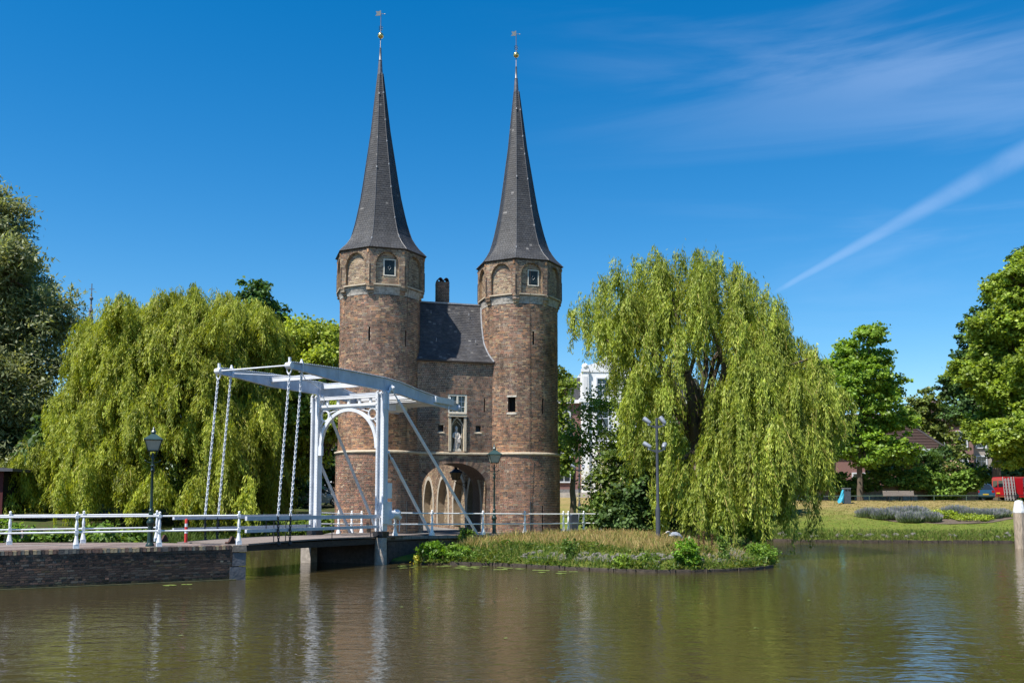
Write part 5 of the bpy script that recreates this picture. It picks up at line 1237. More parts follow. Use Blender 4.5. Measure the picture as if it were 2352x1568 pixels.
# ------------------------------------------------------------------ vegetation generators
def merge(parts): return np.concatenate(parts) if parts else np.zeros((0, 4, 3))
def blob_points(n, c, r, shell=.55):
    d = unit(rng.normal(size=(n, 3))); rad = shell + (1 - shell) * rng.random((n, 1)) ** .6
    return np.array(c) + d * rad * np.array(r), d
FOL = 1.75
def clump_leaves(centers, outs, per, spread, ln, wd, cols, w=None, updown=.35, flat=.6, cj=.16):
    n = len(centers); P = np.repeat(centers, per, 0) + rng.normal(size=(n * per, 3)) * np.array(spread) * np.array([1, 1, flat]) * .55
    O = np.repeat(outs, per, 0); D = unit(O * .7 + rng.normal(size=(n * per, 3)) * .75 + np.array([0, 0, -updown]))
    nrm = unit(O * .8 + np.array([0, 0, .8]) + rng.normal(size=(n * per, 3)) * .55)
    C = pal(cols, n * per, .14, w) * np.repeat(1 + rng.normal(0, cj, (n, 1)), per, 0) * FOL
    V = leaves(P, D, ln * (.7 + .6 * rng.random(n * per)), wd * (.7 + .6 * rng.random(n * per)), C, nrm); return V, C
def limb(mb, p0, p1, r0, r1, sag=.0, n=6, jit=.12):
    p0, p1 = Vector(p0), Vector(p1); L = (p1 - p0).length; pts = []
    for i in range(n + 1):
        t = i / n; q = p0.lerp(p1, t); q += Vector((random.gauss(0, jit), random.gauss(0, jit), random.gauss(0, jit * .5))) * L * .12 * (1 if 0 < i < n else 0); q.z += sag * math.sin(t * math.pi); pts.append(q)
    mb.tube(pts, [r0 + (r1 - r0) * i / n for i in range(n + 1)], 7)
def broad_tree(name, label, cat, base, trunk_h, trunk_r, blobs, per, spread, ln, wd, cols, w=None, group=None, m=None, shell=.6, bark=None, flat=.65, inner=.35):
    """blobs: (centre, radii, clumps) in world coordinates"""
    t = thing(name, label, cat, base, 0, group); B0 = np.array(base); Vs = []; Cs = []; tb = MB()
    tops = Vector((0, 0, trunk_h)); limb(tb, (0, 0, -.3), tops, trunk_r, trunk_r * .6, 0, 6, .06)
    for c, r, k in blobs:
        ce, ou = blob_points(k, np.array(c) - B0, r, shell); V, C = clump_leaves(ce, ou, int(per * 1.6), spread, ln * 1.25, wd * 1.4, cols, w, flat=flat); Vs.append(V); Cs.append(C)
        ki = max(1, int(k * inner)); ce2, ou2 = blob_points(ki, np.array(c) - B0, np.array(r) * .6, .2); V, C = clump_leaves(ce2, ou2, max(6, per), np.array(spread) * 1.3, ln * 1.6, wd * 1.8, cols, w, flat=flat); Vs.append(V); Cs.append(C)
        cc = Vector(tuple(np.array(c) - B0)); limb(tb, tops * random.uniform(.55, 1), cc, trunk_r * .45, trunk_r * .12)
        for q in range(0, k, max(1, k // 9)): limb(tb, cc * .9 + tops * .1, Vector(ce[q]), trunk_r * .14, trunk_r * .03, 0, 4)
    tb.build('trunk', bark or BARK, t, True); fast_quads('crown', merge(Vs), np.concatenate(Cs), m or LEAF, t); return t
def willow(name, label, base, trunk_top, trunk_r, domes, cols, strands, leaf=(.17, .035), step=.10, w=None, limbs=True, inner=(), limb_to=14):
    """domes: (x, y, z, radius, hanging length): each a fan of hanging twigs"""
    t = thing(name, label, 'tree', base); B0 = np.array(base); P = []; D = []; C = []; NR = []; tb = MB(); tw = MB()
    limb(tb, (0, 0, -.3), Vector(trunk_top) - Vector(base), trunk_r, trunk_r * .7, 0, 6, .08); tt = Vector(trunk_top) - Vector(base)
    for di, (x, y, z, r, L) in enumerate(domes):
        ns = max(8, int(strands * (r / 1.25) ** 1.35)); a = rng.random(ns) * 2 * np.pi; rho = r * np.sqrt(rng.random(ns)) * (.85 + .3 * rng.random(ns)); dtone = 1 + rng.normal(0, .10)
        for s in range(ns):
            ll = L * (.45 + .65 * rng.random()) * (.6 + .4 * rho[s] / r); n_ = max(4, int(ll / step)); q = np.linspace(0, 1, n_)
            sx, sy = math.cos(a[s]), math.sin(a[s]); out = rho[s] * np.minimum(1, .35 + 1.6 * q * (ll / 2.2)) if ll > 0 else rho[s]
            zz = z + .25 * rng.normal() - .35 * rho[s] ** 2 / r - q * ll
            px = x - B0[0] + sx * out + .10 * np.sin(q * 5 + s) + rng.normal() * .08; py = y - B0[1] + sy * out + .10 * np.cos(q * 4 + s * 2) + rng.normal() * .08
            base_p = np.stack([px, py, zz - B0[2]], 1)
            k = 6; pp = np.repeat(base_p, k, 0) + rng.normal(size=(n_ * k, 3)) * np.array([.075, .075, .06])
            dd = np.array([sx * .35, sy * .35, -1.0]) + rng.normal(size=(n_ * k, 3)) * np.array([.34, .34, .25]); P.append(pp); D.append(dd); NR.append(np.array([sx * .8, sy * .8, .85]) + rng.normal(size=dd.shape) * .55)
            C.append(pal(cols, n_ * k, .13, w) * dtone * (1 + rng.normal(0, .14)))
            if s % 4 == 0 and L > 1.2: tw.tube([tuple(v) for v in base_p[::max(1, n_ // 5)]], .011, 3, cap=False)
        if limbs and di % max(1, len(domes) // limb_to) == 0: 
            c = Vector((x - B0[0], y - B0[1], z - B0[2] - .1)); limb(tb, tt * random.uniform(.75, 1.0), c, trunk_r * .34, trunk_r * .06, .5 * random.random(), 8, .16)
    for c, r, k in inner:
        ce, ou = blob_points(k, np.array(c) - B0, r, .3); pp = np.repeat(ce, 60, 0) + rng.normal(size=(k * 60, 3)) * .42
        P.append(pp); NR.append(rng.normal(size=pp.shape)); D.append(np.array([0, 0, -.8]) + rng.normal(size=pp.shape) * .5); C.append(pal(cols, len(pp), .13, w) * .9)  # inner leaves darker in colour, standing in for shade inside the crown
    P = np.concatenate(P); D = unit(np.concatenate(D)); C = np.concatenate(C); N = len(P)
    V = leaves(P, D, leaf[0] * (.7 + .6 * rng.random(N)), leaf[1] * (.7 + .6 * rng.random(N)), C, unit(np.concatenate(NR)))
    tb.build('trunk', BARK, t, True); tag(tw.build('twigs', mat('yellow_twig', (.42, .34, .10), .8), t), kind='stuff'); fast_quads('crown', V, C, LEAFW, t); return t, N

YG = [(.36, .40, .045), (.43, .455, .070), (.29, .345, .040), (.20, .255, .030)]
# left willow
dom = []
env = ([1.5, 2.5, 4, 6.5, 9, 11, 12.6, 13.8, 14.5], [9.6, 9.8, 9.2, 7.8, 6.9, 6.4, 5.7, 4.8, 3.6])
cxw, cyw = -19.6, 57.0
for (zt_, nl, reach) in ((13.2, 9, 4.8), (12.0, 10, 5.6), (10.3, 11, 6.2), (8.4, 12, 6.6), (6.5, 13, 7.4), (4.7, 15, 8.9), (3.3, 15, 9.7)):
    a0_ = random.uniform(0, 6)
    for l_ in range(nl):
        a = a0_ + 2 * math.pi * l_ / nl + random.gauss(0, .18); rc = reach * random.uniform(.80, 1.06); z0_ = zt_ + random.gauss(0, .55)
        if math.sin(a) > .45 and zt_ < 12: continue
        for q in (.45, .62, .78, .90, 1.0):
            aa = a + random.gauss(0, .05); zq = z0_ + .6 * math.sin(q * math.pi * .8) - .8 * q * q + .6 + random.gauss(0, .22)
            dom.append((cxw + rc * q * math.cos(aa) + random.gauss(0, .25), cyw + rc * q * math.sin(aa) * .95, zq, random.uniform(.55, 1.05), max(.8, min(zq - .7, random.uniform(1.3, 3.1)))))
for i in range(110):
    z = 3.0 + 11.2 * random.random() ** .85; rr_ = float(np.interp(z, *env)) - .7; a = random.uniform(-math.pi, math.pi)
    if math.sin(a) > .35: a = -a
    q = random.uniform(.78, 1.0); dom.append((cxw + rr_ * q * math.cos(a), cyw + rr_ * q * math.sin(a) * .95, z + (1 - q) * 2.0, random.uniform(.8, 1.4), max(1.0, min(z - .8, random.uniform(1.0, 2.4)))))
for i in range(34):
    a = random.uniform(-math.pi, math.pi); q = math.sqrt(random.random()); dom.append((cxw + 6.0 * q * math.cos(a), cyw + 5.6 * q * math.sin(a), 13.9 - .9 * q * q + random.uniform(-.5, .6), random.uniform(.8, 1.4), random.uniform(1.0, 2.0)))
dom = [d for d in dom if not (d[0] > -13.4 and d[2] < 9.5) and not (d[0] > -12.0)]
wl1, nw1 = willow('weeping_willow', 'broad yellow-green weeping willow behind the quay left of the gate', (cxw, cyw, float(ground_h(cxw, cyw))), (cxw + .5, cyw, 6.0), .6, dom, YG, 31, (.25, .050), .12, limb_to=40, inner=[((cxw, cyw, 11.3), (4.2, 4.2, 2.4), 110), ((cxw, cyw, 7.5), (5.6, 5.6, 3.6), 190), ((cxw, cyw, 3.6), (7.2, 7.0, 2.0), 190)])
# right willow
UP = [(2.95, 46, 11.54), (3.51, 45, 11.97), (4.54, 47, 13.16), (5.08, 45, 13.19), (6.22, 46.5, 14.14), (6.96, 45, 14.08), (8.27, 46.5, 14.74), (9.44, 47.5, 15.0), (9.99, 46, 14.39), (10.82, 45.5, 13.61), (11.94, 47.5, 13.61), (12.29, 46, 12.61), (13.06, 46.5, 12.07), (13.07, 45.5, 10.91), (4.13, 44, 10.73), (5.5, 43.5, 11.45), (7.06, 43.2, 11.79), (8.42, 43, 11.95), (10.11, 43.5, 11.45), (11.42, 44, 10.53), (5.95, 42.6, 9.68), (7.49, 42.4, 9.84), (9.17, 43, 9.74), (10.59, 44, 9.5), (6, 49, 13.4), (8, 50, 13.8), (10.5, 49.5, 13), (12.5, 49, 11.5), (4.8, 48.5, 12), (7.2, 47.5, 13.2), (9, 45, 13.2), (11, 46.8, 12.6), (6, 45.2, 12.3), (5.3, 44.6, 10.0), (5.9, 44.2, 8.8), (4.9, 45.4, 11.2), (8.6, 44.2, 12.6), (10.8, 44.6, 12.4), (7.2, 44.4, 13.0), (12.4, 45.0, 11.4), (4.2, 46.2, 12.2)]
RL = [(9.31, 42.5, 7.5), (9.89, 42, 8.31), (10.61, 42.5, 8.97), (11.66, 43.5, 9.42), (12.9, 45, 9.98), (14.03, 46, 10.04), (14.54, 45, 9.56), (15.08, 44.5, 8.86), (15.39, 44, 7.88), (9.86, 41.2, 6.58), (11.04, 41.3, 7.54), (12.58, 42, 7.82), (13.88, 42.5, 7.3), (8.9, 41.2, 5.64), (10.25, 40.6, 5.22), (11.67, 41, 6.0), (13.03, 41.8, 5.5), (14.6, 43, 6.17), (13.5, 47.5, 9.6), (15, 47, 8.6)]
LM = [(5.49, 43, 7.36), (6.12, 42.6, 7.9), (6.85, 42.3, 7.67), (7.65, 42.4, 8.07), (6.24, 42.2, 6.1), (7.07, 42, 5.7), (5.79, 43.2, 5.4)]
FLW = [(6.71, 41.2, 3.58), (7.3, 40.8, 3.84), (8.0, 40.6, 3.65), (8.52, 40.4, 4.11), (6.48, 41.6, 2.84), (7.72, 40.2, 2.82), (8.82, 40.2, 3.0)]
dom2 = [(x, y, z + random.gauss(0, .2), random.uniform(.48, .88) * (.85 if x < 5.2 else 1), random.uniform(1.6, 3.4) * (.8 if x < 5.2 else 1)) for x, y, z in UP] + [(x + random.gauss(0, .3), y + random.gauss(0, .6), z - random.uniform(.5, 1.6), random.uniform(.4, .8), random.uniform(1.3, 2.6)) for x, y, z in UP if x > 4.6]
dom2 += [(x, y, z, random.uniform(.5, .9), min(z - 1.2, random.uniform(3.6, 6.4))) for x, y, z in RL] + [(x + random.gauss(0, .3), y + random.gauss(0, .3), z - .3, .8, min(z - .6, random.uniform(2.5, 5))) for x, y, z in RL]
dom2 += [(x, y, z, random.uniform(.6, .9), random.uniform(2.0, 3.2)) for x, y, z in LM] + [(x, y, z, random.uniform(.6, .9), random.uniform(1.4, 2.3)) for x, y, z in FLW]
dom2 += [(11.9, 41.2, 3.6, .28, 3.2), (13.2, 42.0, 3.6, .3, 3.2), (11.2, 40.5, 3.6, .4, 2.2)]
dom2 = [d for d in dom2 if not (7.95 < d[0] * 45 / d[1] < 9.75 and 5.6 < d[2] < 10.4 and d[1] < 45)]
dom2 = [(x - max(0, x - 13.6) * .45, y, z, r, min(L, z - 4.9) if x > 13.7 else (min(L, z - 2.6) if x > 12.9 else L)) if x > 12.9 and not (z < 4) else (x, y, z, r, L) for x, y, z, r, L in dom2]
dom2 = [d for d in dom2 if d[4] > .5]
YG2 = [(.335, .395, .055), (.415, .455, .085), (.26, .33, .045), (.175, .235, .032)]
wl2, nw2 = willow('weeping_willow', 'tall weeping willow with long trailing branches on the island right of the gate', (9.0, 46.4, float(ground_h(9.0, 46.4))), (8.8, 45.6, 6.2), .45, dom2, YG2, 38, (.22, .043), .105, limb_to=22, inner=[((8.2, 46.8, 12.0), (3.8, 2.2, 2.2), 170), ((5.2, 47, 10.6), (1.8, 1.5, 1.6), 40), ((12.3, 44.8, 6.8), (2.4, 1.8, 2.6), 130), ((9.5, 47.4, 9.0), (3.0, 1.4, 2.4), 110), ((7.2, 45.6, 7.0), (1.8, 1.2, 2.2), 70), ((10.2, 46.6, 4.6), (2.2, 1.0, 2.2), 80)])
b = MB()
for p0, p1, r0, r1 in (((8.9, 45.6, 5.0), (8.1, 44.2, 8.4), .28, .16), ((8.1, 44.2, 8.4), (7.6, 44.6, 12), .17, .07), ((8.9, 45.6, 5.0), (10.2, 44.0, 9.0), .26, .12), ((10.2, 44.0, 9.0), (12.2, 44.4, 9.4), .13, .06), ((9.9, 44.2, 8.2), (9.0, 45, 12.8), .14, .05)):
    limb(b, Vector(p0) - wl2.location, Vector(p1) - wl2.location, r0, r1, .1, 6, .1)
b.build('limb', BARK, wl2, True)

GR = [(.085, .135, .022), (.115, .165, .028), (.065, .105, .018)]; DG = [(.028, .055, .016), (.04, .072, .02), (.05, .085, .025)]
GG = [(.15, .165, .085), (.185, .20, .11), (.12, .14, .06), (.09, .11, .045)]
gh_ = lambda x, y: float(ground_h(np.array([float(x)]), np.array([float(y)]))[0])
# tall grey-green tree at the far left
bl = []
for i in range(54):
    z = random.uniform(4.5, 22); r = float(np.interp(z, [3, 8, 14, 18, 21, 23.4], [7.5, 7.6, 6.6, 5.2, 3.6, 1.2])); a = random.uniform(0, 6.28); q = random.uniform(.3, .82)
    bl.append(((-37 + r * q * math.cos(a), 62 + r * q * math.sin(a), z), (2.3, 2.3, 1.8), 30))
bl += [((-36 + 1.7 * i, 58 + random.uniform(-1, 1), 4 + random.uniform(0, 6)), (2.2, 2.0, 2.2), 26) for i in range(5)]
bl += [((-29.2, 60, 14), (2.0, 2, 2.2), 26), ((-29.6, 60, 10.5), (1.9, 2, 2.2), 24), ((-31, 59, 17), (2, 2, 2), 26), ((-33, 60, 20.5), (2, 2, 1.8), 24)]
broad_tree('white_willow', 'tall grey-green tree rising at the far left edge', 'tree', (-37, 62, gh_(-37, 62)), 9, .6, bl, 72, (.75, .75, .8), .28, .08, GG, group=None, shell=.5)
# dark shade trees and shrubs below it
bl = [((-36 + i * 3.2, 58 + random.uniform(-2, 2), random.uniform(3, 6.0)), (2.3, 2.0, 2.4), 26) for i in range(5)]
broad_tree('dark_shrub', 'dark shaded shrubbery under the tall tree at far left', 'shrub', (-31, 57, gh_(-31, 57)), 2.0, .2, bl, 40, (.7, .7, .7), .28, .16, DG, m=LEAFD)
# dark oak behind the left willow
bl = [((-20.6, 76, 18.6), (1.7, 1.5, 1.8), 22), ((-19.4, 76, 17.0), (2.2, 2, 1.4), 22), ((-21.6, 75.5, 16.0), (2, 2, 1.6), 18), ((-24.2, 76, 16.2), (1.6, 1.6, 1.0), 12), ((-16.6, 76, 15.4), (1.8, 1.6, 1.4), 16), ((-14.8, 75, 15.0), (1.6, 1.6, 1.5), 18), ((-18, 76, 14), (4, 3, 2.4), 46), ((-23, 76, 13.5), (4, 3, 2.4), 36), ((-14.6, 76, 12), (3, 2.6, 2.4), 30), ((-27, 77, 14.2), (1.4, 1.4, 1.0), 10)]
broad_tree('dark_oak', 'dark green tree showing above the left willow', 'tree', (-19, 76, gh_(-19, 76)), 8, .45, [(c_, r_, int(k_ * 1.5)) for c_, r_, k_ in bl], 30, (.42, .42, .4), .27, .18, [(.035, .075, .018), (.05, .095, .022), (.028, .06, .015)], m=LEAFD, shell=.45)
# light green tree between willow and left tower
bl = []
for i in range(34):
    z = random.uniform(5.0, 13.4); r = float(np.interp(z, [2, 6, 10, 13, 14.6], [3.4, 4.0, 4.0, 2.8, 1.0])); a = random.uniform(0, 6.28); q = random.uniform(.2, .85); bl.append(((-12.7 + r * q * math.cos(a), 61 + r * q * math.sin(a), z), (1.35, 1.35, 1.1), 17))
broad_tree('alder_tree', 'light green small-leaved tree between the left willow and the left tower', 'tree', (-12.3, 61, gh_(-12.3, 61)), 5, .25, bl, 34, (.55, .55, .5), .20, .13, [(.17, .21, .028), (.21, .245, .038), (.125, .17, .024)], shell=.4)
# shade trees closing the view behind the willows
for i, (x, y, rx, zt_, lbl) in enumerate(((-34, 78, 5, 8, 'shade tree low behind the tall tree at far left'), (-26, 74, 5, 7.5, 'shade tree low behind the left half of the willow'), (-19.5, 71, 3.0, 7, 'shade tree low behind the right half of the willow'), (-18.5, 84, 3.6, 9.5, 'shade tree behind the silver car left of the gate'), (14.5, 68, 4, 8, 'shade tree behind the trunk of the right willow'), (20.5, 84, 4.5, 8, 'shade tree between the right willow and the lawn tree'), (49.5, 100, 6, 8.5, 'shade tree behind the vans at right'), (-45, 72, 6, 12, 'shade tree cut off by the left edge'))):
    bl = [((x + random.uniform(-rx, rx), y + random.uniform(-1.5, 1.5), random.uniform(2.4, zt_)), (2.0, 1.6, 1.8), 20) for k in range(12)]
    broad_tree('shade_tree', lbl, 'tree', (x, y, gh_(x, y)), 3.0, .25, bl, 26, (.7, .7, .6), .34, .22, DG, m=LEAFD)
# shaded thicket behind the bridge opening
bl = [((-18.5 + i * 1.2, 60 + random.uniform(-1.0, 1), random.uniform(2.2, 4.2)), (1.2, 1.1, 1.7), 20) for i in range(4)]
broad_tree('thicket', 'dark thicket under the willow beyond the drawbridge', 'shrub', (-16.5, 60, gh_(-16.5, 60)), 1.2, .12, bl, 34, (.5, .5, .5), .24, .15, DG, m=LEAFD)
bl = [((-13.9 + i * .72, 51.9 + random.uniform(-.4, .5), .75 + random.uniform(0, .5)), (.75, .55, .65), 17) for i in range(8)]
broad_tree('ivy_bush', 'bright leafy ivy bush on the bank below the bridge opening', 'bush', (-11.4, 51.9, gh_(-11.4, 51.9)), .5, .05, bl, 30, (.28, .28, .28), .16, .12, [(.10, .155, .022), (.135, .18, .03), (.06, .10, .018)])
bl = [((-20.5 + i * 1.0, 37.6 + random.uniform(-.3, .5) + .3 * i, .85 + random.uniform(-.1, .25)), (.8, .6, .45), 15) for i in range(6)]
broad_tree('nettle_bush', 'low green weeds behind the quay railing at far left', 'bush', (-18, 38.6, gh_(-18, 38.6)), .3, .04, bl + [((-23.5 + i * .95, 36 + .35 * i, 1.3 + random.uniform(-.2, .3)), (.9, .6, .6), 16) for i in range(5)], 30, (.28, .28, .22), .15, .09, [(.07, .125, .02), (.10, .16, .028)])
# shrubs to the right of the gate
bl = [((3.3, 50.5, 6.0), (.7, .7, .9), 8), ((4.6, 50.4, 7.7), (1.0, .9, .9), 12), ((6.2, 50, 7.6), (1.5, 1.3, 1.5), 20), ((4.6, 50.5, 6.6), (1.5, 1.3, 1.3), 20), ((3.9, 50.5, 5.2), (1.0, 1, .9), 12), ((7.2, 49.5, 5.8), (1.4, 1.2, 1.6), 18), ((5.6, 50, 5.4), (1.5, 1.2, 1.2), 18), ((7.6, 50.5, 8.2), (1.2, 1.2, 1.4), 12)]
broad_tree('rowan_tree', 'light feathery-leaved tree in front of the white house', 'tree', (5.6, 50.6, gh_(5.6, 50.6)), 3.5, .14, bl, 25, (.5, .5, .40), .17, .085, [(.125, .185, .036), (.155, .215, .05), (.095, .145, .03)], shell=.35, inner=.0)
t = broad_tree('elder_bush', 'rounded elder bush dotted with cream flower heads right of the gate', 'bush', (5.2, 48.8, gh_(5.2, 48.8)), 1.2, .1, [((5.6, 48.6, 4.9), (1.2, 1.0, 1.2), 26), ((4.9, 48.6, 3.3), (1.3, 1.0, 1.5), 34), ((5.5, 48.6, 2.2), (1.5, 1.0, 1.3), 34), ((4.5, 48.4, 1.8), (1.0, .8, .9), 20), ((6.0, 48.8, 3.8), (1.1, 1, 1.3), 24)], 40, (.42, .42, .36), .17, .10, [(.075, .115, .022), (.11, .15, .032), (.05, .085, .018)])
fp_, fo_ = blob_points(120, (4.7 - 5.2, 48.2 - 48.8, 3.0 - t.location.z), (1.45, .9, 1.6), .95); fp_ = fp_[(fo_[:, 1] < .3)]
PP = np.repeat(fp_, 9, 0) + rng.normal(size=(len(fp_) * 9, 3)) * .05; tag(fast_quads('flower_heads', leaves(PP, unit(rng.normal(size=PP.shape)), .07, .06, None), pal([(.62, .58, .40), (.55, .52, .30)], len(PP)), LEAF, t), kind='stuff')
broad_tree('dark_laurel', 'dark green laurel thicket behind the floodlight mast', 'bush', (7.2, 46.2, gh_(7.2, 46.2)), 1.2, .12, [((6.3, 46.8, 2.6), (1.2, .9, 1.6), 34), ((7.3, 46.2, 2.0), (1.2, .8, 1.2), 30), ((5.6, 46.6, 1.6), (.9, .7, .9), 20), ((8.1, 46.4, 2.6), (1.0, .9, 1.5), 26), ((7.0, 47.5, 4.2), (1.5, 1, 1.6), 34), ((4.9, 46.9, 1.5), (.7, .5, .7), 14), ((9.4, 48.6, 2.2), (1.4, .9, 1.5), 30), ((11.2, 48.4, 2.0), (1.3, .9, 1.3), 26), ((8.6, 48.4, 3.6), (1.4, .9, 1.5), 28)], 40, (.36, .36, .34), .16, .11, DG + [(.07, .115, .03)], m=LEAFD)
broad_tree('back_tree', 'leafy tree partly hidden behind the right tower', 'tree', (4.2, 66, gh_(4.2, 66)), 4, .25, [((3.7, 66, 10.2), (.9, .9, 1.5), 14), ((3.2, 66, 7.4), (1.0, 1.2, 1.6), 14), ((3.3, 65.5, 5.2), (.9, 1.0, 1.4), 12)], 34, (.5, .5, .45), .22, .15, [(.12, .165, .025), (.155, .19, .035), (.08, .12, .02)])
broad_tree('young_elder', 'bright green bush at the foot of the right willow by the water', 'bush', (10.3, 42.5, gh_(10.3, 42.5)), .6, .05, [((9.6, 42.6, 1.5), (.8, .6, .6), 16), ((10.4, 42.2, 1.2), (.7, .6, .5), 14), ((11.0, 42.8, 1.4), (.6, .5, .5), 10)], 34, (.3, .3, .25), .15, .11, [(.085, .145, .02), (.11, .17, .028)])

# trees and hedge behind the far lawn
bl = []
for (px_, z, r, k) in ((29.8, 16.2, 1.4, 18), (28.6, 15.0, 1.6, 20), (30.8, 14.4, 1.6, 20), (27.4, 13.4, 1.5, 18), (29.3, 13.0, 2.3, 30), (31.8, 12.2, 1.9, 22), (27.6, 11.4, 2.0, 22), (30.2, 10.6, 2.4, 30), (32.6, 9.2, 1.7, 20), (28.0, 8.8, 2.4, 28), (30.6, 8.0, 2.4, 30), (26.8, 7.0, 2.0, 20), (29.2, 6.6, 2.5, 28), (32.2, 6.6, 1.6, 18), (25.8, 9.6, 1.6, 14)):
    bl.append(((px_, 80 + random.uniform(-1.4, 1.2), z), (r, r, r * .7), k))
broad_tree('maple_tree', 'bright green layered tree standing behind the bench on the lawn', 'tree', (28.7, 79.2, gh_(28.7, 79.2)), 5.5, .28, [(c_, r_, int(k_ * 2.0)) for c_, r_, k_ in bl], 26, (.42, .42, .3), .22, .15, [(.125, .20, .022), (.16, .24, .032), (.09, .145, .018)], shell=.4, flat=.7)
bl = []
for i in range(84):
    z = random.uniform(5.2, 21.5); r = float(np.interp(z, [5, 9, 14, 19, 23], [6.8, 7.2, 6.4, 4.6, 1.5])); a = random.uniform(-math.pi, 0.6); q = random.uniform(.3, .95); bl.append(((42.6 + r * q * math.cos(a), 78 + r * q * math.sin(a), z), (1.7, 1.6, 1.2), 24))
broad_tree('linden_tree', 'large bright green tree filling the right edge', 'tree', (44.5, 79.5, gh_(44, 79)), 6, .5, [(c_, r_, int(k_ * 1.8)) for c_, r_, k_ in bl], 28, (.42, .42, .36), .22, .15, [(.145, .195, .024), (.185, .235, .034), (.10, .145, .02)], shell=.45, inner=.6)
bl = []
for (x, z, r) in ((52.5, 27, 1.6), (51, 25, 1.8), (49.5, 23, 1.9), (48, 20.5, 1.9), (46.6, 18.5, 1.7), (45.8, 16.5, 1.6), (45.2, 14.2, 1.5), (45.6, 11.5, 2.0), (46, 13, 3), (49, 17, 3.4), (52, 21, 3.6)):
    bl.append(((x, 96 + random.uniform(-1, 1), z), (r, r, r * .9), 20))
broad_tree('dark_maple', 'darker tree behind the large tree at the right edge', 'tree', (49, 97, gh_(49, 97)), 8, .5, [(c_, r_, int(k_ * 1.7)) for c_, r_, k_ in bl], 26, (.48, .48, .4), .28, .19, [(.035, .07, .018), (.05, .092, .024), (.028, .055, .014)], m=LEAFD, shell=.4)
bl = [((45.0, 108, 11.5), (2.0, 1.5, 1.8), 24), ((47.0, 108, 13.4), (2.0, 1.6, 1.8), 26), ((48.6, 108, 11), (2.2, 1.6, 2.2), 28), ((47, 107.5, 9), (2.4, 1.6, 2), 26), ((49.5, 107, 8), (2.2, 1.6, 2.2), 26)]
broad_tree('small_linden', 'small olive-green tree beside the house gable', 'tree', (47.4, 108, gh_(47.4, 108)), 3.5, .2, bl, 34, (.55, .55, .42), .28, .2, [(.10, .13, .03), (.13, .155, .04), (.07, .095, .02)])
hb = [((23.5 + i * .9, 80.9 + random.uniform(-.2, .2), 4.2 + .35 * math.sin(i * .9)), (.85, .6, .9), 13) for i in range(12)]
broad_tree('clipped_hedge', 'hedge on the garden wall left of the bench', 'hedge', (28, 80.9, 2.9), .6, .06, hb, 34, (.35, .35, .3), .20, .16, [(.07, .12, .02), (.10, .15, .028), (.045, .08, .015)], m=LEAFD)
hb = [((33.6 + i * .62, 80.4 + random.uniform(-.2, .2), 3.9 + .5 * math.sin(i * .8 + 1)), (.75, .6, .95), 14) for i in range(10)]
broad_tree('ivy_hedge', 'broad-leaved climbing hedge spilling over the garden wall right of the bench', 'hedge', (36, 80.4, 2.9), .6, .06, hb, 34, (.35, .35, .3), .21, .18, [(.085, .145, .022), (.115, .175, .03), (.05, .09, .016)], m=LEAFD)
broad_tree('yellow_shrub', 'rounded yellow-green shrub in front of the house roof', 'bush', (33.8, 84, 2.5), 1.5, .1, [((33.8, 84, 5.9), (1.9, 1.4, 1.3), 48), ((32.4, 84, 5.4), (1.2, 1, 1.1), 20)], 32, (.42, .42, .36), .17, .11, [(.14, .16, .035), (.17, .185, .05)])
broad_tree('conical_topiary', 'dense dark conical evergreen beside the house gable', 'bush', (36.6, 83.4, 2.5), 1.2, .1, [((36.6, 83.4, 4.8), (.95, .8, 1.2), 40), ((36.7, 83.4, 6.0), (.7, .6, .9), 30)], 36, (.22, .22, .22), .12, .06, [(.05, .09, .014), (.065, .115, .02)])
broad_tree('rose_shrub', 'shrub with pale pink blossoms by the garden wall', 'bush', (38.4, 83.2, 2.5), 1.2, .08, [((38.4, 83.2, 5.0), (1.1, .8, 1.0), 30)], 34, (.34, .34, .3), .16, .11, [(.08, .12, .03), (.10, .14, .04), (.48, .30, .24)], w=[.45, .4, .15])

# ------------------------------------------------------------------ grass, weeds and flowers
def grass(name, X, Y, h, wd, C, label, cat, lean=.35, parent=None):
    N = len(X); Zg = ground_h(X, Y); P = np.stack([X, Y, Zg - .02], 1); D = unit(np.stack([rng.normal(0, lean, N), rng.normal(0, lean, N), np.ones(N)], 1)); s = unit(np.cross(D, rng.normal(size=(N, 3)))); h = h[:, None]; wd_ = np.broadcast_to(wd, (N,))[:, None]
    bend = np.stack([rng.normal(0, .25, N), rng.normal(0, .25, N), np.zeros(N)], 1) * h
    V = np.empty((N, 4, 3)); V[:, 0] = P - s * wd_ / 2; V[:, 1] = P + s * wd_ / 2; V[:, 2] = P + D * h + bend + s * wd_ * .15; V[:, 3] = P + D * h + bend - s * wd_ * .15
    return tag(fast_quads(name, V, C, GRASSM), label, cat, kind='stuff')
def sample_land(n, xr, yr, smin, smax):
    X = rng.uniform(*xr, n * 3); Y = rng.uniform(*yr, n * 3); sd = shore_dist(X, Y); k = (sd > smin) & (sd < smax); return X[k][:n], Y[k][:n], sd[k][:n]
def off_paving(X, Y): return (X - Y + 43.2) > .05 + 0 * X
X, Y, sd = sample_land(62000, (-3.6, 10.8), (33.4, 48), .12, 11)
m_ = ((X + 4.6) - (Y - 38.45) * 1.02 > .25) & ~((np.hypot(X - .39, Y - 48.3) < 2.3)); X, Y, sd = X[m_], Y[m_], sd[m_]
nz_ = wob(X * .8, Y * .8) + rng.normal(0, .35, len(X)); dry = sst(.9, 3.6, sd + nz_ * 1.5 + 1.1 * np.sin(X * .55 + .8) * np.cos(Y * .6))
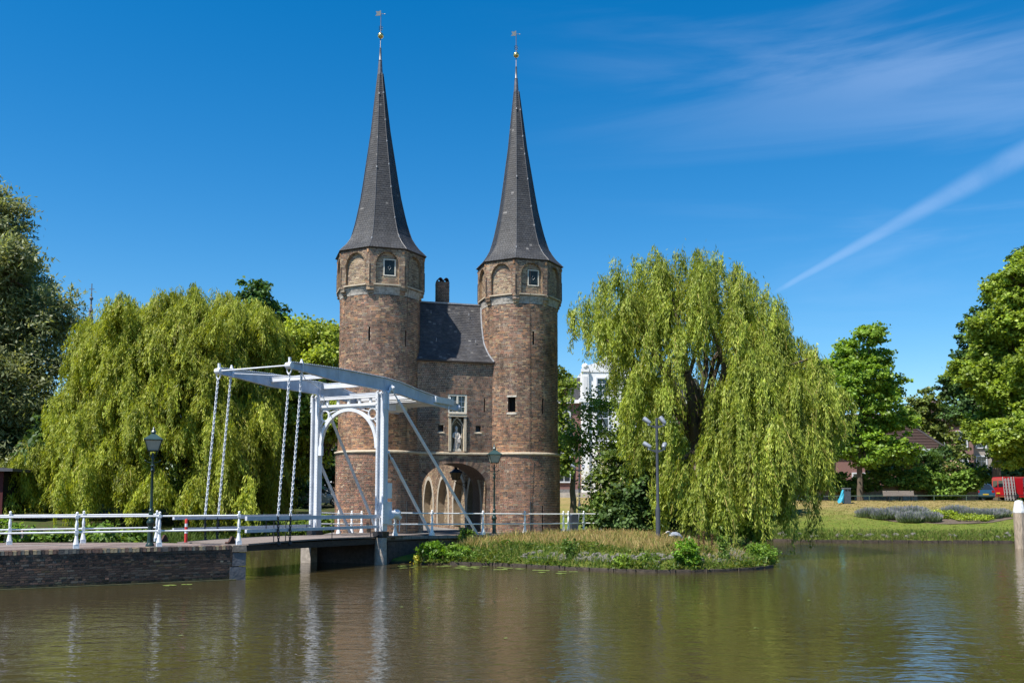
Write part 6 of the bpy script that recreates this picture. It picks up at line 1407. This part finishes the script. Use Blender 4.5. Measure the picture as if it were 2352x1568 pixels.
Cg = pal([(.085, .15, .02), (.12, .18, .03), (.06, .115, .018)], len(X)); Cd = pal([(.46, .34, .14), (.52, .40, .17), (.40, .28, .115), (.44, .27, .13)], len(X)); Cm = pal([(.27, .28, .065), (.32, .30, .08)], len(X))
keep = ~((np.abs(sd - 1.15) < .55) & (X > .4) & (rng.random(len(X)) < .62)); X, Y, sd, nz_, dry, Cg, Cd, Cm = X[keep], Y[keep], sd[keep], nz_[keep], dry[keep], Cg[keep], Cd[keep], Cm[keep]
pick = rng.random(len(X)); C = np.where((pick < dry * .62)[:, None], Cd, np.where((pick < dry * .62 + .22)[:, None], Cm, Cg))
grass('long_grass', X, Y, (.12 + .34 * rng.random(len(X))) * (.75 + .4 * np.clip(wob(X * 2.1, Y * 2.1) + .3 * nz_, -.8, 1)), .022, C, 'long dry and green grass covering the island bank', 'grass')
X, Y, sd = sample_land(17000, (-3.4, 10.6), (33.2, 46), -.14, 2.6)
m_ = ((X + 4.6) - (Y - 38.45) * 1.02 > .4); X, Y, sd = X[m_], Y[m_], sd[m_]; nz_ = wob(X * 1.7 + 3, Y * 1.7); m_ = (nz_ + rng.normal(0, .3, len(X)) + (X < 0) * .5 - (np.abs(sd - 1.2) < .6) * (X > .3) * 1.0 > -.05); X, Y = X[m_], Y[m_]
P = np.stack([X, Y, np.maximum(ground_h(X, Y), .08) + .02 + .20 * rng.random(len(X)) * np.clip(.6 + nz_[m_], .2, 1.2)], 1); D = unit(rng.normal(size=P.shape) * np.array([1, 1, .5]) + np.array([0, -.2, .35]))
tag(fast_quads('bank_weeds', leaves(P, D, .13 + .07 * rng.random(len(P)), .06, None), pal([(.10, .165, .02), (.14, .20, .03), (.065, .115, .018), (.17, .19, .035)], len(P)), LEAF), 'low leafy weeds along the island waterline', 'weeds', kind='stuff')
X, Y, sd = sample_land(24000, (15, 37), (56, 62), .05, 2.6); m_ = rng.random(len(X)) < np.interp(sd, [0, 1.0, 2.6], [1, .7, .12]); X, Y = X[m_], Y[m_]
grass('bank_grass', X, Y, .08 + .2 * rng.random(len(X)), .035, pal([(.095, .155, .02), (.13, .19, .03), (.07, .12, .018), (.19, .18, .06)], len(X)), 'green grass fringe along the far bank', 'grass')
X, Y, sd = sample_land(26000, (14.8, 42), (58, 78), 2.0, 30); nz_ = wob(X * .5, Y * .5); C = np.where((rng.random(len(X)) < .12 + .25 * nz_ + .5 * sst(66, 73, Y))[:, None], pal([(.28, .21, .085), (.24, .18, .07)], len(X)), pal([(.12, .15, .028), (.16, .17, .04)], len(X)))
grass('lawn_tufts', X, Y, .03 + .05 * rng.random(len(X)), .05, C, 'short parched lawn tufts on the far slope', 'grass')
X, Y, sd = sample_land(9000, (-17.5, -9), (46, 56), .05, 5)
grass('left_bank_grass', X, Y, .12 + .3 * rng.random(len(X)), .04, pal([(.07, .12, .02), (.10, .15, .025)], len(X)), 'grass on the bank under the left willow', 'grass')

def weed(name, label, c, r, k, per, ln, wd, cols, cat='weed', spread=.16):
    x, y = c; z = gh_(x, y); t = thing(name, label, cat, (x, y, z)); ce, ou = blob_points(k, (0, 0, r[2] * .85), r, .35); V, C = clump_leaves(ce, ou, per, (spread,) * 3, ln, wd, cols)
    fast_quads('foliage', V, C, LEAF, t); b = MB()
    for i in range(0, k, 3): b.tube([(random.gauss(0, .05), random.gauss(0, .05), 0), tuple(ce[i] * .6 + np.array([0, 0, .02])), tuple(ce[i])], .008, 4)
    b.build('stems', mat('green_stem', (.08, .12, .03), .8), t)
LG = [(.085, .165, .012), (.115, .20, .018), (.06, .12, .012)]
weed('leafy_weed', 'large bright green leafy weed at the waterline in the middle of the island', (6.15, 34.05), (.5, .35, .48), 46, 30, .14, .07, LG)
weed('leafy_weed', 'bushy green weed at the right-hand tip of the island', (9.35, 36.2), (.62, .4, .42), 44, 28, .13, .065, [(.08, .14, .018), (.11, .17, .028)])
weed('leafy_weed', 'lush bright green plant clump against the abutment corner', (-3.15, 37.95), (.55, .35, .36), 44, 30, .15, .06, LG)
weed('leafy_weed', 'second lush green plant clump beside the abutment', (-2.0, 37.95), (.6, .35, .30), 40, 28, .14, .06, [(.085, .155, .018), (.12, .185, .028)])
weed('leafy_weed', 'dark ivy tuft growing on top of the abutment wall', (-1.95, 41.0), (.32, .25, .34), 26, 26, .10, .07, [(.05, .09, .018), (.08, .13, .022)])
weed('leafy_weed', 'small yellow-green weed left of the large bright weed', (3.95, 34.3), (.22, .18, .2), 16, 26, .11, .06, [(.12, .19, .02), (.15, .21, .03)])
weed('leafy_weed', 'mid-green weed patch among the grey bank stones', (4.9, 34.3), (.32, .22, .2), 18, 24, .12, .06, [(.07, .12, .02), (.10, .15, .028)])
weed('leafy_weed', 'tall dark weed rising left of the bank stones', (2.1, 36.1), (.22, .2, .42), 22, 24, .12, .05, [(.055, .10, .018), (.08, .13, .022)])
weed('leafy_weed', 'tall slender weed between the dry stalks near the island tip', (7.75, 35.3), (.16, .15, .5), 22, 24, .12, .05, [(.06, .11, .018), (.09, .14, .022)])
weed('yellow_iris', 'yellowish leaves hanging at the shaded abutment edge', (-3.72, 38.1), (.12, .12, .3), 10, 18, .16, .05, [(.30, .27, .03), (.16, .20, .03)])
for i, (x, y, h_, lbl) in enumerate(((6.9, 35.6, .75, 'tallest dry brown dock stalk on the island'), (7.15, 36.0, .85, 'dry brown dock stalk right of the heron'), (7.55, 36.4, .7, 'dry brown dock stalk beside the tall slender weed'), (6.5, 35.2, .5, 'short dry brown dock stalk above the large weed'), (2.4, 36.9, .6, 'green flowering stalk above the left bank stones'))):
    z = gh_(x, y); t = thing('dock_stalk', lbl, 'stalk', (x, y, z)); b = MB(); b.tube([(0, 0, -.05), (random.gauss(0, .03), 0, h_ * .6), (random.gauss(0, .05), 0, h_)], [.010, .008, .004], 5); b.build('stem', mat('dock_stem', (.10, .06, .035), .9), t)
    n_ = 120; zz = rng.random(n_) * h_ * .6 + h_ * .4; P = np.stack([rng.normal(0, .022, n_), rng.normal(0, .022, n_), zz], 1); fast_quads('seeds', leaves(P, unit(rng.normal(size=(n_, 3)) + np.array([0, 0, .6])), .05, .035, None), pal([(.12, .065, .035), (.16, .09, .05)] if i < 4 else [(.08, .13, .03)], n_), LEAF, t)
# lavender bed on the lawn
sheetb = MB(); bed = [(23.4, 66.2), (25.2, 63.2), (28, 62.0), (31, 62.4), (33.6, 64.2), (33, 66.6), (29, 67.6), (25.5, 67.6)]
sheetb.add([(x, y, gh_(x, y) + .03) for x, y in bed], [tuple(range(len(bed)))]); tag(sheetb.build('flower_bed', mat('bed_soil', (.10, .075, .055), .95, .4, 6, .5, 20)), kind='structure')
def mound(name, label, x, y, r, h, kind):
    z = gh_(x, y); t = thing(name, label, 'plant', (x, y, z)); n_ = int(2600 * r); a = rng.random(n_) * 6.28; q = np.sqrt(rng.random(n_)); D = unit(np.stack([np.cos(a) * q * .45, np.sin(a) * q * .45, np.ones(n_)], 1) + rng.normal(size=(n_, 3)) * .08); L = h * .78 * (.5 + .5 * rng.random(n_)) * np.sqrt(1.02 - .8 * q ** 2); P0 = np.stack([np.cos(a) * q * r * .95, np.sin(a) * q * r * .95, np.zeros(n_)], 1)
    if kind == 'lav':
        s = unit(np.cross(D, rng.normal(size=D.shape))); V = np.empty((n_, 4, 3)); E_ = P0 + D * L[:, None]; V[:, 0] = P0 - s * .02; V[:, 1] = P0 + s * .02; V[:, 2] = E_ + s * .012; V[:, 3] = E_ - s * .012
        fast_quads('foliage', V, pal([(.17, .22, .10), (.21, .26, .13), (.13, .18, .07)], n_), GRASSM, t); fs_ = rng.random(n_) < .4; fast_quads('flower_spikes', leaves((E_ + D * .09)[fs_], D[fs_], .24, .035, None), pal([(.27, .26, .30), (.30, .30, .33), (.25, .29, .22)], int(fs_.sum())), GRASSM, t)
    else:
        ce, ou = blob_points(int(60 * r), (0, 0, h * .4), (r, r * .7, h * .6), .4); V, C = clump_leaves(ce, ou, 24, (.16,) * 3, .13, .08, [(.17, .22, .02), (.22, .26, .03), (.12, .17, .02)]); fast_quads('foliage', V, C, LEAF, t)
for i, (x, y, r, h_, lbl) in enumerate(((25.0, 64.6, .85, .8, 'leftmost lavender mound in the lawn flower bed'), (26.1, 63.2, .8, .75, 'front lavender mound at the near edge of the bed'), (27.3, 63.4, .9, .8, 'large lavender mound left of the yellow groundcover'), (26.2, 65.6, .9, .8, 'lavender mound behind the front ones'), (30.6, 66.4, .9, .75, 'lavender mound behind the yellow groundcover'), (32.0, 64.8, .9, .7, 'lavender mound at the right of the bed'), (33.0, 65.2, .7, .6, 'rightmost lavender mound in the bed'), (24.4, 65.6, .9, .7, 'lavender mound at the far left corner of the bed'), (27.6, 66.2, 1.0, .75, 'lavender mound in the middle at the back of the bed'), (31.3, 65.6, .9, .62, 'lavender mound just left of the right-hand group'))): mound('lavender', lbl, x, y, r, h_, 'lav')
for i, (x, y, r, h_, lbl) in enumerate(((28.7, 64.8, 1.3, .55, 'bright yellow-green groundcover between the lavender mounds'), (30.4, 63.6, 1.4, .42, 'green groundcover at the right front of the bed'))): mound('groundcover', lbl, x, y, r, h_, 'gc')

# lily pads
lpm = []
for k in range(3):
    b = MB(); r = .12 + .04 * k; pts = [(0, 0, 0)] + [(r * math.cos(a), r * math.sin(a), .003 * math.sin(a * 3)) for a in np.linspace(.25, 6.03, 14)]; b.add(pts, [(0, i, i + 1) for i in range(1, 14)]); lpm.append(b.mesh('lily_pad', mat('lily_leaf', (.17, .22, .055), .35, .2, 8)))
def pad(x, y, label, group):
    o = link('lily_pad', random.choice(lpm), None, (x, y, .012), random.uniform(0, 6.28)); tag(o, label, 'lily pad', group); return o
for i in range(30):
    x = random.uniform(-4.2, 2.2); y = float(np.interp(x, [-4.2, -2.4, -.8, 2.2], [37.2, 36.9, 36.7, 34.6])) - random.uniform(.15, 2.3) * (.6 + .4 * random.random()); pad(x, y, 'small lily pad floating off the overgrown end of the island', 'lily pads by the island')
for x, y in ((-9.6, 28.6), (-10.0, 28.3)): pad(x, y, 'lily pad floating below the quay wall', 'lily pads by the quay')
for i in range(18):
    x = random.uniform(-9, 9); y = random.uniform(15, 30)
    if y > 28 + .5 * x and x < -4: continue
    o = link('floating_leaf', lpm[0], None, (x * y / 26, y, .012), random.uniform(0, 6.28)); o.scale = (.45, .3, 1); tag(o, 'small fallen leaf floating on the open water', 'leaf', 'leaves on the open water')

# ------------------------------------------------------------------ far lawn furniture
bx_, by_ = 30.7, 76.0; bz_ = gh_(bx_, by_)
be = thing('park_bench', 'grey slatted timber park bench at the top of the lawn', 'bench', (bx_, by_, bz_), .05)
sw = mat('grey_slat', (.30, .25, .21), .8, .25, 6, .3, 25, stretch=(.3, 3, 3))
for i in range(5): MB().box((0, .28 + .05 * i * .35, .46 + .085 * i), (2.5, .035, .07)).build('back_slat', sw, be)
for i in range(4): MB().box((0, -.18 + .12 * i, .44), (2.6, .09, .035)).build('seat_slat', sw, be)
for x in (-.95, 0.05, 1.0):
    b = MB(); b.beam((x, -.2, -.05), (x, -.18, .42), .05, .05); b.beam((x, .28, -.05), (x, .36, .85), .05, .05); b.beam((x, -.2, .41), (x, .3, .41), .05, .04); b.build('leg', BLACKM, be)
tb_ = thing('waste_bin', 'grey waste bin with a blue plastic bag hanging from its side', 'waste bin', (25.75, 74.0, gh_(25.75, 74)), .1)
b = MB(); b.box((0, 0, .56), (.50, .44, 1.12)); b.build('bin_body', mat('bin_grey', (.07, .08, .095), .5, .2, 5), tb_); b = MB(); b.box((0, 0, 1.15), (.54, .48, .08)); b.build('bin_lid', mat('bin_lid_grey', (.16, .17, .18), .5), tb_)
for x in (-.12, .12): MB().box((x, -.242, 1.04), (.15, .02, .07)).build('bin_slot', DARK, tb_)
bag = MB(); rows = []
for i in range(9):
    t = i / 8; w0 = .12 + .38 * t; cxb = -.28 - .20 * t; rows.append([(cxb + (w0 / 2) * math.cos(q) * (1 + .12 * math.sin(5 * q + i)), -.05 + (.10 + .10 * t) * math.sin(q) * (1 + .2 * math.cos(4 * q + i)), 1.05 - .98 * t + .05 * math.sin(3 * q) * t) for q in np.linspace(0, 2 * math.pi, 15)[:-1]])
V = [p for r in rows for p in r]; F = [(i * 14 + k, i * 14 + (k + 1) % 14, (i + 1) * 14 + (k + 1) % 14, (i + 1) * 14 + k) for i in range(8) for k in range(14)] + [tuple(range(13, -1, -1)), tuple(8 * 14 + k for k in range(14))]
bag.add(V, F); bag.build('plastic_bag', mat('blue_plastic', (.045, .33, .46), .35, .15, 6), tb_)
fr_ = thing('low_fence', 'low green tubular fence rail along the top of the lawn', 'fence', (23.5, 77.2, gh_(23.5, 77.2)))
xs_ = [23.5 + i * 2.6 for i in range(8)]; b = MB(); b.tube([(x - 23.5, 0, gh_(x, 77.2) - fr_.location.z + .42) for x in xs_], .03, 6); b.build('rail', mat('fence_green', (.09, .14, .10), .5), fr_)
for x in xs_: b = MB(); b.tube([(x - 23.5, 0, gh_(x, 77.2) - fr_.location.z - .1), (x - 23.5, 0, gh_(x, 77.2) - fr_.location.z + .42)], .025, 6); b.build('post', mat('fence_green', (.09, .14, .10)), fr_)
gwl = thing('garden_wall', 'low brick garden wall under the hedges behind the bench', 'wall', (22, 81.4, 2.45))
gbw = Bricks(); gbw.lay((lambda a, z, d: (a, -d, z)), (lambda a: 0.0), 0, 17.5, -.1, 1.25, [], lambda z, a, L: bcol({'grey': 4, 'brown': 3, 'tan': 1.5, 'dark': 1}), h=.085, stre=.24)
gbw.emit('brickwork', gwl, 0, lambda it: 0); gbw.mort.build('mortar_bed', MORTAR, gwl); MB().box((8.75, .16, .55), (17.5, .28, 1.4)).build('wall_core', MORTARD, gwl); MB().box((8.75, .12, 1.29), (17.6, .4, .09)).build('coping', GREYST, gwl)
for x in (2.2, 7.5, 11.6, 14.8): MB().box((x, -.15, .25), (1.2, .35, .5)).build('footing_stone', mat('footing', (.30, .28, .25), .9, .3, 4), gwl)

# ------------------------------------------------------------------ vehicles
TYRE = mat('tyre', (.018, .018, .018), .8); RIM = mat('alloy', (.45, .46, .48), .35, metal=.6); CGLASS = glassmat('car_glass', (.015, .02, .025), .04)
def paint(name, c): return mat(name, c, .25, .03, 2, coat=.6, spec=.5)
def wheel(t, x, y, r, s):
    b = MB(); b.tube([(x, y - .10, r), (x, y + .10, r)], r, 18); w_o = b.build('wheel', TYRE, t)
    b = MB(); b.tube([(x, y + s * .102, r), (x, y + s * .112, r)], r * .66, 16); b.build('rim', RIM, w_o)
    b = MB()
    for k in range(5): a = k * 1.257; b.beam((x + r * .18 * math.cos(a + .6), y + s * .114, r + r * .18 * math.sin(a + .6)), (x + r * .58 * math.cos(a + .6), y + s * .114, r + r * .58 * math.sin(a + .6)), .012, .07)
    b.build('spoke_gap', TYRE, w_o)
def car(label, loc, rz, pm, group=None, L=4.3):
    t = thing('parked_car', label, 'car', loc, rz, group); hw = .86
    lower = [(-2.1, .35), (-2.15, .62), (-2.05, .92), (-1.2, .98), (1.0, .92), (1.75, .80), (2.08, .62), (2.1, .35), (1.85, .22), (-1.9, .22)]
    V = []; n = len(lower)
    for y, sc in ((-hw, .97), (-hw * .97, 1.0), (hw * .97, 1.0), (hw, .97)):
        V += [(x * sc, y, (z - .5) * sc + .5) for x, z in lower]
    F = [tuple(range(n)), tuple(range(4 * n - 1, 3 * n - 1, -1))] + [(j * n + i, (j + 1) * n + i, (j + 1) * n + (i + 1) % n, j * n + (i + 1) % n) for j in range(3) for i in range(n)]
    b = MB(); b.add(V, F); b.build('body', pm, t, True)
    cab = [(-1.95, .93), (-1.55, 1.42), (-.9, 1.50), (.1, 1.48), (1.15, .93)]; tw = .66; V = [(x, -hw * .95 if z < 1 else -tw, z) for x, z in cab] + [(x, hw * .95 if z < 1 else tw, z) for x, z in cab]; n = 5
    b = MB(); b.add(V, [tuple(range(n)), tuple(range(2 * n - 1, n - 1, -1))] + [(i, n + i, n + (i + 1) % n, (i + 1) % n) for i in range(n)]); b.build('cabin_glass', CGLASS, t)
    b = MB(); b.add([(x, y, z + .012) for x, z in cab[1:4] for y in (-tw, tw)], [(0, 2, 3, 1), (2, 4, 5, 3)]); 
    for s in (-1, 1):
        for (x0, z0), (x1, z1) in ((cab[0], cab[1]), (cab[3], cab[4]), (cab[1], cab[2]), (cab[2], cab[3]), ((-.35, .93), (-.4, 1.5))):
            b.beam((x0, s * (hw * .955 if z0 < 1 else tw + .008), z0), (x1, s * (hw * .955 if z1 < 1 else tw + .008), z1), .05, .06)
    b.build('roof', pm, t)
    for x in (-1.32, 1.32):
        for s in (-1, 1): wheel(t, x, s * .80, .31, s)
    for s in (-1, 1):
        MB().box((2.02, s * .62, .66), (.14, .30, .13)).build('headlight', mat('lamp_lens', (.6, .62, .65), .15), t); MB().box((-2.08, s * .66, .78), (.12, .22, .22)).build('tail_light', mat('red_lens', (.35, .01, .01), .2), t)
    MB().box((-2.12, 0, .55), (.05, .5, .12)).build('number_plate', mat('yellow_plate', (.6, .42, .03), .5), t)
    for s in (-1, 1): MB().box((.72, s * .95, .98), (.12, .14, .10)).build('wing_mirror', pm, t)
gz = gh_(-15, 74)
car('silver parked car seen between the portal post and the left tower', (-14.6, 73, gz + .03), -.05, paint('silver_paint', (.55, .56, .58)))
car('blue hatchback seen from behind at the right by the hedge', (41.5, 86.3, gh_(41.5, 86)), math.pi / 2, paint('blue_paint', (.02, .08, .17)))
def van(label, loc, rz, pm, L=5.2, hgt=2.0):
    t = thing('van', label, 'van', loc, rz); hw = .95
    pr_ = [(-L / 2, .35), (-L / 2, hgt * .97), (-L / 2 + .1, hgt), (L / 2 - 1.5, hgt), (L / 2 - .75, 1.15), (L / 2 - .05, .95), (L / 2, .4), (L / 2 - .2, .25), (-L / 2 + .1, .25)]
    b = MB(); b.extr(pr_, -hw, hw); b.build('body', pm, t)
    for s in (-1, 1):
        b = MB(); b.add([(L / 2 - 2.3, s * (hw + .006), 1.12), (L / 2 - 1.0, s * (hw + .006), 1.12), (L / 2 - 1.6, s * (hw + .006), 1.75), (L / 2 - 2.3, s * (hw + .006), 1.75)], [(0, 1, 2, 3)]); b.build('side_window', CGLASS, t)
        for x in (-L / 2 + .95, L / 2 - .95): wheel(t, x, s * .86, .34, s)
        MB().box((-L / 2 - .01, s * .86, .95), (.06, .12, .5)).build('tail_light', mat('red_lens', (.35, .01, .01)), t)
    for s in (-1, 1): MB().add([(-L / 2 - .008, s * .08, 1.15), (-L / 2 - .008, s * .80, 1.15), (-L / 2 - .008, s * .76, 1.72), (-L / 2 - .008, s * .08, 1.72)], [(0, 1, 2, 3)]).build('rear_window', CGLASS, t)
    MB().beam((L / 2 - 1.48, 0, hgt - .02), (L / 2 - .76, 0, 1.17), 1.7, .03).build('windscreen', CGLASS, t); MB().box((-L / 2 - .02, 0, .62), (.03, .5, .12)).build('number_plate', mat('yellow_plate', (.6, .42, .03)), t)
    MB().box((-.2, -hw - .012, .95), (.12, .02, .04)).build('door_handle', BLACKM, t)
    return t
vz = gh_(43.5, 83)
van('red van carrying ladders at the right edge', (45.5, 85.3, vz), .06, paint('red_paint', (.45, .012, .018)), 4.8, 2.05)
van('grey van parked in front of the red van at the right edge', (46.75, 82.3, vz), .05, paint('grey_van_paint', (.16, .19, .24)), 4.9, 1.95)
for i in range(4):
    x0 = 43.05 + i * .26; t = thing('ladder', ('leftmost', 'second', 'third', 'rightmost')[i] + ' aluminium ladder leaning against the red van', 'ladder', (x0, 83.72, vz), 0, 'ladders on the red van'); al = mat('aluminium', (.5, .5, .5), .4, .15, 6, metal=.5)
    for s in (-.09, .09): MB().beam((s, 0, 0), (s + .12, .55, 2.05), .035, .05).build('ladder_rail', al, t)
    b = MB()
    for k in range(7): b.tube([(-.09 + .12 * k / 7, .55 * k / 7, .15 + k * .27), (.09 + .12 * k / 7, .55 * k / 7, .15 + k * .27)], .015, 5)
    b.build('rung', al, t)

# ------------------------------------------------------------------ buildings behind
def window(parent, x, y, z, w, h, n=2, m=3, arch=False, fm=None):
    fm = fm or WHITE; b = MB()
    for (xa, xb, za, zb) in ((-w / 2 - .12, w / 2 + .12, -.12, 0), (-w / 2 - .12, w / 2 + .12, h, h + .14), (-w / 2 - .12, -w / 2, 0, h), (w / 2, w / 2 + .12, 0, h)): b.box((x + (xa + xb) / 2, y - .05, z + (za + zb) / 2), (xb - xa, .14, zb - za))
    if arch:
        for q in range(8):
            a0, a1 = math.pi * q / 8, math.pi * (q + 1) / 8; b.beam((x - (w / 2 + .06) * math.cos(a0), y - .06, z + h + .1 + .22 * math.sin(a0)), (x - (w / 2 + .06) * math.cos(a1), y - .06, z + h + .1 + .22 * math.sin(a1)), .12, .14)
    o = b.build('window', fm, parent); MB().add([(x - w / 2, y - .02, z), (x + w / 2, y - .02, z), (x + w / 2, y - .02, z + h), (x - w / 2, y - .02, z + h)], [(0, 1, 2, 3)]).build('pane', glassmat('house_glass', (.03, .035, .04), .05), o)
    b = MB()
    for i in range(1, n): b.box((x - w / 2 + w * i / n, y - .03, z + h / 2), (.05, .03, h))
    for i in range(1, m): b.box((x, y - .035, z + h * i / m), (w, .03, .05))
    b.build('glazing_bar', fm, o); return o
hz_ = 2.6
ho = thing('white_house', 'white plastered villa with brick wings behind the right tower', 'house', (8.6, 86, hz_), .03)
HB = mat('house_brick', (.22, .12, .105), .9, .22, 18, .3, 40); PL = mat('white_plaster', (.78, .78, .77), .7, .05, 2)
MB().box((-4.9, 3, 4.4), (5.4, 6, 8.8)).build('wall', HB, ho); MB().box((6.2, 3, 4.4), (5.4, 6, 8.8)).build('wall', HB, ho)
MB().box((.7, 2.6, 5.7), (6.2, 6, 11.4)).build('centre_bay', PL, ho)
b = MB(); b.extr([(-2.4, 11.4), (3.8, 11.4), (3.3, 12.0), (1.3, 12.6), (1.3, 13.1), (.1, 13.1), (.1, 12.6), (-1.9, 12.0)], -.45, 3); b.build('pediment', PL, ho)
for x in (-2.05, 3.45):
    MB().box((x, -.5, 5.8), (.62, .25, 11.2)).build('pilaster', PL, ho); b = MB(); b.box((x, -.5, 11.55), (.7, .4, .3)); b.ball((x, -.5, 11.9), .3, 8); b.build('urn', PL, ho); MB().box((x, -.64, 9.9), (.34, .04, 2.2)).build('pilaster_panel', mat('panel_shadow_paint', (.66, .66, .66), .7), ho)
MB().box((.7, -.45, 8.85), (6.6, .5, .35)).build('cornice', PL, ho); MB().box((-4.9, -.15, 8.75), (5.5, .5, .3)).build('cornice', PL, ho); MB().box((6.2, -.15, 8.75), (5.5, .5, .3)).build('cornice', PL, ho)
MB().box((-4.9, -.06, .45), (5.5, .2, .9)).build('plinth', GREYST, ho); MB().box((6.2, -.06, .45), (5.5, .2, .9)).build('plinth', GREYST, ho)
for x in (-3.95, -6.3): window(ho, x, -.02, 1.6, 1.05, 2.4, 2, 3, True); window(ho, x, -.02, 5.6, 1.05, 2.0, 3, 4, True)
for x in (5.4,): window(ho, x, -.02, 1.6, 1.05, 2.4, 2, 3); window(ho, x, -.02, 5.6, 1.05, 2.0, 2, 3)
for x in (-.5, 1.9): window(ho, x, -.42, 9.3, .9, 1.5, 2, 3); window(ho, x, -.42, 5.7, 1.0, 2.3, 2, 3)
b = MB(); b.box((.7, -1.0, 4.55), (3.6, 1.3, .3)); bo_ = b.build('balcony', PL, ho); MB().box((.7, -1.6, 5.35), (3.6, .1, .1)).build('balcony_rail', PL, bo_)
for i in range(13): MB().box((-1.0 + i * .283, -1.6, 5.0), (.09, .08, .65)).build('baluster', PL, bo_)
for x in (-.7, 2.1): MB().box((x, -1.4, 2.2), (.3, .3, 4.4)).build('porch_column', PL, ho)
MB().box((.7, -.44, 1.9), (1.3, .1, 3.4)).build('door', mat('dark_door', (.03, .05, .045), .4), ho)
b = MB(); b.extr([(-7.8, 8.9), (9.1, 8.9), (8.2, 11.0), (-6.9, 11.0)], .4, 5.6); b.build('roof', mat('house_slate', (.07, .07, .075), .7, .2, 6), ho)
MB().box((-5.4, 1.4, 9.6), (1.5, 1.2, 1.3)).build('dormer', PL, ho)
b = MB(); b.box((0, 0, .0), (14, .12, .5)); rl = b.build('low_wall', mat('low_kerb', (.42, .38, .34), .85, .2, 4)); rl.location = (6.5, 77.5, gh_(6.5, 77.5) + .15); tag(rl, 'low pale kerb wall below the white house', 'wall')
h2 = thing('gabled_house', 'house with a steep brown tiled roof behind the far hedge', 'house', (38.5, 100, 2.5), 0)
MB().box((1.5, 5, 2.6), (11.6, 8, 5.2)).build('wall', HB, h2)
b = MB(); RT = mat('brown_tile', (.13, .085, .075), .85, .25, 10, .4, 30)
b.add([(-6.6, .6, 5.3), (7.4, .6, 5.3), (3.0, 4.0, 9.4), (-2.0, 4.0, 9.4), (-6.6, 9, 5.3), (7.4, 9, 5.3)], [(0, 1, 2, 3), (1, 5, 2), (0, 3, 4), (5, 4, 3, 2)]); ro = b.build('roof', RT, h2)
rt = MB()
for i in range(24):
    t = i / 24; z = 5.3 + 4.1 * t; y = .6 + 3.4 * t; x0 = -6.6 + 4.6 * t; x1 = 7.4 - 4.4 * t; rt.beam((x0, y - .02, z + .04), (x1, y - .02, z + .04), .14, .04)
rt.build('tile_course', RT, ro); MB().box((6.0, .5, 5.25), (3.0, .4, .3)).build('fascia', WHITE, ro); MB().beam((7.4, .6, 5.4), (3.0, 4.0, 9.5), .2, .16).build('hip_tile', mat('dark_ridge', (.06, .055, .06), .8), ro)
window(h2, -2.0, .98, 1.2, 1.2, 1.6)
for i, (x, y, w, h_, c, lbl) in enumerate(((50, 112, 8, 9, (.24, .14, .12), 'brick terrace house glimpsed behind the vans'), (58.5, 114, 8, 10, (.33, .29, .25), 'pale terrace house glimpsed behind the vans at the edge'), (-15.5, 95, 9, 9, (.22, .14, .11), 'brick house glimpsed between the portal and the left tower')  )):
    t = thing('terrace_house', lbl, 'house', (x, y, 2.3)); MB().box((0, 3, h_ / 2), (w, 6, h_)).build('wall', mat('terrace%d' % i, c, .9, .2, 14), t); b = MB(); b.extr([(-w / 2 - .2, h_), (w / 2 + .2, h_), (0, h_ + 3)], -.2, 6.2); b.build('roof', RT, t)
    for fl in range(3):
        for k in range(3): window(t, -w / 2 + w * (k + .5) / 3, -.02, .9 + fl * 2.8, 1.1, 1.7)
cs = thing('church_spire', 'distant church spire with a cross between the left trees', 'church spire', (-133.7, 300, 2.3))
b = MB(); b.lathe([(4.5, 0), (4.5, 36), (4.8, 36.5), (2.6, 42), (1.25, 54), (.6, 59.5), (.75, 60.2), (.3, 61.5), (.2, 66)], 8); b.build('tower', mat('distant_slate', (.10, .11, .14), .7), cs); b = MB(); b.box((0, 0, 67.3), (.22, .22, 3.4)); b.box((0, 0, 67.2), (1.6, .2, .22)); b.ball((0, 0, 64.2), .6, 8); b.build('cross', mat('distant_metal', (.10, .12, .15), .6), cs)
sd_ = thing('red_shed', 'dark red timber shed at the left edge behind the willow', 'shed', (-28.6, 50, 1.2), .1)
for i in range(9): MB().box((-2.4 + i * .52, 0, 1.4), (.50, .06 + .012 * (i % 2), 2.8)).build('board', mat('dark_red_paint', (.075, .012, .014), .8, .3, 6), sd_)
MB().box((-.3, 1.5, 1.4), (4.6, 2.8, 2.7)).build('shed_core', DARK, sd_); b = MB(); b.extr([(-3, 2.8), (2.6, 2.8), (2.6, 2.95), (-3, 3.3)], -.4, 3.2); b.build('roof', mat('felt', (.09, .09, .10), .9, .2, 5), sd_)
sh = thing('trestle', 'pale wooden trestle on the bank at the left edge', 'trestle', (-19.3, 37.4, gh_(-19.3, 37.4)), .2)
for s in (-.32, .32):
    for q in (-1, 1): MB().beam((s, q * .22, -.02), (s * .9, q * .04, .9), .06, .06).build('leg', mat('pale_wood', (.42, .32, .24), .8, .2, 6), sh)
MB().beam((-.45, 0, .92), (.45, 0, .92), .08, .07).build('top_rail', mat('pale_wood', (.42, .32, .24)), sh); MB().beam((-.32, -.14, .45), (.32, -.14, .45), .05, .05).build('cross_rail', mat('pale_wood', (.42, .32, .24)), sh)
print('leaves', nw1, nw2)
